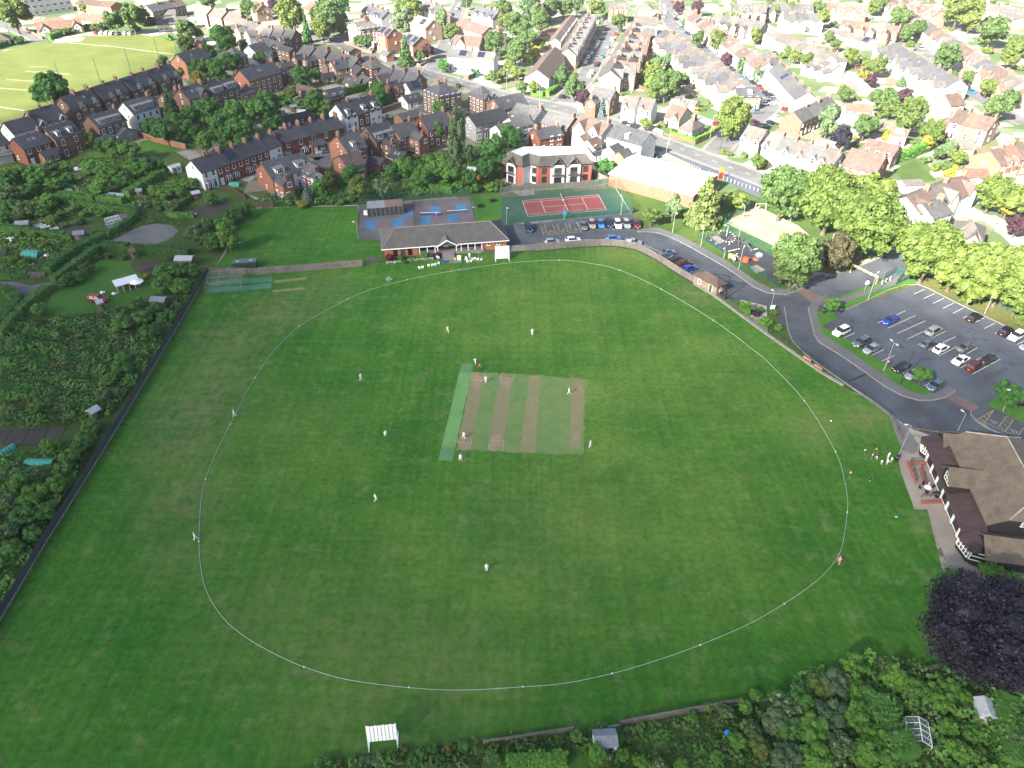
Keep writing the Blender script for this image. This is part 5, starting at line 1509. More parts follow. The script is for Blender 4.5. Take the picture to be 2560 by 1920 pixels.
# ------------------------------------------------------------------ landmarks used to say which one is meant
LM=[(x,t) for x,t in (
 (Vector((-18,177,0)),"beside the pavilion"),(Vector((13,210,0)),"by the tennis court"),(Vector((8,228,0)),"near the mansard roofed flats"),(Vector((44,222,0)),"beside the white roofed store"),
 (at('Q',700,800),"by the playground"),(at('Q',1250,400),"by the sand area"),(at('K',1400,200),"in the car park"),(at('K',1250,640),"at the car park's field side"),(Vector((73,88,0)),"by the club house"),
 (at('A',600,500),"at the far cricket field"),(at('A',1000,280),"behind the far field"),(at('E',800,1100),"by the allotment lawn"),(at('E',1250,640),"near the gravel patch"),(at('E',400,650),"among the left allotments"),(at('E',300,200),"in the upper allotments"),
 (at('I',250,700),"by the dark soil beds"),(at('I',100,1300),"in the lower left allotments"),(at('A',800,900),"below the far field villas"),(at('A',1700,1100),"in the dark garden wood"),(at('A',1800,550),"by the far field's corner villa"),(at('A',1900,150),"above the far field corner"),
 (at('B',400,1050),"near the red brick terrace"),(at('B',850,900),"near the tall white trio"),(at('B',500,700),"in the middle gardens"),(at('B',1600,800),"by the square brick villa"),(at('B',1300,450),"by the twin solar gables"),(at('B',500,150),"at the top left street"),(at('B',1700,250),"by the narrow top street"),(at('B',1900,520),"by the white flat fronted pair"),
 (at('B',1000,1350),"behind the dormered pair"),(at('B',1750,1250),"by the tall birch"),(at('B',1500,1500),"in the shrubbery above the practice court"),(at('F',400,250),"behind the practice lawn"),(at('C',300,1000),"behind the flats cluster"),(at('C',150,500),"left of the parked car street"),(at('C',600,700),"at the mouth of the parked car street"),(at('C',800,350),"along the parked car street"),
 (at('C',1300,650),"in the gardens behind the car street"),(at('C',1000,1000),"by the white road semi"),(at('C',1500,1100),"by the corner bungalow"),(at('C',1350,130),"at the top centre street"),(at('C',1650,350),"along the upper diagonal street"),(at('C',2100,800),"along the lower diagonal street"),(at('D',350,950),"by the brown brick row"),(at('D',250,300),"by the white backed terrace"),
 (at('D',850,650),"by the lock up garages"),(at('D',1250,250),"along the right hand street"),(at('D',1750,800),"down the right hand street"),(at('D',1850,250),"behind the right hand terrace"),(at('D',1150,950),"in the sunny right gardens"),(at('D',1400,1400),"by the long clipped hedge"),(at('D',2000,1450),"at the right edge houses"),(at('H',600,300),"by the junction"),(at('H',1800,900),"behind the car park"),(at('H',1100,700),"at the gated entrance"),
 (at('P',926,1860),"behind the near sight screen"),(at('N',1300,1050),"in the lower gardens"),(at('O',700,900),"in the lower right thicket"),(at('O',1700,1100),"in the bottom right garden"),(at('J',900,700),"on the cricket square"),(at('G',900,700),"behind the curved fence"))]
PENDING=[]
def later(o,p,desc,cat,group=None):
 """label decided once everything of its kind stands"""
 o["category"]=cat
 PENDING.append((o,Vector((p[0],p[1],0)),desc,group))
 return o
def image_x(p):
 d=Vector((p.x,p.y,-CAM_H))
 return d.x/(d.y*_ct-d.z*_st)
def settle_labels():
 groups={}
 for o,p,desc,grp in PENDING:
  k=min(LM,key=lambda q:(q[0].x-p.x)**2+((q[0].y-p.y)*0.8)**2)[1]
  groups.setdefault((desc,k),[]).append((image_x(p),o,grp))
 for (desc,k),lst in groups.items():
  lst.sort(key=lambda q:q[0])
  for i,(x,o,grp) in enumerate(lst):
   o["label"]=f"{desc} {k}" if len(lst)==1 else f"{desc} {k}, {ordinal(i)} from the left"
   if grp:o["group"]=grp
# ------------------------------------------------------------------ foliage
LEAF=dict(dark=leafy("leaf_dark",(0.034,0.112,0.024),(0.070,0.178,0.036)),mid_sunlit=leafy("leaf_mid_sunlit",(0.042,0.092,0.022),(0.088,0.142,0.04)),mid=leafy("leaf_mid",(0.054,0.155,0.028),(0.112,0.235,0.048)),lime=leafy("leaf_lime",(0.066,0.116,0.021),(0.140,0.182,0.040),0.33),  # includes a sunlit copy of the mid green, light put into its colour
   gold=leafy("leaf_gold",(0.17,0.16,0.02),(0.27,0.25,0.04)),purple=leafy("leaf_purple",(0.028,0.012,0.02),(0.055,0.022,0.034),0.15),copper=leafy("leaf_copper",(0.010,0.009,0.017),(0.018,0.015,0.027),0.05),
   grey=leafy("leaf_grey",(0.060,0.120,0.048),(0.125,0.185,0.082)),blue=leafy("leaf_blue",(0.07,0.11,0.11),(0.13,0.18,0.18)),olive=leafy("leaf_olive",(0.060,0.098,0.022),(0.105,0.145,0.038)),
   white=leafy("leaf_flowering",(0.045,0.105,0.024),(0.085,0.155,0.04),0.3,(0.30,0.33,0.25)),red=leafy("leaf_red",(0.07,0.015,0.02),(0.13,0.025,0.03),0.2),conifer=leafy("leaf_conifer",(0.022,0.06,0.016),(0.05,0.10,0.022),0.15),
   bright=leafy("leaf_bright",(0.060,0.170,0.022),(0.118,0.250,0.038)),brown=leafy("leaf_brown",(0.032,0.032,0.016),(0.058,0.052,0.024),0.15),pine=leafy("leaf_pine",(0.065,0.10,0.025),(0.115,0.14,0.045),0.12))
CWORD=dict(mid_sunlit="green",dark="dark green",mid="green",lime="yellow green",gold="golden yellow",purple="purple leaved",copper="dark copper",brown="dark brown",grey="grey green",blue="blue grey",olive="olive",white="white flowering",red="dark red",conifer="dark conifer",bright="bright green",pine="pale green")
BARK=plain("bark",(0.09,0.07,0.05),0.95,0.3,2.0,fine=8)
def rot_quad(p,n,s,rnd,asp=1.0):
 n=Vector(n)
 if n.length < 1e-6:n=Vector((0,0,1))
 n.normalize()
 a=n.orthogonal().normalized()
 a.rotate(Matrix.Rotation(rnd.uniform(0,6.283),3,n))
 b_=n.cross(a)
 a,b_=a*s,b_*s*asp
 return [p-a*.9-b_*.45,p+a*.2-b_*.8,p+a,p+b_*.75-a*.1]
def make_crown(kind,seed,nblob=44,nleaf=5200,size=0.07):
 rnd=random.Random(seed)
 mb=MB()
 blobs=[]
 if kind in ("round","bush","tall"):
  for k in range(nblob):
   while True:
    v=Vector((rnd.uniform(-1,1),rnd.uniform(-1,1),rnd.uniform(-1,1)))
    if 0.3 < v.length < 1:break
   d=v.normalized()*(0.42+0.38*rnd.random())
   if kind=="bush" and d.z <-0.3:d.z*=0.4
   r=rnd.uniform(0.15,0.31) if kind !="bush" else rnd.uniform(.22,.4)
   if kind=="tall":
    r*=0.8
    d.x*=(1-0.35*max(0,d.z));d.y*=(1-0.35*max(0,d.z))
   blobs.append((d,Vector((r,r,r*0.85))))
  blobs.append((Vector((0,0,-.05)),Vector((0.5,0.5,0.5))))
 elif kind=="cone":
  nt=9
  for t in range(nt):
   z=-0.95+1.85*t/(nt-1)
   rr=0.95*(1-t/nt)+0.05
   m=max(2,int(7*rr+1))
   for k in range(m):
    a=6.283*k/m+t*0.7+rnd.uniform(-.3,.3)
    q=rr*rnd.uniform(.5,.75)
    blobs.append((Vector((math.cos(a)*q,math.sin(a)*q,z-.03)),Vector((rr*.42+.04,rr*.42+.04,0.13))))
  blobs.append((Vector((0,0,-0.35)),Vector((0.4,0.4,0.55))))
  blobs.append((Vector((0,0,0.3)),Vector((0.2,0.2,0.6))))
 elif kind=="weep":
  for k in range(nblob):
   a,z=rnd.uniform(0,6.283),rnd.uniform(-.85,.8)
   q=rnd.uniform(.15,.62)*math.sqrt(max(.1,1-(z*.8)**2))
   blobs.append((Vector((math.cos(a)*q,math.sin(a)*q,z)),Vector((.2,.2,rnd.uniform(.25,.4)))))
  blobs.append((Vector((0,0,0)),Vector((.3,.3,.7))))
 for c,r in blobs:
  n0=len(mb.v)
  mb.ball(c,tuple(x*(0.6 if nleaf > 20000 else 0.74) for x in r),0,7,5)
  for i in range(n0,len(mb.v)):
   v=Vector(mb.v[i])
   mb.v[i]=tuple(v+(v-c)*noise.noise(v*5+Vector((seed,0,0)))*0.6)
 wts=[b_[1].x*b_[1].y for b_ in blobs]
 for k in range(nleaf):
  c,r=rnd.choices(blobs,wts)[0]
  v=Vector((rnd.gauss(0,1),rnd.gauss(0,1),rnd.gauss(0,1)+.35)).normalized()
  p=c+Vector((v.x*r.x,v.y*r.y,v.z*r.z))*rnd.uniform(.78,1.16)
  nrm=v+Vector((rnd.gauss(0,.55),rnd.gauss(0,.55),rnd.gauss(0,.45)+.25))
  s=size*rnd.choice((.5,.7,.9,1.1,1.5))*rnd.uniform(.85,1.15)
  mb.add(rot_quad(p,nrm,s,rnd),[(0,1,2,3)])
 return mb.mesh("crown",[LEAF["mid"]])
CROWN=dict(round=[make_crown("round",s) for s in (1,2,3,4,5)],tall=[make_crown("tall",s,36,4500) for s in (11,12)],cone=[make_crown("cone",s,0,4200,0.075) for s in (21,22)],
   weep=[make_crown("weep",31,26,4000,0.07)],bush=[make_crown("bush",s,14,1500,0.13) for s in (41,42,43,44)],big=[make_crown("round",51,80,12000,0.045),make_crown("round",52,74,11000,0.048)],huge=[make_crown("round",53,150,60000,0.021)])
def make_trunk(seed):
 rnd=random.Random(seed)
 mb=MB()
 mb.tube((0,0,0),(rnd.uniform(-.03,.03),0,.55),.075,.05,8).tube((0,0,0),(0,0,.06),.11,.075,8)
 for k in range(6):
  a=k*1.047+rnd.uniform(-.3,.3)
  z=.35+.06*k
  e=Vector((math.cos(a)*.42,math.sin(a)*.42,z+rnd.uniform(.25,.4)))
  mb.tube((0,0,z),e,.035,.015,5)
  mb.tube(e,e+Vector((math.cos(a+.5)*.2,math.sin(a+.5)*.2,.18)),.015,.006,4)
 mb.tube((0,0,.5),(0,0,1.0),.05,.015,6)
 return mb.mesh("trunk",[BARK])
TRUNKS=[make_trunk(s) for s in (1,2,3)]
TREE_N=[0]
def tree(c,u,v,ru,kind="round",col="mid",vf=0.95,label=None,clear=0.3,word="tree"):
 k=TREE_N[0]=TREE_N[0]+1
 rnd=random.Random(k*7)
 r,zc=3.0,3.0
 for it in range(3):
  p=at(c,u,v,zc)
  r=ru/3.456*scale_at(p)
  zc=r*clear+r*vf
 rz=rnd.uniform(0,6.283)
 if edge_dist(p.x,p.y) < 22:col=dict(mid="mid_sunlit",bright="lime").get(col,col)  # sunlit look put into the leaf colour outside the cloud's shadow
 sh_={"round":"round","tall":"upright","cone":"conical","weep":"drooping","big":"broad","huge":"broad"}[kind]
 E=thing("tree" if kind !="cone" else "conifer_tree","","tree",(p.x,p.y,0),rz)
 if label:tag(E,label,"tree")
 else:later(E,p,f"{'large' if r > 5 else 'small' if r < 2.2 else 'medium'} {CWORD[col]} {sh_} {word}","tree","garden and street trees")
 t=link("trunk",rnd.choice(TRUNKS),E,(0,0,0),None,(r*.9,r*.9,zc+r*vf*.35))
 o=link("crown",rnd.choice(CROWN[kind]),E,(0,0,zc),None,(r*rnd.uniform(.95,1.08),r*rnd.uniform(.95,1.08),r*vf))
 recolour(o,LEAF[col])
 return E
def bush(c,u,v,ru,col="mid",flat=0.8,label=None,word="bush",group="garden bushes"):
 k=TREE_N[0]=TREE_N[0]+1
 rnd=random.Random(k*11)
 r,zc=1.0,.6
 for it in range(2):
  p=at(c,u,v,zc)
  r=ru/3.456*scale_at(p)
  zc=r*flat*.62
 if edge_dist(p.x,p.y) < 15:col=dict(mid="mid_sunlit",bright="lime").get(col,col)  # same swap for bushes: sunlight painted in by leaf colour
 o=link("bush",rnd.choice(CROWN["bush"]),None,(p.x,p.y,zc),rnd.uniform(0,6.28),(r,r*rnd.uniform(.9,1.1),r*flat))
 recolour(o,LEAF[col])
 if label:tag(o,label,"bush",None)
 else:later(o,p,f"{'large' if r > 2.2 else 'small' if r < 1.1 else 'mid sized'} {CWORD[col]} {word}","bush",group)
 return o
def hedge(label,pts,w,h,col="dark",dens=11,size=0.24,taper=0.9,seed=0,rough=0.25):
 rnd=random.Random(seed+int(pts[0][0]*10))
 O=Vector((pts[0][0],pts[0][1],0))
 mb=MB()
 for a,b_ in zip(pts,pts[1:]):
  a,b_=Vector((a[0],a[1],0))-O,Vector((b_[0],b_[1],0))-O
  L,rz=(b_-a).length,ang_of(a,b_)
  T=Matrix.Translation(a) @ Matrix.Rotation(rz,4,'Z')
  n=max(1,int(L/1.2))
  for k in range(n):
   hh=h*(1+rough*noise.noise(Vector((a.x+k*.8,a.y,seed+2.2))))
   mb.box((L*(k+.5)/n,rnd.uniform(-.08,.08)*w,hh*.47),(L/n*1.06,w*.84,hh*.92),0,T=T,taper=taper)
  area=L*(2*h+w)
  for k in range(int(area*dens)):
   x,q=rnd.uniform(-.1,L+.1),rnd.uniform(0,2*h+w)
   hh=h*(1+rough*noise.noise(Vector((a.x+int(x/L*n)*.8,a.y,seed+2.2))))
   if q < h:p,nn=Vector((x,-w/2,q/h*hh)),Vector((0,-1,.4))
   elif q < 2*h:p,nn=Vector((x,w/2,(q-h)/h*hh)),Vector((0,1,.4))
   else:p,nn=Vector((x,(q-2*h)-w/2,hh)),Vector((0,0,1))
   p+=Vector((rnd.gauss(0,.06),rnd.gauss(0,.06),rnd.gauss(0,.07)))
   nn+=Vector((rnd.gauss(0,.4),rnd.gauss(0,.4),rnd.gauss(0,.4)))
   mb.add([T @ x_ for x_ in rot_quad(p,nn,size*rnd.uniform(.6,1.2),rnd)],[(0,1,2,3)])
 o=mb.build("hedge",LEAF[col],None,O)
 return tag(o,label,"hedge")
def inside(p,pg):
 r=False
 for i in range(len(pg)):
  a,b_=pg[i],pg[i-1]
  if (a[1] > p[1]) !=(b_[1] > p[1]) and p[0] < (b_[0]-a[0])*(p[1]-a[1])/(b_[1]-a[1])+a[0]:r=not r
 return r
def undergrowth(name,label,pg,h,dens,cols,seed,size=0.32,cell=2.6):
 """tangled plants nobody could count"""
 rnd=random.Random(seed)
 x0,x1=min(p[0] for p in pg),max(p[0] for p in pg)
 y0,y1=min(p[1] for p in pg),max(p[1] for p in pg)
 mb=MB()
 n=int((x1-x0)*(y1-y0)*dens)
 for k in range(n):
  x,y=rnd.uniform(x0,x1),rnd.uniform(y0,y1)
  if not inside((x,y),pg):continue
  hh=h*max(0.06,0.5+0.75*noise.noise(Vector((x/cell,y/cell,seed)))+0.35*noise.noise(Vector((x/1.1,y/1.1,seed+4))))
  e=.4
  gx=noise.noise(Vector(((x+e)/cell,y/cell,seed)))-noise.noise(Vector(((x-e)/cell,y/cell,seed)))
  gy=noise.noise(Vector((x/cell,(y+e)/cell,seed)))-noise.noise(Vector((x/cell,(y-e)/cell,seed)))
  z=hh*(1-abs(rnd.gauss(0,.22)))
  nn=Vector((-gx*2.2+rnd.gauss(0,.45),-gy*2.2+rnd.gauss(0,.45),1+rnd.gauss(0,.3)))
  ci=noise.noise(Vector((x/5,y/5,seed+9)))+rnd.gauss(0,.18)
  m=min(len(cols)-1,max(0,int((ci+.6)/1.2*len(cols))))
  mb.add(rot_quad(Vector((x,y,max(.03,z))),nn,size*rnd.uniform(.55,1.3),rnd),[(0,1,2,3)],m)
 o=mb.build(name,[LEAF[q] for q in cols])
 setting(o,"stuff")
 o["label"]=label
 return o
# --- trees: (crop, u, v, radius, kind, colour, height factor)
FRESH=dict(dark="mid",mid="bright",olive="mid")
tree('A',460,770,165,"round","dark",.9,"large dark round tree standing alone on the far cricket field's edge")
tree('L',1880,1150,500,"huge","copper",.85,"huge dark copper tree overhanging the field's lower right corner",0.3)
tree('C',1920,1000,150,"big","lime",1.25,"huge yellow green tree beside the diagonal street's lower end",.2)
tree('G',1680,345,160,"cone","pine",1.35,"tall layered pale green conifer beside the playground lawn",.12)
tree('G',1400,395,85,"tall","grey",1.5,"upright grey green tree left of the layered conifer",.25)
tree('G',1205,470,95,"round","olive",.7,"thin open grey tree on the grass by the parked cars",.55)
tree('G',1955,345,110,"round","bright",.8,"bright green rounded tree above the playground's top corner",.1)
tree('G',1790,330,60,"round","olive",1.2,"brownish tree half hidden behind the layered conifer",.2)
tree('H',150,250,225,"big","mid_sunlit",1.1,"big bushy tree, leftmost of the sunlit trees by the junction",.2)
tree('H',560,330,281,"big","lime",1.0,"biggest sunlit tree crown between the sand area and the street entrance",.2)
tree('H',880,540,292,"big","lime",1.0,"broad sunlit tree overhanging the street entrance",.2)
tree('H',900,290,205,"round","lime",1.0,"sunlit tree at the back of the clump by the street entrance",.25)
tree('H',250,840,235,"big","mid",1.05,"big green tree over the playground's lower corner",.15)
tree('H',610,790,150,"round","brown",1.2,"dark brownish tree between the two big green trees",.2)
tree('H',1420,760,270,"big","lime",.95,"broad sunlit tree right of the gated entrance",.25)
tree('H',1650,880,205,"round","lime",1.0,"sunlit tree behind the car park, second from the entrance")
tree('H',1850,960,238,"round","lime",1.0,"sunlit tree behind the car park, third from the entrance")
tree('H',2080,960,248,"big","lime",1.0,"sunlit tree behind the car park, fourth from the entrance")
tree('H',2200,1160,162,"round","lime",.9,"sunlit tree at the far right behind the car park")
tree('H',2160,560,90,"round","purple",.9,"dark purple tree at the right edge above the car park trees")
tree('H',1960,260,160,"round","bright",.9,"bright green tree right of the white houses' gardens")
tree('H',2110,330,140,"round","lime",.9,"loose yellow green tree at the right edge gardens")
tree('H',2050,400,90,"round","gold",.7,"golden bush like tree at the right edge gardens")
tree('H',560,1240,72,"round","mid",.95,"small round tree at the car park corner beside the litter bin",.35)
tree('K',1345,530,90,"round","mid",.75,"small tree leaning over the parked silver car",.5)
tree('K',2085,700,110,"round","dark",1.0,"small dark tree on the grass island near the club house",.3)
tree('B',1740,1190,125,"weep","grey",1.9,"tall pale birch with drooping branches left of the pebbledash house",.15)
tree('A',1465,890,75,"cone","conifer",2.0,"tall dark conifer beside the white dormered house",.1)
tree('B',1290,430,70,"cone","conifer",1.7,"dark conifer in front of the twin solar gables",.1)
tree('B',430,235,36,"cone","dark",3.2,"slim tall dark conifer beside the street lamp at the top",.1)
tree('F',440,290,55,"cone","blue",1.6,"blue grey spruce beside the practice lawn's house",.1)
tree('C',775,920,42,"cone","blue",1.9,"small blue conifer in front of the purple trees",.1)
for q in ((100,100,120,"round","lime"),(1130,130,110,"round","mid"),(985,170,85,"round","mid"),(1200,120,70,"round","mid"),(1610,245,85,"round","mid"),(1710,285,50,"round","lime"),(1930,330,118,"round","mid"),(1610,375,75,"round","olive"),
  (1800,450,75,"round","dark"),(2000,535,85,"round","dark"),(1890,600,110,"round","dark"),(1720,600,90,"round","dark"),(1715,680,72,"round","gold"),(1560,612,42,"round","gold"),(1400,535,58,"round","mid"),(2130,60,65,"round","mid"),(1800,15,65,"round","mid"),(725,62,48,"round","lime"),
  (2100,375,45,"round","grey"),(1300,1085,85,"round","dark"),(1430,1120,105,"round","dark"),(1640,1120,90,"tall","dark"),(1790,930,110,"round","dark"),(1905,1060,115,"round","dark"),(2010,960,100,"round","mid"),(2090,1090,110,"round","dark"),(2160,935,95,"round","dark"),
  (1765,1215,85,"round","mid"),(1950,1180,95,"round","dark"),(2110,1210,90,"round","dark"),(1540,1050,80,"round","dark"),(765,1200,62,"round","olive"),(1000,1275,90,"round","mid"),(1110,1290,85,"round","mid"),(880,1260,62,"round","dark"),(1650,990,80,"round","dark")):
 tree('A',*q)
for q in ((290,110,145,"round","lime"),(600,130,150,"round","mid"),(700,60,130,"round","dark"),(570,240,95,"round","lime"),(740,150,48,"round","purple"),(740,235,50,"round","lime"),(150,40,60,"round","purple"),(30,90,60,"round","mid"),(885,340,50,"round","mid"),(950,355,62,"round","mid"),(1410,480,52,"round","mid"),
  (1480,430,65,"round","purple"),(1610,180,85,"weep","grey"),(1680,265,72,"round","lime"),(1260,150,95,"round","grey"),(1340,60,100,"round","lime"),(1240,60,60,"round","lime"),(1130,180,45,"round","mid"),(1615,560,55,"round","dark"),(2050,360,95,"round","mid"),(2160,170,75,"round","lime"),
  (2180,570,55,"round","lime"),(2050,655,55,"round","mid"),(2125,640,52,"round","bright"),(30,490,52,"round","mid"),(385,650,85,"round","dark"),(430,610,48,"round","white"),(515,645,55,"round","mid"),(1040,790,95,"round","dark"),(1580,920,75,"round","mid"),(1560,1115,95,"round","mid"),
  (85,930,170,"round","dark"),(500,880,105,"round","dark"),(600,930,75,"round","mid"),(150,1060,90,"round","dark"),(300,790,60,"round","olive"),(2050,1280,135,"round","dark"),(2180,1150,90,"round","dark"),(1990,1440,115,"round","dark"),(1300,1440,110,"round","mid"),(1550,1440,110,"round","mid"),(1690,1480,95,"round","mid"),
  (1420,1530,85,"round","mid"),(1180,1470,85,"round","dark"),(1840,1530,80,"round","dark"),(810,1500,90,"round","dark"),(640,1545,80,"round","olive"),(540,1620,80,"round","mid"),(890,1610,110,"round","lime"),(1090,1620,90,"round","grey"),(1850,1330,75,"weep","grey"),(2130,1400,80,"round","dark"),(2140,60,80,"round","mid"),(1820,20,50,"round","mid")):
 tree('B',*q)
for q in ((60,220,120,"round","mid"),(250,160,100,"round","mid"),(160,60,120,"round","grey"),(330,60,90,"round","mid"),(450,60,80,"round","mid"),(560,30,70,"round","mid"),(740,60,80,"round","bright"),(120,330,100,"round","mid"),(30,430,110,"round","mid"),(230,370,60,"round","lime"),(200,450,60,"round","gold"),(140,500,55,"round","bright"),(30,620,60,"round","bright"),
  (930,180,75,"round","mid"),(430,650,90,"tall","mid"),(540,740,110,"tall","mid"),(90,750,60,"round","mid"),(190,745,60,"round","lime"),(620,830,70,"round","purple"),(710,880,75,"round","purple"),(1610,320,70,"tall","mid"),(1780,340,90,"round","olive"),(1495,190,40,"tall","mid"),(1445,60,52,"round","purple"),(1600,60,60,"round","purple"),(1850,500,52,"round","purple"),
  (1980,560,60,"weep","grey"),(2130,640,60,"weep","grey"),(1250,380,55,"tall","bright"),(1330,720,130,"round","mid"),(1220,740,90,"round","lime"),(1420,690,90,"round","mid"),(1220,620,85,"round","lime"),(1260,540,70,"round","white"),(1350,510,55,"round","grey"),(1210,830,55,"round","bright"),(1490,690,60,"round","olive"),(1120,650,60,"round","lime"),(1150,560,40,"round","gold"),
  (820,1440,85,"round","dark"),(1160,1060,60,"round","lime"),(40,1190,95,"round","dark"),(2110,300,60,"round","lime"),(1915,150,50,"round","bright"),(2130,1390,70,"round","bright")):
 tree('C',*q[:4],"mid_sunlit" if q[4]=="mid" else q[4],*q[5:])  # mid greens take the copy with sunlight in its colour
for q in ((470,150,70,"round","lime"),(440,60,60,"round","mid"),(190,70,60,"round","lime"),(930,40,65,"round","lime"),(1010,40,60,"round","mid"),(1150,140,88,"round","mid"),(1220,270,75,"round","mid"),(1310,250,75,"round","mid"),(1550,480,105,"round","mid"),(1660,70,120,"round","bright"),(1790,90,85,"round","lime"),(1950,260,110,"round","mid"),(1790,20,70,"round","grey"),(1880,330,50,"round","bright"),
  (1760,170,80,"round","lime"),(2160,400,90,"round","bright"),(2100,500,70,"round","lime"),(590,380,50,"round","olive"),(530,310,45,"round","olive"),(720,480,75,"round","lime"),(860,550,50,"round","bright"),(960,560,80,"round","olive"),(340,510,60,"round","olive"),(240,480,55,"round","lime"),(180,440,45,"round","bright"),(900,690,50,"round","purple"),(840,650,50,"round","gold"),
  (1000,860,115,"round","mid"),(1060,930,80,"round","lime"),(1175,830,70,"round","purple"),(1300,900,70,"round","bright"),(1230,990,150,"round","olive"),(1430,1130,100,"round","lime"),(530,1040,120,"weep","grey"),(640,1190,100,"round","copper"),(850,1085,100,"round","mid"),(660,810,60,"round","mid"),(1040,1150,45,"cone","gold"),(1560,1280,70,"round","grey"),(1730,660,45,"round","olive"),(1760,660,50,"round","olive"),
  (1900,750,70,"round","lime"),(2000,920,95,"round","mid"),(2100,840,75,"round","mid"),(1580,960,30,"round","bright"),(1500,930,40,"round","lime"),(60,100,50,"round","bright"),(1380,1230,60,"round","gold"),(1640,1350,70,"round","lime"),(1480,1320,50,"round","mid"),(1160,690,38,"cone","grey"),(1600,650,40,"round","mid"),(1230,390,40,"round","lime"),(330,1400,60,"round","mid")):
 tree('D',*q[:4],"mid_sunlit" if q[4]=="mid" else q[4],*q[5:])  # here too the sunlight is painted into the mid green
for q in ((1960,640,125,"tall","mid",1.2),(1930,560,85,"round","mid"),(1830,700,110,"round","dark"),(1700,640,120,"round","white"),(1790,560,90,"round","white"),(2010,480,90,"round","dark"),(2120,430,80,"round","dark"),(1430,960,110,"round","mid"),(1560,950,95,"round","dark"),(1400,1080,110,"round","mid"),(1560,1090,100,"round","mid"),(1660,960,80,"round","dark"),(1320,860,0.1,"round","mid"),
  (1340,1290,90,"round","dark"),(1220,1360,90,"round","mid"),(1440,1360,90,"round","dark"),(1050,1400,95,"round","mid"),(1300,1480,100,"round","dark"),(1180,1240,70,"round","mid"),(880,1000,0.1,"round","mid"),(1820,330,75,"round","mid"),(1640,200,75,"round","mid"),(1560,210,65,"round","mid"),(1420,290,70,"round","mid"),(1490,390,70,"round","white"),(1330,260,60,"round","mid"),
  (850,230,90,"round","mid"),(930,100,110,"round","mid"),(1060,180,90,"round","dark"),(1200,60,110,"round","dark"),(1330,40,90,"round","dark"),(760,60,80,"round","mid"),(420,60,80,"round","white"),(230,120,85,"round","mid"),(80,150,90,"round","dark"),(320,160,80,"round","mid"),(60,290,80,"round","white"),(240,250,80,"round","dark"),(420,350,85,"round","mid"),(200,430,90,"round","white"),(90,400,80,"round","dark"),(360,440,65,"round","mid"),(30,500,80,"round","mid"),
  (470,200,70,"round","mid"),(590,160,60,"round","mid"),(880,450,50,"round","mid"),(460,500,50,"round","bright"),(620,730,40,"round","lime"),(560,1040,70,"round","dark"),(650,1000,70,"round","mid"),(750,930,65,"round","lime"),(330,1290,70,"round","mid")):
 if q[2] > 1:tree('E',*q[:5],*(q[5:] or (.72,)),clear=.1)
for q in ((1040,130,85,"round","olive"),(940,230,70,"round","dark"),(1050,60,70,"round","mid"),(900,370,75,"round","grey"),(1020,350,55,"round","grey"),(780,640,85,"round","dark"),(700,800,90,"round","dark"),(600,900,100,"round","dark"),(540,1010,80,"round","olive"),(430,800,80,"round","mid"),(480,1150,100,"round","bright"),(300,1230,110,"round","mid"),(160,1120,100,"round","mid"),(360,1380,100,"round","olive"),
  (200,1420,110,"round","olive"),(80,1300,90,"round","white"),(60,1560,110,"round","white"),(280,1560,80,"round","dark"),(120,1690,90,"round","dark"),(300,490,60,"round","bright"),(180,640,0.1,"round","mid")):
 if q[2] > 1:tree('I',*q[:4],FRESH.get(q[4],q[4]),.75,clear=.08)
tree('O',730,560,120,"tall","bright",1.1,"bright leaved tree poking above the lower hedge line, the left of two",.2)
tree('O',1090,660,120,"tall","bright",1.2,"bright leaved tree poking above the lower hedge line, the right of two",.2)
for q in ((600,720,130,"round","grey"),(450,760,110,"round","lime"),(300,850,130,"round","dark"),(150,900,130,"round","white"),(800,800,120,"round","mid"),(780,1000,140,"round","mid"),(560,1000,140,"round","grey"),(380,1120,140,"round","mid"),(200,1130,130,"round","olive"),(60,1050,120,"round","grey"),(900,1180,120,"round","mid"),(620,1250,140,"round","white"),(820,1330,120,"round","mid"),(400,1350,140,"round","mid"),(160,1350,140,"round","grey"),(1030,1340,90,"round","dark"),
  (1250,760,100,"round","dark"),(1400,800,100,"round","dark"),(1060,900,100,"round","dark"),(1500,870,100,"round","mid"),(1560,760,90,"round","dark"),(1700,830,70,"round","mid"),(1650,1300,100,"round","bright"),(1760,1150,80,"round","mid"),(1560,1100,80,"round","mid"),(2160,1250,90,"round","grey")):
 tree('O',*q[:4],FRESH.get(q[4],q[4]),.78,clear=.08)
for q in ((780,880,60,"round","white"),(900,1000,60,"round","mid"),(560,960,60,"round","olive"),(1560,800,55,"round","bright"),(1700,720,45,"round","mid"),(1850,760,70,"round","white"),(2020,720,70,"round","mid"),(2100,620,60,"round","mid"),(2060,900,90,"round","white"),(1950,1000,80,"round","mid"),(2150,1060,100,"round","lime"),(1780,1150,60,"round","olive"),(820,1160,70,"round","white"),(950,1120,65,"round","mid"),(1100,1180,60,"round","mid"),(1280,1200,60,"round","white"),(1460,1220,70,"round","mid"),(700,1190,50,"round","bright")):
 tree('N',*q[:4],FRESH.get(q[4],q[4]),.8,clear=.06)
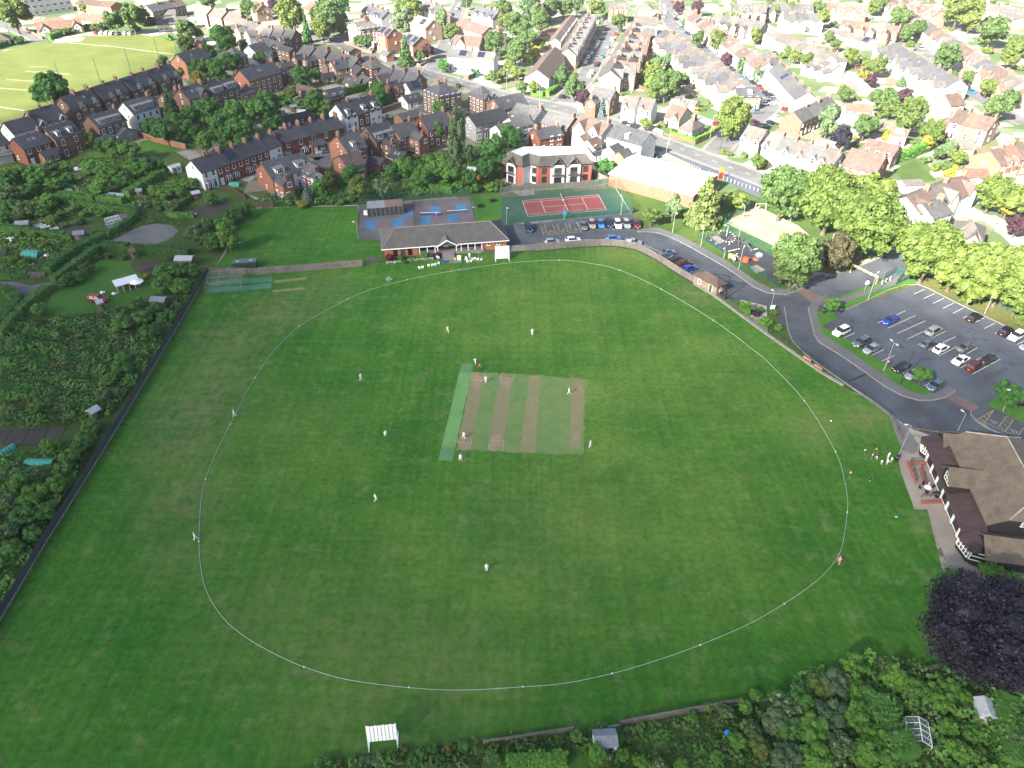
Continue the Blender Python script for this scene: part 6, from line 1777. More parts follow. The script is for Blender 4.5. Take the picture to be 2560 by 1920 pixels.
# --- garden bushes
for c,lst in dict(A=((150,345,48,"mid"),(560,280,40,"lime"),(620,265,38,"mid"),(690,250,38,"mid"),(820,245,40,"mid"),(890,225,42,"dark"),(1250,200,45,"lime"),(1190,250,30,"lime"),(1310,185,45,"mid"),(1560,320,40,"mid")),
    B=((110,850,45,"gold"),(230,650,30,"lime"),(720,710,35,"olive"),(640,620,40,"dark"),(700,640,35,"dark"),(1370,905,22,"lime"),(1410,915,22,"lime"),(750,680,40,"mid"),(860,700,25,"lime"),(600,700,45,"mid"),(460,740,45,"dark"),(1750,740,30,"mid"),(330,720,40,"mid"),(1000,750,40,"mid"),(560,560,25,"mid"),(1330,1360,40,"bright"),(1480,1370,45,"mid"),(1370,1600,50,"mid"),(1500,1590,50,"bright"),(1640,1570,60,"bright"),(1760,1600,60,"mid"),(1300,1560,50,"grey")),
    C=((70,640,35,"lime"),(1140,330,40,"lime"),(1190,390,35,"bright"),(640,940,28,"lime"),(730,700,15,"mid"),(1290,1080,40,"lime"),(1380,1130,40,"olive"),(1440,1160,40,"bright"),(1640,940,30,"bright"),(1600,940,30,"gold"),(1700,900,35,"lime"),(1540,910,40,"lime"),(1100,850,20,"bright"),(1820,1310,35,"bright"),(1880,1330,30,"olive"),(2000,1340,40,"bright"),(2180,1420,60,"bright"),(2000,330,0.1,"mid"),(1820,420,25,"bright"),(2050,600,25,"bright"),(790,250,0.1,"mid"),(830,120,25,"bright")),
    D=((60,330,45,"lime"),(130,480,40,"bright"),(30,360,40,"lime"),(540,290,30,"lime"),(750,375,30,"olive"),(640,330,25,"lime"),(770,850,30,"lime"),(750,1190,30,"gold"),(1370,1380,40,"grey"),(1450,1450,45,"lime"),(1530,1430,60,"mid"),(1600,1490,70,"gold"),(1340,1390,40,"bright"),(1520,1210,50,"lime"),(1690,950,30,"bright"),(1430,960,30,"lime"),(1640,1420,45,"lime"),(1125,1575,45,"bright"),(2000,1420,0.1,"mid"),(1560,890,25,"bright"),(660,540,30,"lime"),(1900,440,40,"lime"),(180,860,25,"olive"),(90,780,30,"olive"),(1420,1250,35,"lime"),(1240,1230,25,"lime"),(1690,1310,45,"mid"),(1330,370,25,"bright"),(1480,440,35,"lime")),
    E=((1450,850,30,"lime"),(1260,1000,40,"gold"),(930,830,35,"grey"),(1060,845,35,"grey"),(520,1060,30,"mid"),(840,840,30,"dark"),(170,640,30,"bright"),(110,860,45,"bright"),(60,780,40,"lime"),(300,650,35,"bright"),(470,840,40,"mid"),(560,560,35,"mid"),(720,470,40,"mid"),(520,470,50,"lime"),(640,420,40,"mid"),(800,630,50,"mid"),(350,380,60,"dark"),(700,540,40,"dark"),(1250,380,55,"white"),(1370,400,55,"mid"),(1550,290,60,"mid"),(380,730,35,"lime"),(210,880,40,"mid")),
    F=((400,385,58,"gold"),(560,300,90,"dark"),(660,350,60,"dark"),(730,360,50,"dark"),(310,330,60,"olive"),(1150,850,55,"red"),(1565,825,42,"red"),(1265,855,60,"dark"),(1340,860,40,"grey"),(1455,830,50,"mid"),(1385,865,26,"gold"),(1510,840,30,"dark"),(250,290,40,"mid"),(820,340,45,"dark"),(1900,250,60,"mid"),(2040,240,60,"mid"),(2130,210,50,"mid"),(1400,270,55,"bright"),(1480,265,40,"mid")),
    G=((2025,1280,80,"bright"),(2110,1330,40,"purple"),(2150,1300,40,"dark"),(2190,1390,60,"bright"),(1820,280,20,"mid"),(2190,385,25,"mid")),H=((1525,1090,50,"bright"),(1700,1180,55,"bright"),(2170,1390,60,"bright"),(60,1320,40,"lime"),(1000,780,20,"mid"),(210,1115,28,"mid"),(85,1450,36,"mid")),
    L=((1590,670,50,"mid"),(1920,640,90,"bright"),(2120,700,60,"mid"),(1560,640,25,"dark")),M=((300,1210,80,"mid"),(420,1215,60,"lime"),(560,1200,60,"mid"),(660,1190,60,"grey"),(780,1180,60,"grey"),(880,1150,60,"bright"),(1000,1090,55,"olive"),(1150,1120,60,"mid"),(1250,1080,50,"mid"),(1390,1090,60,"lime"),(1520,1050,55,"mid"),(1650,1090,55,"lime"),(1780,1020,45,"olive"),(1900,1090,50,"olive"),(2010,1080,50,"mid"),(2120,1080,50,"olive"),(2170,960,30,"bright"),(1080,1180,55,"dark"),(1320,1170,55,"dark"),(1750,1130,50,"mid")),
    K=((100,130,38,"mid"),)).items():
 for q in lst:
  if q[2] > 1:bush(c,*q)
# --- hedges
hg=lambda label,c,pts,w,h,col="dark",**k:hedge(label,poly(c,pts),w,h,col,**k)
hg("long clipped hedge along the upper side of the long allotment plot",'E',[(500,385),(700,400),(900,425),(1080,445),(1170,470),(1175,510),(1100,570),(1000,640),(940,665)],1.6,1.9,"dark")
hg("short clipped hedge above the allotment plot, left of the gap",'E',[(510,345),(640,345),(830,370)],2.0,2.2,"mid")
hg("short clipped hedge above the allotment plot, right of the gap",'E',[(860,370),(960,370),(1080,385)],2.2,2.2,"mid")
hg("thick hedge along the lower side of the long allotment plot",'E',[(30,610),(280,640),(420,655),(640,690)],1.6,1.8,"dark")
hg("tall diagonal hedge left of the allotment lawn",'E',[(420,990),(560,880),(720,780),(910,690)],2.4,2.3,"dark")
hg("second diagonal hedge bordering the allotment lawn",'E',[(470,1080),(600,980),(740,880),(860,780)],1.8,2.0,"mid")
hg("hedge between the gravel patch and the allotment lawn",'E',[(900,770),(1050,780),(1200,800),(1420,800),(1650,830)],2.2,2.0,"dark")
hg("hedge along the lane at the allotment lawn's lower left",'E',[(440,1130),(330,1200),(200,1320),(120,1400),(0,1540)],2.0,1.8,"mid")
hg("dark hedge on the far side of the curving lane",'E',[(-20,1150),(90,1160),(170,1240),(80,1360),(-30,1470)],2.4,2.0,"dark")
hg("ragged hedge beside the grey wooden gate",'E',[(-30,1010),(120,1020),(250,1010)],1.8,1.6,"dark")
hg("long sunlit hedge below the white end terrace",'E',[(1100,330),(1250,240),(1370,160),(1430,140)],2.6,2.4,"mid")
hg("clipped hedge right of the flowering thicket",'E',[(1500,440),(1620,370),(1720,300)],1.3,1.6,"dark")
hg("low trimmed hedge above the gravel patch",'E',[(1440,480),(1550,500),(1680,500)],1.2,1.5,"mid")
hg("narrow hedge in the upper allotments beside the concrete path",'E',[(300,280),(420,190),(500,150)],1.8,1.6,"dark")
hg("golden topped hedge in the middle gardens",'B',[(190,890),(290,830),(400,800)],2.0,2.4,"bright")
hg("tall black green hedge behind the tall white trio",'B',[(750,830),(870,800),(1000,765)],2.2,3.0,"dark")
hg("rounded dark hedge beside the back lane",'B',[(1060,930),(1140,890),(1200,850)],3.0,3.0,"dark")
hg("clipped hedge beside the flat fronted parking",'B',[(230,555),(310,520)],1.6,1.6,"mid")
hg("bright green hedge behind the practice court",'F',[(1500,275),(1600,270),(1700,285)],2.0,2.0,"bright")
hg("long clipped hedge in the sunny right gardens",'D',[(1070,1410),(1200,1370),(1390,1290)],2.6,3.2,"bright")
hg("low hedge below the long clipped hedge",'D',[(1140,1640),(1290,1600)],1.0,1.4,"bright")
hg("clipped hedge round the corner bungalow",'C',[(1370,1170),(1570,1230),(1680,1180),(1800,1110)],1.2,1.5,"bright")
hg("hedge along the far field's upper edge",'A',[(430,345),(520,310),(720,265),(930,225)],2.4,2.4,"mid")
hg("dark hedge at the left edge of the far field",'A',[(-60,430),(60,395),(120,380)],3,2.4,"dark")
hg("square hedge left of the junction lime trees",'C',[(170,820),(270,830)],2.5,2.2,"bright")
hg("square hedge right of the junction lime trees",'C',[(300,830),(390,770)],2.5,2.2,"bright")
hg("clipped hedge running into the bottom right corner",'O',[(2000,870),(2010,1130),(2080,1460)],3.0,2.0,"mid")
hg("long hedge dividing the lower right thicket",'O',[(900,900),(1000,1130),(1170,1430)],3.4,2.8,"mid")
hg("trimmed hedge along the bottom edge lawn",'N',[(-40,1225),(250,1190),(470,1200)],1.6,1.3,"bright")
hg("square clipped bush beside the tin roofed shed",'N',[(680,1180),(770,1150)],2.0,2.2,"bright")
hg("red leaved hedge beside the villa",'A',[(1500,560),(1540,600)],1.0,1.4,"gold")
# --- tangled growth
undergrowth("bramble_thicket","tangled brambles and weeds left of the long fence",poly('P',[(0,810),(110,800),(330,770),(460,740),(480,700),(500,720),(395,885),(280,1040),(170,1065),(0,1070)]),1.5,10,("mid","bright","mid","white","lime"),3)
undergrowth("weed_cover","rough weeds and nettles filling the left allotments",poly('P',[(-60,430),(200,400),(330,380),(430,420),(480,510),(380,520),(150,545),(140,590),(260,600),(240,660),(120,700),(0,690),(-60,600)]),.9,5.5,("mid","bright","lime","white"),5)
undergrowth("weed_cover","leafy undergrowth between the long fence and lower left plots",poly('P',[(-60,1150),(100,1130),(230,1080),(260,1060),(200,1180),(100,1360),(0,1530),(-100,1600)]),1.4,9,("mid","bright","mid","white"),6)
undergrowth("weed_cover","long grass and weeds in the lower gardens",poly('P',[(1560,1822),(1880,1770),(2000,1800),(1990,1990),(1500,1990)]),0.9,10,("mid","olive","dark","bright"),8,0.28)
undergrowth("weed_cover","leafy undergrowth filling the lower right thicket",poly('P',[(1980,1690),(2180,1640),(2345,1680),(2560,1700),(2600,2000),(1980,2000)]),2.4,11,("mid","bright","mid","white"),9)
undergrowth("weed_cover","shrubby growth between the houses and practice courts",poly('P',[(650,500),(760,470),(890,440),(1000,400),(1230,360),(1250,470),(1120,485),(900,500),(880,512),(660,516)]),1.6,6,("dark","mid","grey","bright"),10)
undergrowth("weed_cover","dark undergrowth beneath the garden wood",poly('P',[(360,270),(440,250),(640,220),(640,330),(480,370),(360,350)]),2.0,3.0,("dark","mid","olive"),11,0.45)
undergrowth("hedge_bottom","ragged growth along the bottom of the field",poly('P',[(690,1960),(800,1905),(1000,1875),(1280,1835),(1480,1822),(1600,1850),(1400,1905),(1100,1930),(780,1990)]),1.0,12,("mid","olive","dark","lime","grey"),12,0.25)
undergrowth("long_grass","long rough grass round the gravel patch",poly('E',[(1000,640),(1180,490),(1230,445),(1440,450),(1590,510),(1600,600),(1540,560),(1340,545),(1200,575),(1080,640),(960,700)]),0.7,6,("lime","olive","mid"),13,0.22)
# ------------------------------------------------------------------ cars
TYRE=plain("tyre_rubber",(0.015,0.015,0.016),0.8,0.1)
RIM=plain("alloy_rim",(0.35,0.35,0.36),0.35,0.05,metal=0.6)
CAR_GLASS=plain("car_glass",(0.012,0.014,0.016),0.06,0.1,spec=0.8)
HEAD=plain("headlamp",(0.6,0.62,0.65),0.15,0.05)
TAIL=plain("tail_lamp",(0.25,0.008,0.008),0.2,0.05)
PLATE_Y,PLATE_W=plain("rear_plate",(0.5,0.36,0.03),0.5,0.05),plain("front_plate",(0.6,0.6,0.58),0.5,0.05)
PAINT={k:plain("car_"+k,c,0.22,0.04,metal=mt,spec=0.6) for k,c,mt in (("white",(0.72,0.72,0.72),0),("silver",(0.36,0.37,0.38),.5),("grey",(0.13,0.14,0.15),.4),("black",(0.012,0.012,0.014),0),("blue",(0.015,0.05,0.30),.2),("bluegrey",(0.10,0.15,0.20),.4),("red",(0.30,0.012,0.015),.1),("maroon",(0.10,0.012,0.018),.2),("brightblue",(0.02,0.16,0.45),.2),("tan",(0.27,0.24,0.20),.3),("green",(0.06,0.30,0.05),.1),("navy",(0.012,0.02,0.05),.2),("purple",(0.018,0.010,0.03),.2),("teal",(0.05,0.16,0.16),.2),("yellow",(0.5,0.4,0.02),0))}
STN=dict(
 hatch=[(2.08,.68,.60,.63,.52,0),(1.93,.83,.68,.74,.64,0),(1.05,.88,.86,.94,.72,1),(.30,.89,.92,1.42,.60,2),(-1.0,.89,.94,1.46,.60,2),(-1.55,.88,.95,1.38,.57,1),(-1.98,.83,.88,.97,.66,0),(-2.06,.74,.6,.64,.6,0)],
 saloon=[(2.28,.68,.58,.61,.52,0),(2.12,.84,.66,.72,.64,0),(1.10,.89,.84,.92,.72,1),(.40,.90,.90,1.38,.60,2),(-.75,.90,.93,1.41,.60,1),(-1.55,.89,.96,1.03,.68,0),(-2.15,.85,.90,.98,.68,0),(-2.27,.74,.6,.64,.6,0)],
 suv=[(2.18,.72,.75,.80,.60,0),(2.05,.88,.86,.94,.70,0),(1.15,.92,1.02,1.12,.76,1),(.45,.93,1.08,1.70,.66,2),(-1.45,.93,1.10,1.72,.66,2),(-1.85,.92,1.10,1.62,.64,1),(-2.15,.88,1.0,1.12,.72,0),(-2.2,.80,.7,.75,.65,0)])
def car_meshes(kind):
 st=STN[kind]
 z0=0.22 if kind !="suv" else 0.3
 body,glass=MB(),MB()
 rings=[]
 for x,w,belt,top,wr,g in st:
  rings.append([(x,-w*.92,z0),(x,-w,z0+.22),(x,-w,belt),(x,-wr,top),(x,wr,top),(x,w,belt),(x,w,z0+.22),(x,w*.92,z0)])
 for i in range(len(st)-1):
  a,b_=rings[i],rings[i+1]
  cab=(st[i][5] and st[i+1][5])
  for k in range(7):
   q=[a[k],a[k+1],b_[k+1],b_[k]]
   isg=False
   if k in (2,4):isg=bool(cab)
   if k==3:isg=(st[i][5]==1 and st[i+1][5]==2) or (st[i][5]==1 and st[i+1][5]==0) or (st[i][5]==2 and st[i+1][5]==1 and kind !="saloon")
   if k==3 and kind !="saloon" and st[i][5]==2 and st[i+1][5]==1:isg=False
   (glass if isg else body).add(q,[(0,1,2,3)])
  body.add([a[0],a[7],b_[7],b_[0]],[(0,1,2,3)])
 body.add(rings[0],[tuple(range(8))]).add(rings[-1],[tuple(range(7,-1,-1))])
 for s in (-1,1):                      # sills, wheel arches, mirrors, pillars
  for wx in (1.28,-1.28):body.tube((wx,s*(st[3][1]-.06),.36),(wx,s*(st[3][1]+.012),.36),.40,.40,14,1)
  body.box((.75,s*(st[3][1]+.08),st[3][2]+.06),(.16,.2,.12),0)
  body.box((-.35,s*(st[3][1]+st[3][4])/2,(st[3][2]+st[3][3])/2),(.09,.10,st[3][3]-st[3][2]),1)
 return body.mesh("body",[PAINT["white"],BLACK_METAL]),glass.mesh("glazing",[CAR_GLASS])
CARM={k:car_meshes(k) for k in STN}
def wheel_mesh():
 mb=MB()
 mb.tube((0,-.1,0),(0,.1,0),.32,.32,14,0)
 for s in (-1,1):mb.tube((0,s*.1,0),(0,s*.115,0),.2,.18,10,1)
 return mb.mesh("wheel",[TYRE,RIM])
WHEEL=wheel_mesh()
LAMP_H,LAMP_T=MB().box((0,0,0),(.14,.32,.14)).mesh("headlight",[HEAD]),MB().box((0,0,0),(.1,.26,.18)).mesh("taillight",[TAIL])
PLT_F,PLT_R=MB().box((0,0,0),(.05,.5,.12)).mesh("number_plate",[PLATE_W]),MB().box((0,0,0),(.05,.5,.12)).mesh("number_plate",[PLATE_Y])
def car(c,u,v,ang,col,kind="hatch",label=None,detail=True,word="car"):
 p=at(c,u,v,0.75)
 E=thing("parked_car","","car",(p.x,p.y,0.05),math.radians(ang))
 w={"hatch":"hatchback","saloon":"saloon car","suv":"tall estate car"}[kind]
 cn={"bluegrey":"blue grey","brightblue":"bright blue","tan":"pale gold","purple":"purple black"}.get(col,col)
 if label:tag(E,label,"car","parked cars")
 else:later(E,p,f"{cn} {w} parked","car","parked cars")
 bm,gm=CARM[kind]
 o=link("body",bm,E);recolour(o,PAINT[col])
 link("glazing",gm,E)
 wy=STN[kind][3][1]-.1
 for x in (1.28,-1.28):
  for s in (-1,1):link("wheel",WHEEL,E,(x,s*wy,.32))
 xf,xr=STN[kind][1][0]+.03,STN[kind][-2][0]-.02
 zf,zr=STN[kind][1][2]-.03,STN[kind][-2][2]-.08
 if detail:
  for s in (-1,1):
   link("headlight",LAMP_H,E,(xf,s*.58,zf));link("taillight",LAMP_T,E,(xr,s*.66,zr))
  link("number_plate",PLT_F,E,(STN[kind][0][0]-.01,0,.5));link("number_plate",PLT_R,E,(STN[kind][-1][0]+.0,0,.58))
 return E
CP=math.degrees(ang_of(at('H',1260,1160),at('H',1350,1118)))      # bay direction
for u,v,a,col,k in ((635,165,180,"white","suv"),(805,260,180,"grey","suv"),(895,315,180,"silver","hatch"),(1155,470,180,"black","saloon"),(1260,530,180,"silver","saloon"),(1450,630,180,"bluegrey","hatch"),(1060,65,180,"blue","saloon"),(1435,160,0,"silver","suv"),(1385,265,0,"bluegrey","hatch"),
      (1497,310,0,"white","hatch"),(1705,300,0,"grey","saloon"),(1672,408,0,"white","saloon"),(1785,465,0,"maroon","suv"),(1915,400,0,"black","saloon"),(1785,45,0,"black","suv"),(2060,165,0,"purple","suv"),(2150,205,180,"white","suv"),(2245,285,180,"silver","hatch"),(2180,775,150,"black","suv")):
 car('K',u,v,CP+a,col,k)
for u,v,a,col,k in ((145,585,-80,"navy","suv"),(618,562,-86,"grey","saloon"),(688,552,-84,"tan","suv"),(765,546,-84,"brightblue","hatch"),(838,545,-84,"navy","suv"),(912,552,-84,"white","suv"),(988,550,-84,"silver","suv"),(1070,552,-82,"maroon","suv"),
      (345,702,10,"silver","hatch"),(528,686,12,"white","hatch"),(875,673,8,"brightblue","hatch"),(1050,702,-12,"silver","saloon"),(1345,795,20,"bluegrey","saloon"),(1425,855,22,"black","hatch"),(1480,888,22,"maroon","hatch"),(1535,932,25,"blue","hatch")):
 car('G',u,v,a,col,k)
car('E',845,1200,-8,"red","suv","red tall estate car parked alone on the allotment lawn")
for u,v,a,col in ((840,280,70,"red"),(885,280,70,"white"),(930,280,70,"white"),(975,285,70,"white"),(1025,288,70,"grey"),(1090,285,70,"white"),(1135,285,70,"white")):car('A',u,v,a,col,"hatch",None,False)
for u,v,a,col in ((190,510,-40,"black"),(225,500,-40,"green"),(262,490,-40,"black"),(90,545,-30,"bluegrey"),(1130,1005,-20,"silver"),(627,262,50,"grey"),(1190,450,10,"navy"),(1180,485,10,"white"),(1720,920,60,"white"),(1690,365,60,"silver"),(600,1300,40,"silver"),(1690,120,75,"grey"),(1740,70,75,"silver"),(1760,40,75,"white"),(2150,860,-50,"silver")):car('B',u,v,a,col,"hatch",None,False)
ST1=math.degrees(ang_of(at('C',620,720),at('C',860,200)))
for u,v,col in ((520,575,"red"),(637,530,"white"),(660,488,"white"),(690,455,"silver"),(712,420,"bluegrey"),(732,393,"silver"),(748,360,"white"),(777,325,"navy"),(792,285,"bluegrey"),(825,245,"maroon"),(670,645,"white"),(690,618,"white"),(728,556,"black"),(738,538,"red"),(777,485,"teal"),(825,400,"silver"),(866,335,"white"),(897,290,"red"),(740,190,"white"),(780,160,"bluegrey")):car('C',u,v,ST1,col,"hatch",None,False)
for u,v,a,col in ((980,1045,60,"black"),(1025,1068,60,"bluegrey"),(1075,1082,60,"black"),(1240,1335,-50,"navy"),(1775,1065,20,"red"),(1815,1160,40,"navy"),(450,835,10,"black"),(1310,140,88,"silver"),(1320,100,88,"white"),(1315,50,88,"white"),(1385,15,88,"red"),(1400,130,88,"silver"),(1415,160,88,"black"),(1470,240,-60,"teal"),(1522,285,-62,"navy"),(1690,420,-75,"bluegrey"),(1905,590,-80,"navy"),(1990,640,-80,"teal"),(2045,672,-80,"grey"),(2082,707,-80,"black"),(2140,750,-80,"red"),(2148,855,5,"white"),(2188,890,5,"white"),(2120,960,5,"bluegrey"),(2090,1045,20,"maroon"),(2190,1080,20,"silver"),(2190,800,-80,"navy")):car('C',u,v,a,col,"hatch",None,False)
for u,v,a,col in ((20,815,10,"navy"),(45,850,10,"grey"),(90,885,10,"white"),(160,937,30,"red"),(85,1015,10,"white"),(30,1058,10,"black"),(1125,257,-85,"red"),(1058,192,-85,"bluegrey"),(690,195,0,"bluegrey"),(600,240,0,"navy"),(1325,417,-85,"silver"),(1715,742,-85,"black"),(1760,790,-80,"brightblue"),(780,572,-10,"red"),(65,455,-85,"black")):car('D',u,v,a,col,"hatch",None,False)
# ------------------------------------------------------------------ bay markings
def seg(c,*q):return [(at(c,*a),at(c,*b_)) for a,b_ in q]
lines("parking_lines",seg('H',((1260,1160),(1352,1118)),((1343,1200),(1437,1155)),((1425,1241),(1520,1195)),((1510,1283),(1605,1237)),((1597,1326),(1692,1278)),((1684,1367),(1730,1345)),((1775,1412),(1868,1366)),((1866,1458),(1958,1412)),((1960,1503),(2000,1480)),((2055,1550),(2100,1525)),((2150,1597),(2212,1565)))
 +seg('K',((948,95),(985,78)),((1110,25),(1190,-10)),((1033,142),(1273,32)),((1117,187),(1358,78)),((1205,234),(1375,155)),((1420,222),(1532,168)),((1293,283),(1320,270)),((1508,268),(1622,213)),((1385,330),(1420,312)),((1475,380),(1630,300)),((1570,430),(1600,415)),((1720,360),(1812,310)),((1665,483),(1710,460)),((1800,415),(1840,395)),((1765,538),(2008,408)),
   ((645,230),(748,182)),((735,275),(760,262)),((893,376),(1000,326)),((983,425),(1092,377)),((1165,530),(1190,515)),((1255,580),(1290,560)),((1350,640),(1400,615)))
 +seg('G',((560,535),(600,625)),((645,545),(660,600)),((712,535),(730,598)),((795,540),(802,600)),((878,530),(870,600)),((950,535),(942,602)),((1025,540),(1015,605)),((1360,845),(1400,815)),((1530,970),(1610,945)),((110,740),(430,700)),((600,690),(820,685)),((1120,725),(1270,790))),0.10,0.050,WHITE_LINE)
def wheelchair(c,u,v,ang,s=1.0,z=0.052):
 """painted wheelchair sign"""
 p=at(c,u,v)
 a=math.radians(ang)
 def w(x,y):return Vector((p.x+(x*math.cos(a)-y*math.sin(a))*s,p.y+(x*math.sin(a)+y*math.cos(a))*s,0))
 arc=[w(.35*math.cos(t),-.35+.35*math.sin(t)) for t in [math.radians(110+24*k) for k in range(11)]]
 lines("wheelchair_symbol",list(zip(arc,arc[1:]))+[(w(-.05,.55),w(-.02,-.05)),(w(-.02,-.05),w(.35,-.05)),(w(.35,-.05),w(.5,-.6)),(w(-.05,.3),w(.28,.3)),(w(.5,-.6),w(.66,-.55)),(w(-.14,.72),w(.06,.72))],0.08,z,YELLOW_LINE)
for u,v in ((332,612),(440,603),(548,595)):wheelchair('G',u,v,12,1.0)
for u,v in ((1940,948),(2115,1030)):wheelchair('K',u,v,28,1.0)
lines("disabled_bay_lines",seg('G',((243,568),(275,650)),((275,650),(598,622)),((562,535),(598,622)),((280,560),(305,632)),((350,558),(372,625)),((395,552),(412,615)),((460,548),(480,617)),((495,545),(512,610)),((262,615),(290,590)),((268,635),(300,615)),((255,595),(283,572)),((355,580),(390,562)),((362,600),(398,580)),((370,620),(405,600)),((465,575),(498,558)),((472,595),(505,578)),((300,632),(330,645)),((370,625),(400,638)),((420,615),(450,633)),((480,617),(510,630)),((530,608),(560,624)),((305,632),(590,606)))
 +seg('K',((1785,940),(1950,850)),((1870,955),(1950,850)),((1990,995),(2060,900)),((2050,1030),(2122,932)),((2060,900),(2122,932)),((1785,940),(1880,1000)),((1880,1000),(2212,1140)),((1870,955),(2212,1105)),((2150,1080),(2212,1000)),((1830,915),(1875,955)),((1860,898),(1895,930)),((1895,880),(1915,905)),((2005,975),(2030,1010)),((2020,955),(2065,990)),((2035,935),(2085,965)),((2048,918),(2105,950)),((1820,935),(1905,1005)),((1850,950),(1935,1025)))
 +seg('K',((1180,990),(1410,1030)),((1410,1030),(1640,1040)),((1220,995),(1300,1060)),((1230,1085),(1305,1010)))
 +seg('G',((5,745),(105,738)),((105,738),(100,775)),((10,780),(100,775)),((5,745),(60,778)),((10,780),(70,740)),((45,742),(100,775)),((55,778),(105,738)))
 ,0.075,0.0515,YELLOW_LINE)
lines("speed_table_marks",seg('K',((700,598),(715,588)),((722,590),(737,580)),((744,582),(759,572)),((766,574),(781,564)),((788,565),(803,555)),((810,556),(825,546)),((832,545),(847,535))),0.5,0.05,plain("black_paint",(0.015,0.015,0.015),0.8,0.1))
# ------------------------------------------------------------------ people
SKIN=plain("skin",(0.42,0.26,0.19),0.6,0.05)
CLOTH={k:plain("cloth_"+k,c,0.9,0.06) for k,c in (("white",(0.78,0.78,0.76)),("cream",(0.66,0.63,0.55)),("red",(0.5,0.03,0.03)),("black",(0.02,0.02,0.023)),("navy",(0.02,0.03,0.08)),("pink",(0.55,0.28,0.30)),("brown",(0.06,0.035,0.02)),("blue",(0.05,0.15,0.45)),("yellow",(0.5,0.4,0.05)))}
def human(pose):
 """joints in metres, the figure looks towards -y"""
 J0=dict(pel=(0,0,.93),chest=(0,0,1.33),neck=(0,0,1.47),head=(0,-.01,1.66),lsh=(.18,0,1.40),rsh=(-.18,0,1.40),lel=(.25,.02,1.13),rel=(-.25,.02,1.13),lwr=(.26,-.05,.88),rwr=(-.26,-.05,.88),
   lhip=(.10,0,.90),rhip=(-.10,0,.90),lkn=(.11,-.02,.50),rkn=(-.11,-.02,.50),lan=(.12,.02,.09),ran=(-.12,.02,.09))
 if pose=="walk":J0.update(lkn=(.10,-.16,.53),lan=(.10,-.26,.12),rkn=(-.10,.06,.50),ran=(-.10,.32,.16),lel=(.25,.12,1.14),lwr=(.24,.16,.90),rel=(-.25,-.08,1.14),rwr=(-.24,-.25,.95))
 if pose=="run":J0.update(pel=(0,0,.92),chest=(0,-.12,1.31),neck=(0,-.17,1.44),head=(0,-.22,1.62),lsh=(.18,-.12,1.38),rsh=(-.18,-.12,1.38),lkn=(.10,-.32,.62),lan=(.10,-.24,.22),rkn=(-.10,.16,.52),ran=(-.10,.55,.42),lel=(.27,.16,1.24),lwr=(.22,.12,1.0),rel=(-.27,-.3,1.2),rwr=(-.2,-.45,1.4))
 if pose=="crouch":J0.update(pel=(0,.12,.72),chest=(0,-.12,1.03),neck=(0,-.22,1.14),head=(0,-.32,1.30),lsh=(.18,-.14,1.09),rsh=(-.18,-.14,1.09),lhip=(.12,.12,.70),rhip=(-.12,.12,.70),lkn=(.22,-.15,.46),rkn=(-.22,-.15,.46),lan=(.22,.05,.09),ran=(-.22,.05,.09),lel=(.26,-.18,.82),rel=(-.26,-.18,.82),lwr=(.22,-.22,.56),rwr=(-.22,-.22,.56))
 if pose=="bat":J0.update(pel=(0,.04,.88),chest=(0,-.08,1.25),neck=(0,-.12,1.38),head=(.03,-.18,1.56),lsh=(.16,-.14,1.32),rsh=(-.17,-.04,1.31),lhip=(.10,.04,.85),rhip=(-.10,.04,.85),lkn=(.16,-.1,.47),lan=(.26,-.06,.09),rkn=(-.16,-.06,.47),ran=(-.24,.04,.09),lel=(.14,-.32,1.08),rel=(-.2,-.26,1.06),lwr=(-.02,-.38,.86),rwr=(-.06,-.36,.80))
 if pose=="wide":J0.update(lan=(.28,-.05,.09),ran=(-.28,.08,.09),lkn=(.2,-.05,.49),rkn=(-.2,0,.49),lel=(.34,-.05,1.17),lwr=(.26,-.26,1.05),rel=(-.34,-.05,1.17),rwr=(-.26,-.26,1.05))
 if pose=="sit":J0.update(pel=(0,.1,.50),chest=(0,.14,.90),neck=(0,.12,1.04),head=(0,.08,1.22),lsh=(.18,.13,.97),rsh=(-.18,.13,.97),lhip=(.1,.1,.48),rhip=(-.1,.1,.48),lkn=(.12,-.35,.50),rkn=(-.12,-.35,.50),lan=(.12,-.38,.09),ran=(-.12,-.38,.09),lel=(.24,.0,.74),rel=(-.24,.0,.74),lwr=(.14,-.2,.62),rwr=(-.14,-.2,.62))
 for s in "lr":
  an,w,el=Vector(J0[s+"an"]),Vector(J0[s+"wr"]),Vector(J0[s+"el"])
  J0[s+"toe"]=(an.x*1.1,an.y-.17,max(.05,an.z-.05))
  J0[s+"hand"]=tuple(w+(w-el).normalized()*.09)
 J0["crown"]=tuple(Vector(J0["head"])+Vector((0,.01,.09)))
 J0["nose"]=tuple(Vector(J0["head"])+Vector((0,-.085,-.03)))
 RAD=dict(pel=(.145,.11),chest=(.165,.115),neck=(.055,.055),head=(.085,.10),crown=(.07,.085),nose=(.03,.03),lsh=(.07,.07),lel=(.045,.045),lwr=(.033,.033),lhand=(.035,.03),lhip=(.095,.095),lkn=(.065,.065),lan=(.045,.05),ltoe=(.04,.03))
 edges=[("pel","chest"),("chest","neck"),("neck","head"),("head","crown"),("head","nose")]
 for s in "lr":edges+=[("chest",s+"sh"),(s+"sh",s+"el"),(s+"el",s+"wr"),(s+"wr",s+"hand"),("pel",s+"hip"),(s+"hip",s+"kn"),(s+"kn",s+"an"),(s+"an",s+"toe")]
 names=list(J0)
 me=bpy.data.meshes.new("pose_"+pose)
 me.from_pydata([J0[n] for n in names],[(names.index(a),names.index(b_)) for a,b_ in edges],[])
 o=bpy.data.objects.new("pose_"+pose,me)
 COL.objects.link(o)
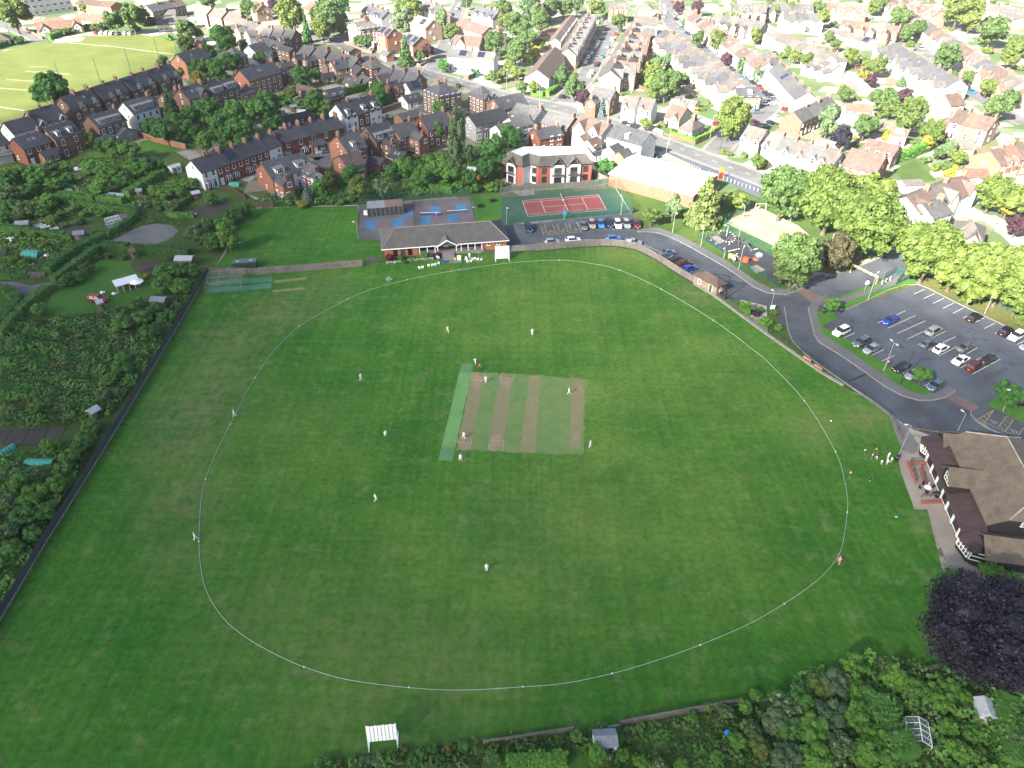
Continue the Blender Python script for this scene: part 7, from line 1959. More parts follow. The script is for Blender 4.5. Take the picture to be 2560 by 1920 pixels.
 o.modifiers.new("skin",'SKIN')
 sl=me.skin_vertices[0].data
 for i,n in enumerate(names):
  r=RAD.get(n) or RAD.get("l"+n[1:])
  sl[i].radius=r
  sl[i].use_root=n=="pel"
 o.modifiers.new("sub",'SUBSURF').levels=1
 dg=bpy.context.evaluated_depsgraph_get()
 out=bpy.data.meshes.new_from_object(o.evaluated_get(dg))
 bpy.data.objects.remove(o)
 mb=MB()
 mb.v=[tuple(v.co) for v in out.vertices]
 seg_=[(Vector(J0[a]),Vector(J0[b_]),a,b_) for a,b_ in edges]
 for pl in out.polygons:
  c=pl.center
  best,reg=9,None
  for a,b_,na,nb in seg_:
   t=max(0,min(1,(c-a).dot(b_-a)/max(1e-6,(b_-a).length_squared)))
   d=(c-(a+(b_-a)*t)).length
   if d < best:best,reg,tt=d,(na,nb),t
  nb=reg[1]
  m=0
  if nb[1:] in ("hip","kn","an"):m=1
  if nb[1:]=="toe":m=4
  if nb in ("head","crown","nose") or nb=="neck" and tt > .7:m=2
  if nb[1:] in ("hand",) or (nb[1:]=="wr" and tt > .25):m=2
  hd=Vector(J0["head"])
  if m==2 and (c-hd).length < .3 and (c.z > hd.z+.055 or (c.y > hd.y+.03 and c.z > hd.z-.05)):m=3
  mb.f.append(tuple(pl.vertices));mb.m.append(m)
 for s in "lr":                                   # five fingers on each hand
  w,h=Vector(J0[s+"wr"]),Vector(J0[s+"hand"])
  d=(h-w).normalized()
  side=d.cross(Vector((1 if s=="l" else-1,0,0.1))).normalized()
  for k,L in enumerate((.055,.075,.08,.07,.055)):
   if k==0:b0,dd=w.lerp(h,.5)+side*.025,(d+side*1.0).normalized()
   else:b0,dd=h+side*(.033-.02*(k-1)),(d+Vector((0,-.35,0))*.3).normalized()
   mb.tube(b0,b0+dd*L*.6,.011,.010,5,2).tube(b0+dd*L*.6,b0+(dd+Vector((0,-.5,-.1))).normalized()*L,.010,.007,5,2)
 hd=Vector(J0["head"])
 for s in (-1,1):
  mb.ball(hd+Vector((s*.036,-.088,.012)),.014,4,6,4);mb.ball(hd+Vector((s*.092,.0,-.01)),(.014,.025,.035),2,6,4)
 mb.box(hd+Vector((0,-.092,-.062)),(.05,.012,.012),3)
 bpy.data.meshes.remove(out)
 return mb.mesh("body",[CLOTH["white"],CLOTH["cream"],SKIN,CLOTH["brown"],CLOTH["black"]],True)
POSES={p:human(p) for p in ("stand","walk","run","crouch","bat","wide","sit")}
def person(c,u,v,pose,ang,shirt,trousers,hair,label,size=1.0,shoes="white",z=0.03):
 p=at(c,u,v)
 o=link("person",POSES[pose],None,(p.x,p.y,z),math.radians(ang),(size,size,size))
 recolour(o,CLOTH[shirt],CLOTH[trousers],None,CLOTH[hair],CLOTH[shoes])
 return tag(o,label,"person")
W2=("white","white")
bat_at=at('J',455,1000)
person('J',590,142,"run",-5,*W2,"brown","bowler in whites running in behind the red shirted umpire")
person('J',641,213,"stand",0,"red","black","brown","umpire in red shirt and black trousers behind the far stumps",1.0,"black")
person('J',712,354,"stand",20,*W2,"navy","batter in whites and navy helmet waiting at the far crease")
person('J',1667,488,"walk",80,*W2,"cream","fielder in whites and pale hat on the square's upper right")
person('J',1912,1098,"wide",60,*W2,"cream","fielder in whites with legs apart at the square's lower right corner")
person('J',458,1000,"bat",160,*W2,"navy","batter in whites and dark helmet at the near crease")
person('J',420,1253,"crouch",175,*W2,"cream","crouching wicket keeper in whites behind the near stumps")
person('G',174,1512,"stand",0,*W2,"brown","fielder in whites standing high on the field, right of its fellow")
person('F',1657,1492,"walk",30,*W2,"brown","fielder in whites standing high on the field, left of its fellow")
person('V',780,821,"wide",60,*W2,"cream","fielder in whites well left of the bowler")
person('V',507,900,"walk",90,*W2,"cream","fielder in whites on the left boundary rope level with the far stumps")
person('V',832,941,"crouch",60,*W2,"cream","fielder in whites halfway left of the near batter")
person('V',812,1083,"walk",120,*W2,"cream","fielder in whites below left of the synthetic strip")
person('V',423,1166,"walk",110,*W2,"cream","fielder in whites at the left boundary nearest the camera")
person('V',1051,1234,"stand",180,*W2,"cream","fielder in whites alone in the lower middle of the field")
person('E',1572,1560,"walk",100,"black","black","black","person in dark clothes beside the long dark fence",1.0,"black")
person('E',2078,748,"stand",60,"white","navy","brown","person in white top at the practice lawn's tree edge")
person('V',1810,1219,"walk",150,"pink","pink","cream","person in pale pink carrying a dark bag at the right boundary rope",1.0)
mb=MB().box((0,0,0),(.18,.32,.26));mb.tube((0,-.12,.12),(0,.12,.12),.02,.02,5);o_=mb.build("shoulder_bag",CLOTH["black"],None,at('V',1813,1213)+Vector((.35,.15,.80)));tag(o_,"dark shoulder bag carried by the person in pale pink","bag")
for k,(u,v,sh_,tr,hr,ps,sz,lb) in enumerate(((826,1224,"white","black","brown","run",.72,"child in white top and dark shorts, leftmost of the group by the club house"),
  (893,1264,"white","red","brown","stand",.72,"child in white top and red shorts left of the dark pair"),(926,1218,"yellow","black","black","walk",.75,"child in black and yellow strip at the back of the group"),
  (932,1272,"black","white","black","wide",.75,"child in dark top and white shorts in the group's middle"),(974,1320,"white","cream","brown","walk",.7,"child in white nearest the field in the club house group"),
  (1032,1270,"white","white","black","stand",1.0,"adult cricketer in whites standing in the club house group"),(1028,1312,"white","white","brown","crouch",.95,"crouching figure in whites beside the standing cricketer"),
  (1060,1298,"white","cream","brown","walk",.72,"child in white beside the black litter bin"),(703,1422,"yellow","black","black","walk",.75,"child in dark and yellow kit just outside the right rope"),(878,1460,"black","black","black","stand",.85,"child in all black standing below the group"))):
 person('K',u,v,ps,40*k,sh_,tr,hr,lb,sz)
person('F',1560,492,"wide",70,"white","blue","brown","tennis player in white top and blue shorts on the practice court")
person('F',1845,852,"stand",0,*W2,"brown","cricketer in whites standing in front of the pavilion veranda")
person('F',1567,872,"stand",20,"white","black","brown","person in white top and black trousers beside the red bush")
person('F',1580,880,"stand",20,"white","navy","black","person in white top and navy trousers by the pavilion steps")
person('G',1158,470,"stand",180,"white","cream","brown","person in white on the grass right of the tennis court")
person('R',505,770,"sit",100,"pink","white","cream","person in pale pink seated at the club terrace table",1.0,"white",0.16)
# bat and stumps
E_=tag(link("cricket_bat",MB().box((0,0,.3),(.11,.05,.56),0).tube((0,0,.55),(0,0,.86),.018,.018,6,1).mesh("cricket_bat",[plain("willow",(0.5,0.38,0.22),.6,.1),CLOTH["black"]]),None,bat_at+Vector((.12,.32,.02)),.4),"pale wooden cricket bat held by the batter at the near crease","bat")
STUMP=plain("orange_stumps",(0.55,0.2,0.03),.6,.1)
for nm,(u,v) in (("near",(457,1045)),("far",(622,292))):
 p=at('J',u,v)
 E_=thing("wicket",f"set of three orange stumps at the {nm} end of the pitch","stumps",p,ang_of((0,0),UY),"cricket stumps")
 for k in (-1,0,1):MB().tube((k*.1,0,.03),(k*.1,0,.74),.025,.025,6).build("stump",STUMP,E_)
 for k in (-.5,.5):MB().box((k*.1,0,.75),(.1,.03,.03)).build("bail",STUMP,E_)
# ------------------------------------------------------------------ boundary rope and markers
ROPE=[(683,880),(748.5,815.8),(800.6,784.8),(868.6,748.7),(932,722.6),(1017.6,700.3),(1129,678.4),(1273.7,658),(1398,651),(1476.8,659),(1549,675.5),(1653.3,723.5),(1783.5,801.3),(1889,880),(1920,905.9),(2011,1002.8),(2088.7,1130),(2112.4,1208),(2119.7,1260),(2118,1281),(2109.5,1344),(2097,1387.6),(2067.6,1428),(2027,1464),(1960.5,1509.7),
  (1873,1560),(1750,1613),(1638.8,1652.6),(1530,1684.4),(1410,1709),(1307.5,1717.7),(1154,1725.8),(1022.4,1719.7),(864.7,1699),(760.5,1668),(720,1651),(690,1637),(615,1594),(555,1542),(515,1474),(501,1408),(497.7,1354),(499.7,1299.6),(503.5,1247.5),(514.5,1198),(541,1131.7),(575.8,1060.8),(638,945)]
rp=smooth_line([at('P',*q) for q in ROPE],1.2,True)
mb=MB();n=len(rp)
ro=rp[0]
mb.path([Vector((p.x-ro.x,p.y-ro.y,.05)) for p in rp+rp[:1]],0.034,5)
tag(mb.build("boundary_rope",plain("white_rope",(0.36,0.42,0.36),.9,.1),None,(ro.x,ro.y,.02)),"white boundary rope looping right round the cricket field","rope")
CONE=MB().tube((0,0,0),(0,0,.03),.11,.11,10).tube((0,0,.03),(0,0,.2),.08,.03,10).mesh("boundary_marker",[WHITE])
for ci,(u,v) in enumerate(((748.5,815.8),(868.6,748.7),(1017.6,700),(1129,678),(1148,674.5),(1398,651),(1549,675.5),(1653,723.5),(1783,801),(2011,1002.8),(2088.7,1130),(2118,1281),(1960.5,1509.7),(1750,1613),(1530,1684),(1307,1717),(1022,1719),(760,1668),(497,1354),(514.5,1198),(575.8,1060.8),(638,945))):
 p=at('P',u,v)
 tag(link("boundary_marker",CONE,None,(p.x,p.y,.03)),f"small white cone on the boundary rope, {ordinal(ci)} clockwise from the practice nets","marker","cones along the boundary rope")
# ------------------------------------------------------------------ board fences
def board_panel(nb,t=.03,proud=True):
 mb=MB()
 for k in range(nb):
  mb.box(((k+.5)/nb-.5,(-.02 if k % 2 else .02),.5),(.96/nb,t,1.0-.02*((k*7) % 3)),0)
 for z in (.2,.8):mb.box((0,.055,z),(1,.05,.06),0)
 return mb.mesh("panel",[TIMBER_GREY])
PANEL=board_panel(16)
POSTM=MB().box((0,0,.5),(.12,.12,1.0)).mesh("post",[TIMBER_GREY])
BASEM=MB().box((0,0,.5),(1,.07,1)).mesh("gravel_board",[CONCRETE])
FENCE_DARK=plain("dark_stained_board",(0.066,0.062,0.070),.8,.25,3,fine=9)
FENCE_BROWN=plain("brown_board",(0.13,0.09,0.06),.85,.25,3,fine=9)
FENCE_ORANGE=plain("orange_board",(0.42,0.15,0.05),.85,.15,3)
def fence(label,pts,h,span=2.4,m=None,base=0.0,post=None,name="board_fence",panel=None):
 """panels and posts, each its own part"""
 P=[Vector((p[0],p[1],0)) for p in pts]
 E=thing(name,label,"fence",P[0])
 for a,b_ in zip(P,P[1:]):
  L=(b_-a).length
  n=max(1,round(L/span))
  rz=ang_of(a,b_)
  for k in range(n):
   q=a.lerp(b_,(k+.5)/n)-P[0]
   o=link("panel",panel or PANEL,E,(q.x,q.y,base),rz,(L/n-.1,1,h))
   if m:recolour(o,m)
   if base:link("gravel_board",BASEM,E,(q.x,q.y,0),rz,(L/n-.12,1,base))
   q=a.lerp(b_,k/n)-P[0]
   o=link("post",POSTM,E,(q.x,q.y,0),rz,(1,1,h+base+.06))
   if post or m:recolour(o,post or m)
 q=P[-1]-P[0]
 o=link("post",POSTM,E,(q.x,q.y,0),0,(1,1,h+base+.06))
 if post or m:recolour(o,post or m)
 return E
fence("long dark panelled fence with concrete base along the field's left side",[at('E',1800,980),at('E',1560,1400),at('I',1405,0),at('I',1050,600),at('I',720,1140),at('I',392,1659),at('P',-10,1570),at('P',-150,1810)],1.4,3.0,FENCE_DARK,0.28,FENCE_DARK)
fence("grey weathered board fence below the practice lawn",poly('P',[(528,686),(640,687),(780,676),(906,666)]),1.9,2.4)
fence("short grey board gate leaning open left of the pavilion",poly('F',[(935,905),(1085,868)]),1.6,2.4,None,0,None,"board_gate")
fence("curved grey board fence between the field and the parked cars",smooth_line([at('G',*p) for p in ((205,783),(640,745),(860,740),(1060,770),(1240,857),(1450,992),(1568,1062))],2.4),1.9,2.4)
fence("grey panel fence with concrete posts behind the tennis court",[at('F',2110,290),at('G',0,275),at('G',400,250),at('G',640,235),at('G',830,205),at('G',690,130)],1.7,2.0,TIMBER_GREY,0.25,CONCRETE)
fence("low panel fence along the bottom of the field",[at('M',1690,1045),at('N',0,1010),at('N',520,930)],1.2,1.9,TIMBER_GREY)
fence("grey panel fence between field and lower gardens",[at('N',930,880),at('N',1280,815),at('N',1520,770),at('N',1960,690)],1.3,1.9,TIMBER_GREY)
fence("thin fence stub left of the copper tree",poly('O',[(1200,640),(1470,595)]),1.2,1.9,TIMBER_GREY)
fence("wooden panel fence beside the practice lawn house",poly('F',[(-30,410),(145,405)]),1.5,1.8,FENCE_BROWN)
fence("weathered wooden gate across the allotment lane",poly('E',[(255,1020),(395,1015)]),1.6,1.3,None,0,None,"board_gate")
fence("small dark gate at the allotment lawn's lane",poly('E',[(425,1150),(490,1110)]),1.2,1.3,None,0,None,"board_gate")
fence("bright orange fence panels among the shrubs behind the practice court",poly('B',[(1800,1520),(1870,1530),(1940,1560)]),1.6,1.8,FENCE_ORANGE)
fence("long brown fence behind the large brick house",poly('D',[(690,1290),(800,1220),(990,1100)]),2.0,2.4,FENCE_BROWN)
fence("low fence round the corner bungalow hedge",poly('C',[(1300,1160),(1580,1255),(1800,1150)]),1.0,2.4,FENCE_BROWN)
fence("wooden trellis fence below the white end terrace",poly('E',[(1900,265),(2000,260),(2120,340)]),1.3,1.8,FENCE_BROWN)
fence("brown fences along the gardens right of the car street",poly('C',[(1030,740),(1160,790),(1160,700)]),1.6,2.0,FENCE_BROWN)
fence("slatted fence behind the left street terrace",poly('C',[(240,320),(400,300)]),1.7,2.0,FENCE_BROWN)
wall_line("garden_wall","long brick garden wall below the grey gabled extension",poly('A',[(1170,1165),(1350,1230),(1610,1290)]),1.8,.25,WALLS['o'],cap=CONCRETE)
wall_line("garden_wall","tall brick wall along the back lane beside the villa",poly('B',[(1080,985),(1250,925),(1440,880)]),2.0,.25,WALLS['b'],cap=CONCRETE)
wall_line("garden_wall","front wall of the brick flats at the street bend",poly('B',[(770,380),(900,440),(1000,465),(1040,410)]),1.2,.25,WALLS['o'],cap=CONCRETE)
wall_line("garden_wall","low brick wall before the conifers at the junction",poly('B',[(1290,545),(1420,575),(1480,545)]),1.0,.25,WALLS['o'],cap=CONCRETE)
wall_line("garden_wall","low wall in front of the purple trees by the main road",poly('C',[(570,960),(680,990),(780,1015)]),.9,.25,WALLS['c'],cap=CONCRETE)
wall_line("garden_wall","cream wall beside the white road semi's drive",poly('C',[(1180,1110),(1300,1165)]),1.4,.25,WALLS['c'],cap=CONCRETE)
wall_line("garden_wall","pale wall along the far field lane",poly('A',[(200,250),(370,340)]),1.2,.3,WALLS['o'])
wall_line("garden_wall","pale garden wall in the sunny right gardens",poly('D',[(780,380),(1010,440)]),1.6,.25,WALLS['c'])
wall_line("garden_wall","second pale garden wall in the sunny right gardens",poly('D',[(900,600),(1010,620),(1180,640)]),1.6,.25,WALLS['c'])
# black estate railing along the road, seen from the field
rail("field_railing","black post and rail fence between the field edge and the road",[at('G',1760,1150),at('G',2000,1300)]+[at('K',*p) for p in ((40,195),(120,245),(285,360),(450,470),(630,590),(720,660),(825,725),(915,800),(1050,905),(1080,940),(1115,1030),(1150,1110))],1.15)
def white_rail():
 pts=poly('F',[(1130,905),(1270,893),(1400,880),(1530,868)])
 rail("pavilion_railing","low white rail in front of the pavilion shrubs",pts,.75,WHITE)
white_rail()
# ------------------------------------------------------------------ mesh sports fences
GREEN_VEIL,DARK_VEIL,NETTING=veil("green_mesh",(0.02,0.09,0.065),.22),veil("black_netting",(0.02,0.02,0.022),.28),veil("nylon_netting",(0.15,0.17,0.17),.14)
def mesh_fence(label,pts,h,span=3.0,vm=None,pm=None,name="mesh_fence"):
 P=[Vector((p[0],p[1],0)) for p in pts]
 E=thing(name,label,"fence",P[0])
 for a,b_ in zip(P,P[1:]):
  n=max(1,round((b_-a).length/span))
  for k in range(n+1):
   q=a.lerp(b_,k/n)-P[0]
   MB().tube((q.x,q.y,0),(q.x,q.y,h+.05),.05,.05,5).build("post",pm or GREEN_METAL,E)
  for k in range(n):
   q,r=a.lerp(b_,k/n)-P[0],a.lerp(b_,(k+1)/n)-P[0]
   mb=MB()
   mb.add([(q.x,q.y,.03),(r.x,r.y,.03),(r.x,r.y,h),(q.x,q.y,h)],[(0,1,2,3)],0)
   for z in (.06,h):mb.tube((q.x,q.y,z),(r.x,r.y,z),.02,.02,4,1)
   mb.build("mesh_panel",[vm or GREEN_VEIL,pm or GREEN_METAL],E)
 return E
mesh_fence("green mesh fence round the tennis court",poly('G',[(-95,556),(10,552),(1038,466),(900,240),(-95,322)]),2.8)
mesh_fence("green mesh fence round the practice court",poly('F',[(1085,695),(890,695),(890,392),(1840,316),(1898,525)]),2.8)
mesh_fence("black mesh fence dividing the practice court",poly('F',[(1352,355),(1375,575)]),2.4,3,DARK_VEIL,BLACK_METAL)
mesh_fence("low green railing round the playground",poly('Q',[(1430,1515),(100,690),(60,660),(560,540)]),1.2,2.5)
mesh_fence("tall green mesh fence between playground and sand",poly('Q',[(430,405),(560,535),(1250,925),(1720,1190)]),2.6,3.0)
mesh_fence("green mesh fence at the sand area's far corner",poly('Q',[(430,405),(900,215),(1050,100),(1280,10)]),2.4,3.0)
mesh_fence("green palisade fence behind the car park",poly('H',[(1330,985),(1500,1040),(1800,1180),(2060,1300),(2300,1420)]),1.9,2.5)
mesh_fence("green palisade gates beside the entrance",poly('H',[(1000,1030),(1100,975),(1160,1010),(1105,1080),(1320,985)]),1.8,2.5,veil("palisade_bars",(0.015,0.075,0.05),.55))
# tennis nets
def net(label,a,b_,h=1.0):
 E=thing("tennis_net",label,"net",a,ang_of(a,b_))
 L=(b_-a).length
 for x in (0,L):MB().tube((x,0,0),(x,0,h+.06),.04,.04,6).build("post",BLACK_METAL,E)
 MB().add([(0,0,.06),(L,0,.06),(L,0,h-.06),(0,0,h-.06)],[(0,1,2,3)]).build("netting",DARK_VEIL,E)
 MB().box((L/2,0,h-.03),(L,.03,.08)).build("tape",WHITE,E)
net("dark tennis net across the red court",tc(11.885,-.9),tc(11.885,11.87))
net("tennis net on the practice court nearer the storage bays",at('F',1415,483),at('F',1600,478))
net("tennis net on the practice court nearer the pavilion roof's end",at('F',1648,467),at('F',1828,455))
# ------------------------------------------------------------------ practice nets
def cage():
 a,b_,c_,d_=at('E',1770,1140),at('E',2010,1115),at('E',2040,1020),at('E',1815,1040)
 o0=at('E',1790,1160)
 ang=math.radians(11)
 E=thing("practice_nets","two tubular framed practice nets with green mats in the field's corner","cricket nets",o0,ang)
 L,W_,H_=12.5,3.4,2.5
 for row_ in range(2):
  y0=row_*W_
  MB().add([(0,y0+.3,.035),(14.5,y0+.3,.035),(14.5,y0+2.9,.035),(0,y0+2.9,.035)],[(0,1,2,3)]).build("green_mat",NET_MAT,E)
 for k in range(4):
  x=k*L/4*.85
  mb=MB()
  for row_ in range(2):
   y0=row_*W_
   pts=[Vector((x,y0,0)),Vector((x,y0+.1,H_*.8)),Vector((x,y0+.5,H_)),Vector((x,y0+W_-.5,H_)),Vector((x,y0+W_-.1,H_*.8)),Vector((x,y0+W_,0))]
   mb.path(pts,.035,5)
  mb.build("hoop",CONCRETE,E)
 for y in (0.5,W_,2*W_-.5):
  MB().tube((0,y,H_),(L*.64,y,H_),.035,.035,5).build("ridge_tube",CONCRETE,E)
 mb=MB()
 for y in (0,W_,2*W_):mb.add([(0,y,0),(L*.64,y,0),(L*.64,y,H_*.9),(0,y,H_*.9)],[(0,1,2,3)])
 mb.add([(0,0,H_),(L*.64,0,H_),(L*.64,2*W_,H_),(0,2*W_,H_)],[(0,1,2,3)])
 mb.build("netting",NETTING,E)
cage()
for q in ([(140,1125),(415,1100),(418,1120),(145,1145)],[(155,1042),(420,1015),(450,1028),(165,1065)]):
 sheet("practice_strip",poly('F',q),.032,SQ_B)
# ------------------------------------------------------------------ lamp posts, poles, signs
def lamp(c,u,v,h,m=STEEL,arms=1,name="lamp_post",desc=None,rz=0.0):
 p=at(c,u,v)
 E=thing(name,"","lamp post",(p.x,p.y,0.03),rz)
 later(E,p,desc or ("pale twin headed lamp post" if arms==2 else "pale lamp post"),"lamp post","lamp posts")
 MB().tube((0,0,0),(0,0,1.1),.09,.08,8).tube((0,0,1.1),(0,0,h),.06,.045,6).build("pole",m,E)
 for k in range(arms):
  s=1 if k==0 else-1
  mb=MB();mb.tube((0,0,h-.05),(s*.7,0,h+.12),.035,.03,5);mb.build("arm",m,E)
  mb=MB();mb.box((s*.85,0,h+.13),(.6,.26,.11),0).box((s*.85,0,h+.065),(.45,.2,.03),1);mb.build("lamp_head",[plain("lamp_grey",(0.5,0.52,0.54),.5,.05),GLASS_BLUE],E)
 return E
for c,u,v,h,n in (('G',1385,632,6,1),('G',1630,745,6,1),('G',1958,668,9,1),('G',1957,948,6,1),('G',1828,850,3,1),('G',448,515,6,1),('G',940,475,6,1),('H',862,1212,7,2),('H',192,530,7,1),('H',20,1290,4.5,1),('H',1870,1330,5,1),('K',995,512,7,2),('K',1125,1242,7,1),('K',1640,1025,4,1),('K',2025,858,5,1),('Q',525,625,3,1),
     ('F',885,690,5,1),('F',1900,520,4,1),('F',2165,555,5,1),('C',235,915,8,1),('C',60,830,7,1),('C',830,1040,8,1),('C',1358,1225,8,1),('C',1710,1195,8,1),('C',1325,1380,6,1),('C',1030,810,8,1),('C',605,530,7,1),('B',345,240,9,1),('B',385,300,7,1),('B',475,520,6,1),('B',755,640,6,1),('B',1345,570,6,1),('B',1750,690,6,1),('B',2165,800,9,1),('B',1820,110,7,1),('D',1280,360,7,1),('D',1680,640,7,1)):
 lamp(c,u,v,h,STEEL,n,rz=(u*7 % 6))
def pole(c,u,v,h,label,m,name="pole",r=.09):
 p=at(c,u,v)
 E=thing(name,label,"pole",(p.x,p.y,0))
 MB().tube((0,0,0),(0,0,h),r,r*.7,7).build("shaft",m,E)
 MB().tube((0,0,h),(0,0,h+.12),r*.9,r*.3,7).build("cap",m,E)
 MB().tube((0,0,0),(0,0,.2),r*1.8,r*1.5,7).build("base_collar",m,E)
for k,(u,v,u2,v2) in enumerate(((548,770,508,655),(873,730,813,560),(1135,637,1083,475),(1380,525,1340,393),(1527,450,1500,340),(422,370,335,150),(118,390,40,185))):
 pole('A',u,v,10.5 if k < 5 else 13,f"tall {'dark green' if k < 5 else 'green'} net pole at the far cricket field, {ordinal(k)} in the line of villas" if k < 5 else ("tall net pole beside the far field's lane end" if k==5 else "tall net pole at the far field's upper left corner"),GREEN_METAL,"net_pole",.14)
pole('K',1143,622,7.5,"leaning dark telegraph pole on the car park verge",plain("pole_timber",(0.04,0.032,0.028),.9,.2),"telegraph_pole",.13)
pole('C',1797,1300,6,"thin black pole beside the huge yellow green tree",BLACK_METAL)
# height barrier gantry by the brick block
p,q=at('G',1842,1205),at('G',1760,1010)
E_=thing("height_gantry","black post and arm gantry with hanging strips beside the brick block","gantry",p)
MB().tube((0,0,0),(0,0,6.2),.13,.1,7).build("post",BLACK_METAL,E_)
d=Vector((-3.6,1.9,0))
MB().tube((0,0,6.1),(d.x,d.y,5.9),.08,.08,5).build("arm",BLACK_METAL,E_)
for k in range(7):
 w=d*((k+.7)/7.5)
 MB().tube((w.x,w.y,6.0),(w.x,w.y,5.5),.04,.04,4).build("hanging_strip",BLACK_METAL,E_)
# entrance height bar
a,b_=at('H',730,905,2.2),at('H',950,1015,2.2)
E_=thing("height_barrier","yellow and white overhead height barrier at the gated entrance","barrier",(a.x,a.y,0))
d=Vector((b_.x-a.x,b_.y-a.y,0))
YEL=plain("barrier_yellow",(0.55,0.38,0.04),.5,.1)
for t in (0,1):MB().tube((d.x*t,d.y*t,0),(d.x*t,d.y*t,2.4),.09,.09,6).build("post",YEL,E_)
for k in range(9):
 p0,p1=d*(k/9),d*((k+1)/9)
 mb=MB()
 for z in (2.05,2.4):mb.tube((p0.x,p0.y,z),(p1.x,p1.y,z),.06,.06,5)
 mb.tube((p1.x,p1.y,2.05),(p1.x,p1.y,2.4),.04,.04,4)
 mb.build("bar_section",YEL if k % 2 else WHITE,E_)
def sign(label,c,u,v,w,h,z,faces,rz=0.0,posts=2,pm=None,name="sign"):
 p=at(c,u,v)
 E=thing(name,label,"sign",(p.x,p.y,0),rz)
 for k in range(posts):
  x=0 if posts==1 else (-.4+.8*k)*w
  MB().tube((x,.05,0),(x,.05,z+h),.04,.04,5).build("post",pm or STEEL,E)
 for (x0,x1,z0,z1,m) in faces:
  MB().box(((x0+x1)/2*w,-.02-.01*(z0 > 0),z+(z0+z1)/2*h),((x1-x0)*w,.05,(z1-z0)*h)).build("board",m,E)
 return E
SIGN_RED,SIGN_YEL,SIGN_BLUE,SIGN_GREEN=plain("sign_red",(0.5,0.02,0.02),.5,.05),plain("sign_yellow",(0.6,0.42,0.02),.5,.05),plain("sign_blue",(0.03,0.2,0.5),.5,.05),plain("sign_green",(0.02,0.16,0.1),.5,.05)
sign("tall red and yellow pylon sign beside the store's parking",'G',1798,163,1.6,3.6,.1,((-.5,.5,0,.55,SIGN_RED),(-.5,.5,.55,1,SIGN_YEL)),.6)
sign("yellow notice board at the playground gate",'Q',600,1060,1.7,1.2,.9,((-.5,.5,0,1,SIGN_YEL),(-.3,.3,.2,.75,WHITE)),-.6)
sign("white notice beside the playground's yellow board",'Q',645,1080,.7,.7,.8,((-.5,.5,0,1,WHITE),),-.6,1)
sign("white round topped sign with green legs at the junction bushes",'H',30,1310,1.1,1.2,.7,((-.5,.5,0,.85,WHITE),(-.4,.4,.85,1,SIGN_GREEN)),.1,2,GREEN_METAL)
sign("white entrance board on green legs by the gated entrance",'H',1235,960,1.6,1.3,1.0,((-.5,.5,0,.8,WHITE),(-.35,.35,.8,1,WHITE)),.2,2,GREEN_METAL)
sign("white pentagonal road sign left of the twin lamp",'H',832,1135,1.0,.9,2.0,((-.5,.5,0,.7,WHITE),(-.3,.3,.7,1,WHITE)),.2,1)
sign("blue and green advertising flag beside the tennis court net",'G',452,520,.9,1.8,1.0,((-.5,.5,0,.4,SIGN_GREEN),(-.5,.5,.4,1,SIGN_BLUE)),.1,1)
sign("red and white notice on the car park's twin lamp",'K',1005,512,.6,.6,2.2,((-.5,.5,0,1,SIGN_RED),(-.3,.3,.25,.75,WHITE)),.3,1)
sign("small yellow road sign at the car street's mouth",'C',650,440,.6,.8,1.6,((-.5,.5,0,1,SIGN_YEL),),.1,1)
sign("tall green post sign left of the gated entrance",'H',1035,865,.5,2.0,.3,((-.5,.5,0,1,SIGN_GREEN),),.4,1,GREEN_METAL)
for k,(u,v) in enumerate(((980,1075),(1015,1060),(1050,1045))):
 p=at('H',u,v)
 E_=thing("bollard",f"short pale timber bollard by the green gates, {ordinal(k)} from the left","bollard",(p.x,p.y,0.1),0,"bollards by the green gates")
 MB().box((0,0,.5),(.2,.2,1.0),taper=.9).build("shaft",plain("pale_timber",(0.4,0.33,0.24),.8,.1),E_)
 MB().box((0,0,1.02),(.22,.22,.08),taper=.6).build("cap",plain("pale_timber",(0.4,0.33,0.24),.8,.1),E_)
BOLL=MB().tube((0,0,0),(0,0,.9),.05,.05,7).ball((0,0,.92),.065).mesh("bollard",[WHITE])
a,b_=at('C',1330,1360),at('C',1620,1480)
a2,b2=at('C',1700,1510),at('C',2120,1659)
for A_,B_,n,wh in ((a,b_,14,'behind the store'),(a2,b2,14,'beyond the pylon sign')):
 for k in range(n):
  p=A_.lerp(B_,k/(n-1))
  tag(link("bollard",BOLL,None,(p.x,p.y,.15)),f"slim white bollard {wh} beside the main road, {ordinal(k)} from the left","bollard","white bollards along the main road")
# ------------------------------------------------------------------ benches, bins, chairs, pots
def bench(c,u,v,rz,label):
 p=at(c,u,v)
 E=thing("park_bench",label,"bench",(p.x,p.y,.3),math.radians(rz))
 bt=plain("bench_timber",(0.36,0.17,0.09),.7,.15)
 for k in range(4):MB().box((0,-.18+k*.13,.45),(1.9,.11,.05)).build("seat_slat",bt,E)
 for k in range(3):MB().box((0,.3,.6+k*.15),(1.9,.05,.12)).build("back_slat",bt,E)
 for x in (-.8,.8):
  MB().box((x,.05,.22),(.08,.5,.44)).build("leg",bt,E);MB().box((x,.03,.66),(.08,.5,.06)).build("armrest",bt,E)
bench('K',335,432,-57+180,"reddish wooden bench at the field edge, the upper of two")
bench('K',430,503,-57+180,"reddish wooden bench at the field edge, the lower of two")
def litter_bin(c,u,v,label):
 p=at(c,u,v)
 E=thing("litter_bin",label,"bin",(p.x,p.y,.14))
 MB().tube((0,0,0),(0,0,.95),.32,.36,12).build("body",BLACK_METAL,E);MB().ball((0,0,.98),(.38,.38,.22)).build("hood",BLACK_METAL,E)
 MB().tube((0,0,.8),(0,0,.86),.375,.375,12).build("band",STEEL,E)
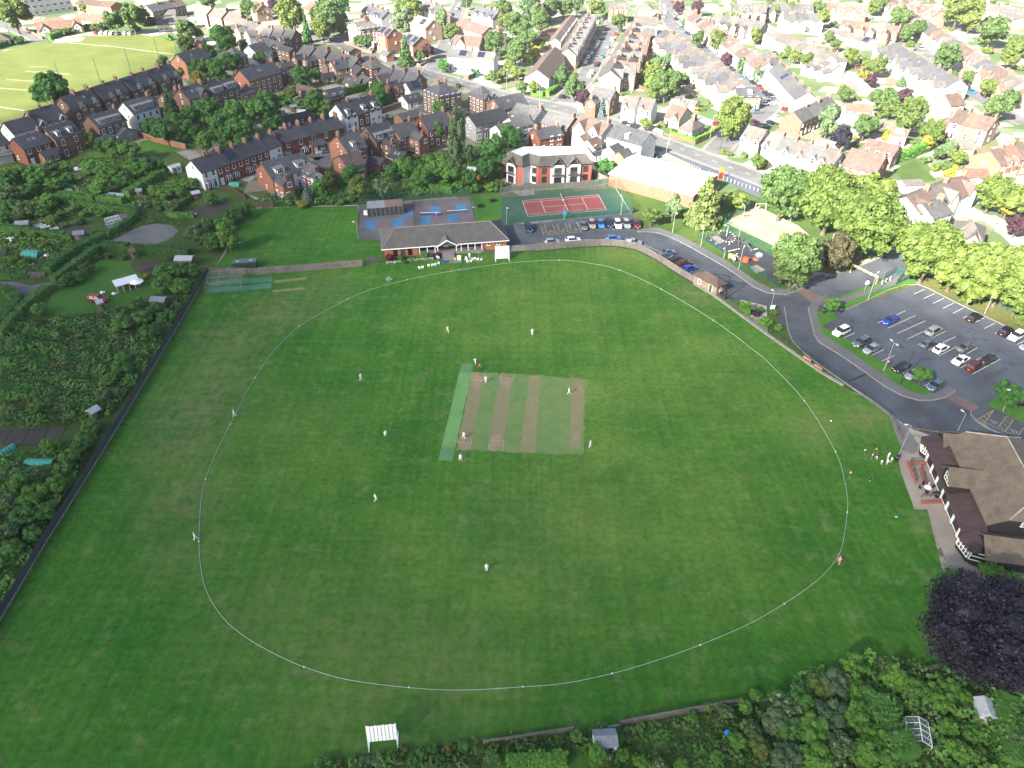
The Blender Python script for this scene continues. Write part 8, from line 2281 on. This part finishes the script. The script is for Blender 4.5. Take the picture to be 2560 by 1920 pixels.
litter_bin('H',478,1325,"black litter bin at the car park's entrance corner");litter_bin('H',628,1318,"dark litter bin under the small corner tree");litter_bin('K',1108,1285,"black litter bin beside the club terrace corner");litter_bin('R',598,868,"small black bin on the club terrace");litter_bin('G',1052,450,"black litter bin beside the tennis court corner")
def wheelie(c,u,v,m,label,grp=None):
 p=at(c,u,v)
 E=thing("wheelie_bin",label,"bin",(p.x,p.y,.05),.3,grp)
 MB().box((0,0,.5),(.5,.6,.95),taper=1.12).build("body",m,E);MB().box((0,.02,1.02),(.6,.72,.08)).build("lid",m,E)
 for s in (-1,1):MB().tube((s*.2,.3,.1),(s*.28,.3,.1),.1,.1,8).build("wheel",TYRE,E)
BINBLUE=plain("bin_blue",(0.02,0.10,0.33),.5,.1)
for k in range(4):wheelie('B',1855+k*17,665+k*2,BINBLUE,f"blue wheelie bin before the white flat fronted pair, {ordinal(k)} from the left","blue bins by the white pair")
wheelie('C',920,1028,BINBLUE,"blue wheelie bin beside the white road semi");wheelie('C',2085,1415,BINBLUE,"blue wheelie bin by the main road gardens");wheelie('F',160,335,BINBLUE,"blue wheelie bin beside the orange brick house by the practice lawn");wheelie('E',600,1090,BINBLUE,"blue wheelie bin at the allotment lawn's lower edge");wheelie('F',1620,893,BINBLUE,"blue bin at the foot of the pavilion steps")
def make_chair():
 parts={}
 parts["seat"]=MB().box((0,0,.42),(.5,.48,.05)).mesh("seat",[WHITE])
 parts["backrest"]=MB().box((0,.24,.68),(.5,.04,.5)).mesh("backrest",[WHITE])
 parts["leg"]=MB().tube((0,0,0),(0,0,.42),.025,.03,5).mesh("leg",[WHITE])
 parts["armrest"]=MB().box((0,0,.62),(.05,.46,.04)).box((0,-.2,.52),(.05,.05,.2)).mesh("armrest",[WHITE])
 return parts
CHP=make_chair()
def chair(c,u,v,rz,label,grp):
 p=at(c,u,v)
 E=thing("plastic_chair",label,"chair",(p.x,p.y,.03),math.radians(rz),grp)
 link("seat",CHP["seat"],E);link("backrest",CHP["backrest"],E)
 for sx_ in (-1,1):
  link("armrest",CHP["armrest"],E,(sx_*.26,0,0))
  for sy_ in (-1,1):link("leg",CHP["leg"],E,(sx_*.22,sy_*.2,0))
for k,(u,v) in enumerate(((1412,945),(1440,940),(1492,925),(1523,921),(1548,917),(1577,906))):chair('F',u,v,185+k*4,f"white plastic chair on the grass, {ordinal(k)} from the left of six","white chairs left of the pavilion steps")
for k,(u,v) in enumerate(((1815,868),(1830,890),(1858,885),(1875,872),(1893,865),(1916,872),(1947,872))):chair('F',u,v,40*k,f"white plastic chair right of the pavilion steps, {ordinal(k)} from the left","white chairs right of the pavilion steps")
E_=thing("score_board","small white score board leaning by the pavilion steps","board",at('F',1755,868))
MB().box((0,0,.75),(1.0,.06,1.3)).build("board",WHITE,E_)
for s in (-1,1):MB().tube((s*.45,.3,0),(s*.45,.02,1.3),.03,.03,4).build("leg",STEEL,E_)
E_=thing("yellow_tub","yellow plastic tub on the pavilion steps","tub",at('F',1722,868)+Vector((0,0,.15)))
MB().tube((0,0,0),(0,0,.5),.22,.3,10).build("body",SIGN_YEL,E_);MB().tube((0,0,.48),(0,0,.54),.33,.33,10).build("rim",SIGN_YEL,E_)
def folded(c,u,v,label,m,w=1.1):
 p=at(c,u,v)
 E=thing("groundsheet",label,"cover",(p.x,p.y,.04),.5)
 mb=MB();mb.add([(-w,-.6,.0),(w,-.7,.02),(w*.9,.6,.0),(-w*.9,.7,.04),(-w*.5,0,.4),(w*.5,.1,.35)],[(0,1,5,4),(1,2,5),(2,3,4,5),(3,0,4)]);mb.build("sheet",m,E)
 MB().box((0,.2,.25),(.5,.3,.4)).build("frame",STEEL,E)
folded('F',1150,1030,"small crumpled grey cover on the outfield near the top left rope",plain("cover_grey",(0.15,0.19,0.2),.6,.2),.75)
o_=MB().ball((0,0,.15),.15).build("ball",WHITE,None,at('K',543,945));tag(o_,"white ball lying on the grass outside the right rope","ball")
o_=MB().box((0,0,.05),(.5,.4,.1),taper=.6).build("frisbee_bag",plain("light_blue_cloth",(0.15,0.45,0.6),.7,.1),None,at('L',1108,180));tag(o_,"pale blue cloth lying on the grass near the club path","cloth")
# ------------------------------------------------------------------ playground kit
def play():
 GREYM=plain("play_steel",(0.07,0.07,0.075),.5,.1)
 RED=plain("play_red",(0.5,0.06,0.02),.5,.1)
 p=at('Q',660,750)
 E=thing("climbing_frame","steel climbing frame with rope rings in the middle of the playground","climbing frame",(p.x,p.y,.05))
 for k in range(5):
  a=k*1.2566
  MB().tube((math.cos(a)*2.2,math.sin(a)*2.2,0),(math.cos(a)*1.2,math.sin(a)*1.2,2.6),.06,.05,6).build("post",GREYM,E)
 for z,r in ((2.6,1.2),(1.5,1.65)):
  mb=MB();mb.path([Vector((math.cos(t*.3927)*r,math.sin(t*.3927)*r,z)) for t in range(17)],.05,5);mb.build("ring",GREYM,E)
 p=at('Q',830,820)
 E=thing("slide_unit","metal slide tower at the playground's upper side","slide",(p.x,p.y,.05),-1.0)
 for x in (-.5,.5):
  for y in (-.5,.5):MB().tube((x,y,0),(x,y,2.6),.05,.05,6).build("post",GREYM,E)
 MB().box((0,0,1.4),(1.1,1.1,.1)).build("platform",GREYM,E)
 mb=MB();mb.add([(.5,-.3,1.4),(.5,.3,1.4),(3.0,.3,.25),(3.0,-.3,.25),(.5,-.3,1.3),(.5,.3,1.3),(3.0,.3,.15),(3.0,-.3,.15)],[(0,1,2,3),(7,6,5,4),(0,3,7,4),(1,5,6,2)]);mb.build("chute",GREYM,E)
 p=at('Q',280,710)
 E=thing("swing_set","steel swing set at the playground's left end","swings",(p.x,p.y,.05),-.55)
 for x in (-1.8,1.8):
  for y in (-.9,.9):MB().tube((x,y,0),(x,0,2.3),.05,.05,6).build("leg",GREYM,E)
 MB().tube((-1.8,0,2.3),(1.8,0,2.3),.05,.05,6).build("top_bar",GREYM,E)
 for x in (-.8,.8):
  s=MB().box((x,0,.5),(.45,.2,.05)).build("seat",BLACK_METAL,E)
  MB().tube((x-.2,0,.5),(x-.2,0,2.3),.012,.012,4).tube((x+.2,0,.5),(x+.2,0,2.3),.012,.012,4).build("chain",STEEL,s)
 for (u,v,r,h,m,lb) in ((855,1060,.95,.9,RED,"open red spinner bowl in the playground"),(1035,1025,.85,.18,RED,"flat red springy disc in the playground"),(1090,960,1.1,.35,SIGN_BLUE,"blue based roundabout in the playground"),(745,1020,.5,.3,RED,"small red stepping dome near the playground gate")):
  q=at('Q',u,v)
  E=thing("play_disc",lb,"play equipment",(q.x,q.y,.05))
  MB().tube((0,0,0),(0,0,h),r,r*.85,14).build("base",m,E)
  MB().tube((0,0,h),(0,0,h+.08),r*.7,r*.65,14).build("top_plate",PALE_FELT if "roundabout" in lb else m,E)
 # painted floor marks
 wm=[]
 for k in range(16):
  a=k*.3927
  c0=at('Q',525,630)
  wm.append((Vector((c0.x+math.cos(a)*2.0,c0.y+math.sin(a)*3.2,0)),Vector((c0.x+math.cos(a)*2.45,c0.y+math.sin(a)*3.9,0))))
 for u,v in ((560,890),(600,880),(640,872),(680,862),(725,852),(690,940),(700,990),(680,975),(945,880),(970,868),(1010,855),(1040,850),(240,700),(330,760),(560,770)):
  q=at('Q',u,v);wm.append((q,q+Vector((.5,.35,0))))
 lines("playground_markings",wm,.3,.058,WHITE_LINE)
 for q in ([(250,650),(330,610),(500,715),(400,760)],[(930,1160),(1050,1120),(1200,1210),(1040,1275)]):
  sheet("playground_mat",poly('Q',q),.056,PAVING)
play()
p=at('Q',1100,190)
E_=thing("timber_climber","pale timber beam climber at the sand area's far corner","climber",(p.x,p.y,.05),.3)
for a,b_ in (((-2,0,0),(-1.6,0,2.4)),((2,0,0),(1.6,0,2.2)),((0,1,0),(0,.2,2.3))):MB().tube(a,b_,.12,.1,7).build("post",plain("pale_timber",(0.4,0.33,0.24),.8,.1),E_)
MB().tube((-1.8,0,2.3),(1.8,0,2.1),.1,.1,7).build("beam",plain("pale_timber",(0.4,0.33,0.24),.8,.1),E_)
p=at('Q',860,300)
E_=thing("spring_seesaw","dark seesaw on the sand near the conifer","seesaw",(p.x,p.y,.05),.4)
MB().box((0,0,.6),(2.6,.25,.08)).build("beam",BLACK_METAL,E_);MB().tube((0,0,0),(0,0,.6),.1,.08,8).build("pivot",STEEL,E_)
for s in (-1,1):MB().tube((s*1.1,-.2,.9),(s*1.1,.2,.9),.03,.03,5).build("handle",STEEL,E_)
p=at('Q',340,465)
E_=thing("picnic_bench","dark picnic bench on the grass left of the playground","bench",(p.x,p.y,.03),.3)
MB().box((0,0,.72),(1.7,.8,.07)).build("table_top",BLACK_METAL,E_)
for s in (-1,1):
 MB().box((0,s*.75,.43),(1.7,.28,.06)).build("seat",BLACK_METAL,E_);MB().box((s*.6,0,.36),(.08,1.5,.7),taper=.6).build("leg",BLACK_METAL,E_)
for k,(u,v) in enumerate(((1938,405),(2045,360))):
 p=at('F',u,v)
 E_=thing("picnic_bench",f"dark picnic bench on the lawn beside the practice court, {'nearer' if k == 0 else 'farther'} one","bench",(p.x,p.y,.03),.3)
 MB().box((0,0,.72),(1.7,.8,.07)).build("table_top",BLACK_METAL,E_)
 for s in (-1,1):
  MB().box((0,s*.75,.43),(1.7,.28,.06)).build("seat",BLACK_METAL,E_);MB().box((s*.6,0,.36),(.08,1.5,.7),taper=.6).build("leg",BLACK_METAL,E_)
# ------------------------------------------------------------------ allotment things
E_=thing("summer_shelter","open fronted green shelter with white sheet roof on the allotment lawn","shelter",at('E',1110,1110),math.radians(38))
mb=MB();section(mb,[(-1.4,1.9),(1.4,2.3),(1.4,2.38),(-1.4,1.98)],-2.7,2.7);mb.build("roof",WHITE_METAL,E_)
MB().box((0,1.3,1.1),(5.0,.08,2.2)).box((2.5,0,1.0),(.08,2.5,2.0)).build("wall",plain("turquoise_board",(0.05,0.22,0.18),.7,.15),E_)
for x in (-2.5,-1.2,0.2,1.4):MB().box((x,-1.3,.95),(.1,.1,1.9)).build("post",WHITE,E_)
MB().box((-.6,0,.4),(2.0,1.0,.8)).build("bench_store",SHED_WALL,E_)
E_=thing("garden_parasol","white octagonal garden parasol beside the sheet roofed shelter","parasol",at('E',1200,1115),.2)
mb=MB()
for k in range(8):
 a,b2_=k*.7854,(k+1)*.7854
 mb.add([(0,0,2.5),(math.cos(a)*1.6,math.sin(a)*1.6,2.0),(math.cos(b2_)*1.6,math.sin(b2_)*1.6,2.0)],[(0,1,2)])
mb.build("canopy",CLOTH["white"],E_);MB().tube((0,0,0),(0,0,2.55),.03,.03,6).build("pole",STEEL,E_);MB().tube((0,0,0),(0,0,.1),.3,.3,10).build("base",CONCRETE,E_)
for k,(u,v,rz,L,w,h,rf,lb) in enumerate(((700,680,20,2.6,2.2,1.7,SHED_ROOF,"grey shed at the end of the long allotment plot"),(215,590,10,3.4,2.2,1.6,SHED_ROOF,"dark grey shed beside the cold frames"),(1610,905,0,4.2,2.6,1.8,SHED_ROOF2,"wide grey roofed shed in the bushes right of the allotment lawn"),(1390,1255,-5,3.4,2.2,1.6,SHED_ROOF,"bluish roofed shed below the allotment lawn's right end"),
            ((880),1290,40,1.3,1.3,1.9,SHED_ROOF2,"tall narrow timber kiosk beside the red estate car"),(1160,845,30,1.3,1.2,2.0,SHED_WALL,"narrow brown privy shed by the soil beds"),(700,120,30,2.6,2.0,1.7,SHED_ROOF2,"glazed grey shed in the upper allotments"),(1215,310,10,1.6,1.4,1.7,SHED_ROOF,"small grey shed above the flowering thicket"),(1700,330,35,2.2,1.8,1.7,SHED_ROOF2,"pale shed beside the blue barrel plot"))):
 shed(lb,'E',u,v,rz,L,w,h,SHED_WALL,rf)
shed("small dark pointed shed against the long dark fence",'I',830,560,60,1.8,1.6,1.6,SHED_WALL,SHED_ROOF2)
shed("broken roofed white and grey shed at the lower gardens' hedge",'N',795,1050,5,2.6,2.0,1.7,WALLS['w'],SHED_ROOF)
shed("pale plastic shed in the bottom right garden",'O',1830,1000,80,2.4,1.8,1.8,WALLS['w'],SHED_ROOF2)
shed("white shed left of the long white end house",'A',1520,1490,50,3.2,2.4,2.0,WALLS['w'],SHED_ROOF2)
shed("small grey garden shed behind the red terrace's trees",'B',330,960,30,2.4,2.0,1.8,SHED_WALL,SHED_ROOF)
shed("white topped garden box in the middle gardens",'B',465,725,30,2.0,1.6,1.4,WALLS['w'],SHED_ROOF2)
shed("little glazed shed in the shrubbery above the practice court",'B',1435,1600,20,2.0,1.6,1.6,WALLS['w'],SHED_ROOF2)
shed("grey roofed shed behind the bright orange fence",'B',1870,1510,-20,3.0,2.2,1.9,SHED_WALL,SHED_ROOF2)
def greenhouse(label,c,u,v,rz,L,w,h=1.7,m=None):
 p=at(c,u,v)
 E=thing("greenhouse",label,"greenhouse",(p.x,p.y,.03),math.radians(rz))
 mb=MB()
 for k in range(5):
  x=-L/2+L*k/4
  mb.path([Vector((x,-w/2,0)),Vector((x,-w/2,h)),Vector((x,0,h+.7)),Vector((x,w/2,h)),Vector((x,w/2,0))],.03,4)
 for y,z in ((-w/2,h),(w/2,h),(0,h+.7),(-w/2,.05),(w/2,.05)):mb.tube((-L/2,y,z),(L/2,y,z),.05,.05,4)
 mb.build("frame",m or WHITE,E)
 mb=MB()
 for s in (-1,1):
  mb.add([(-L/2,s*w/2,h),(L/2,s*w/2,h),(L/2,0,h+.7),(-L/2,0,h+.7)],[(0,1,2,3)]);mb.add([(-L/2,s*w/2,0),(L/2,s*w/2,0),(L/2,s*w/2,h),(-L/2,s*w/2,h)],[(0,1,2,3)])
 mb.build("pane",veil("greenhouse_glass",(0.3,0.36,0.34),.22),E)
greenhouse("white framed greenhouse in the bottom right garden",'O',1260,1200,75,3.2,2.6)
greenhouse("bare framed greenhouse at the right end of the long allotment plot",'E',985,560,40,3.6,2.2)
def tunnel(label,c,u,v,rz,L,w,h,m):
 p=at(c,u,v)
 E=thing("netting_tunnel",label,"crop cover",(p.x,p.y,.03),math.radians(rz))
 sec=[(math.cos(t)*w/2,max(0,math.sin(t))*h) for t in [math.pi*k/8 for k in range(9)]]
 mb=MB();section(mb,sec,-L/2,L/2);mb.build("cover",m,E)
 mb=MB()
 for k in range(5):mb.path([Vector((-L/2+L*k/4,y*1.02,z*1.02)) for y,z in sec],.025,4)
 mb.build("hoop",STEEL,E)
TURQ=plain("turquoise_netting",(0.03,0.25,0.19),.7,.15,2)
tunnel("large turquoise netted crop cover in the left allotments",'E',280,820,-5,4.2,3.0,1.2,TURQ)
tunnel("dark green netted tunnel in the upper allotments, upper one",'E',615,235,-10,4.0,1.2,.8,plain("green_netting",(0.02,0.13,0.09),.7,.15,2))
tunnel("dark green netted tunnel in the upper allotments, lower one",'E',600,265,-10,2.6,1.0,.7,plain("green_netting",(0.02,0.13,0.09),.7,.15,2))
tunnel("pale blue polythene tunnel between the clipped hedges",'E',1005,320,-8,6.0,2.0,1.3,plain("blue_polythene",(0.16,0.27,0.34),.5,.1))
tunnel("turquoise netted crop cover beside the lower soil beds",'I',355,965,0,4.6,1.8,.9,TURQ)
tunnel("turquoise netted crop cover at the left picture edge",'I',70,860,60,2.4,1.2,.9,TURQ)
tunnel("green covered play tent in the terrace garden",'E',2030,225,0,3.0,2.0,1.3,TURQ)
for k,(u,v) in enumerate(((130,560),(330,570),(360,580),(395,590),(470,605))):
 p=at('E',u,v)
 E_=thing("cold_frame",f"low grey cold frame on the dark plot, {ordinal(k)} from the left","cold frame",(p.x,p.y,.04),math.radians(35),"cold frames on the long plot")
 mb=MB();section(mb,[(-.6,0),(.6,0),(.6,.5),(-.6,.3)],-1.2,1.2);mb.build("box",SHED_ROOF,E_)
 MB().box((0,0,.42),(2.3,1.15,.05)).build("lid",PALE_FELT,E_)
def barrel(c,u,v,m,label):
 p=at(c,u,v)
 E=thing("water_butt",label,"barrel",(p.x,p.y,.03))
 MB().tube((0,0,0),(0,0,.45),.26,.31,12).tube((0,0,.45),(0,0,.9),.31,.26,12).build("body",m,E);MB().tube((0,0,.9),(0,0,.95),.27,.25,12).build("lid",m,E)
barrel('E',1940,350,BINBLUE,"blue plastic water butt on the plot below the terrace");barrel('E',15,815,BINBLUE,"blue barrel at the left picture edge in the allotments");barrel('E',505,790,CLOTH["navy"],"dark navy barrel beside the turquoise crop cover");barrel('N',1845,965,plain("bin_brightblue",(0.03,0.2,0.55),.5,.1),"bright blue tub in the lower gardens' long grass")
p=at('E',105,720)
E_=thing("scarecrow","white scarecrow with outstretched arms in the left allotments","scarecrow",(p.x,p.y,.02),.2)
MB().tube((0,0,0),(0,0,1.7),.05,.05,6).build("stake",SHED_WALL,E_)
mb=MB();mb.tube((-.9,0,1.45),(.9,0,1.5),.09,.09,7).tube((0,0,.7),(0,0,1.5),.25,.2,8);mb.build("shirt",CLOTH["white"],E_);MB().ball((0,0,1.75),.16).build("head",CLOTH["cream"],E_)
for k,(u,v,lb) in enumerate(((985,1165,"white covered garden seat beside the shelter"),(400,835,"heap of white sacks beside the turquoise cover"),(885,1155,"white bag on the allotment lawn near the red car"),(1680,475,"white sack on the plot above the gravel"),(950,470,"white tank at the storage bays' left end"))):
 p=at('F' if k==4 else 'E',u,v)
 mb=MB();mb.ball((0,0,.3),(.5,.4,.35)).ball((.35,.2,.22),(.35,.3,.25));
 if k==4:mb=MB().box((0,0,.55),(1.0,1.0,1.0)).box((0,0,.03),(1.15,1.15,.08)).tube((0,0,1.05),(0,0,1.2),.2,.2,10)
 tag(mb.build("sack" if k < 4 else "water_tank",WHITE,None,(p.x,p.y,0.02)),lb,"sack" if k < 4 else "tank")
E_=thing("raised_bed","timber edged raised beds on the allotment lawn's far corner","raised bed",at('E',1270,920),math.radians(52))
for k in range(3):
 MB().box((0,k*1.3-1.3,.14),(3.6,1.05,.22)).build("soil",SOIL,E_)
 mb=MB()
 for s in (-1,1):mb.box((0,k*1.3-1.3+s*.55,.14),(3.8,.06,.28)).box((s*1.87,k*1.3-1.3,.14),(.06,1.04,.28))
 mb.build("board_edge",SHED_WALL,E_)
E_=thing("trampoline","round black trampoline in the middle gardens","trampoline",at('B',250,1000),0)
mb=MB();mb.path([Vector((math.cos(t*.3927)*1.6,math.sin(t*.3927)*1.6,.7)) for t in range(17)],.07,5);mb.build("rim",STEEL,E_)
MB().tube((0,0,.66),(0,0,.70),1.55,1.55,20).build("mat",BLACK_METAL,E_)
for k in range(4):MB().tube((math.cos(k*1.57)*1.5,math.sin(k*1.57)*1.5,0),(math.cos(k*1.57)*1.5,math.sin(k*1.57)*1.5,.7),.04,.04,5).build("leg",STEEL,E_)

# ------------------------------------------------------------------ back gardens of the streets: bushes, sheds, patios, yard walls
def near_road(x,y):
 for nm,pts,hw in ROADS:
  P=[at(*q) for q in pts]
  for a,b_ in zip(P,P[1:]):
   dx,dy=b_.x-a.x,b_.y-a.y
   t=max(0,min(1,((x-a.x)*dx+(y-a.y)*dy)/(dx*dx+dy*dy)))
   if math.hypot(x-a.x-t*dx,y-a.y-t*dy) < hw+3:return True
 return False
PATIO=[asphalt_mat("patio_"+n,c,.12) for n,c in (("pale",(0.36,0.33,0.29)),("pink",(0.33,0.24,0.20)),("grey",(0.27,0.27,0.26)))]
def fill(pg,n,seed,tone):
 rnd=random.Random(seed)
 pl=poly('P',pg)
 xs,ys=[p.x for p in pl],[p.y for p in pl]
 done,tries=0,0
 while done < n and tries < n*30:
  tries+=1
  x,y=rnd.uniform(min(xs),max(xs)),rnd.uniform(min(ys),max(ys))
  if not inside((x,y),pl) or near_road(x,y):continue
  if any((x-h[0])**2+(y-h[1])**2 < (h[2]+.5)**2 for h in HOUSE_SPOTS):continue
  done+=1
  k=rnd.random()
  p=Vector((x,y,0))
  HOUSE_SPOTS.append((x,y,1.6))
  if k < .62:
   col=rnd.choice(tone)
   r=rnd.uniform(.9,2.4)
   o=link("bush",rnd.choice(CROWN["bush"]),None,(x,y,r*.55),rnd.uniform(0,6.28),(r,r,r*rnd.uniform(.75,1.2)))
   recolour(o,LEAF[col])
   later(o,p,f"{'large' if r > 1.8 else 'small' if r < 1.3 else 'mid sized'} {CWORD[col]} bush","bush","garden bushes")
  elif k < .80:
   E=thing("garden_shed","","shed",p,rnd.uniform(0,3.14))
   rf=rnd.choice((SHED_ROOF,SHED_ROOF2,ROOFS['t']))
   L,w=rnd.uniform(2.2,4.5),rnd.uniform(1.8,2.8)
   wl=rnd.choice((SHED_WALL,WALLS['p'],WALLS['w']))
   block(E,ID,L,w,2.6,2.0,wl,rf,False,(.12,.12),eave=.15)
   later(E,p,f"{'pale' if wl is WALLS['w'] else 'brick' if wl is WALLS['p'] else 'timber'} garden shed","shed","garden sheds")
  else:
   a,L,w=rnd.uniform(0,3.14),rnd.uniform(3,7),rnd.uniform(2.5,5)
   c,s=math.cos(a),math.sin(a)
   sheet("garden_patio",[(x+c*i*L/2-s*j*w/2,y+s*i*L/2+c*j*w/2) for i,j in ((-1,-1),(1,-1),(1,1),(-1,1))],.03+.002*(done % 5),rnd.choice(PATIO))
fill([(1250,130),(1480,60),(1900,0),(2560,-10),(2560,420),(2330,400),(2000,330),(1650,260),(1300,200)],150,4,("mid_sunlit","lime","mid_sunlit","olive","lime"))
fill([(640,120),(800,60),(1280,20),(1280,200),(1000,230),(760,240)],45,5,("mid_sunlit","lime","dark"))
fill([(400,40),(640,20),(700,200),(640,210),(430,130)],18,6,("mid","lime"))
fill([(640,210),(1000,240),(1250,330),(1200,360),(900,330),(700,330)],22,7,("dark","mid"))
# low outbuildings and yard ranges between the middle streets
for k,(c,u,v,rz,L,w,h,wk,rk) in enumerate((('B',160,640,57,9,5,3.2,'b','d'),('B',300,560,40,10,5,3.0,'b','s'),('B',470,570,40,6,4,2.8,'p','s'),('B',610,660,38,6,4,2.8,'b','d'),('B',960,690,-52,8,5,3.0,'p','g'),('B',1740,980,38,8,5,2.8,'b','d'),('B',1560,1060,42,8,4,3,'b','s'),('B',1310,1000,40,8,6,5,'b','s'),('B',2000,990,40,7,5,3,'b','d'),('B',640,850,46,6,4,3.4,'b','d'),('B',520,1240,44,5,3.5,2.6,'r','s'),
  ('B',420,480,40,9,5,4.4,'p','g'),('B',1130,470,-50,6,4,2.6,'o','g'),('A',900,1210,57,5,3.5,2.6,'b','s'),('A',1420,960,57,6,4,3,'b','s'),('A',420,1330,58,5,3.6,2.6,'b','d'),('A',1880,840,58,6,4,3,'b','s'),('A',2120,800,58,7,4,3,'o','s'),('A',1700,350,55,7,5,4,'p','l'),('C',330,1180,30,8,4,3,'b','d'),('C',470,1090,-42,6,4,3.4,'b','s'),('C',700,1300,40,5,4,3,'w','d'),('B',820,430,-52,8,6,5.4,'b','g'),('B',280,430,-40,9,6,5.2,'b','g'))):
 p=at(c,u,v,h)
 E=thing("outbuilding","","outbuilding",(p.x,p.y,0),math.radians(rz))
 block(E,ID,L,w,h+1.3,h,WALLS[wk],ROOFS[rk],False,(.2,.2))
 wall_windows(E,ID,L,w,h,("mid",),True,random.Random(k))
 later(E,p,f"low {WWORD[wk]} outbuilding with {RWORD[rk]} roof","outbuilding","yard outbuildings")
settle_labels()

# ------------------------------------------------------------------ thin scattering box, added for a bright veil over the far houses
hz=MB().box((0,420,47),(1500,1100,96)).build("added_haze",plain("haze_air",(1,1,1)))
hm=bpy.data.materials.new("haze_volume")
hm.use_nodes=True
hm.node_tree.nodes.remove(hm.node_tree.nodes["Principled BSDF"])
hv=hm.node_tree.nodes.new("ShaderNodeVolumePrincipled")
hv.inputs["Color"].default_value=(0.95,0.96,1.0,1)
hv.inputs["Density"].default_value=0.00007
hm.node_tree.links.new(hv.outputs[0],hm.node_tree.nodes["Material Output"].inputs["Volume"])
hz.data.materials.clear()
hz.data.materials.append(hm)
setting(hz,"stuff")
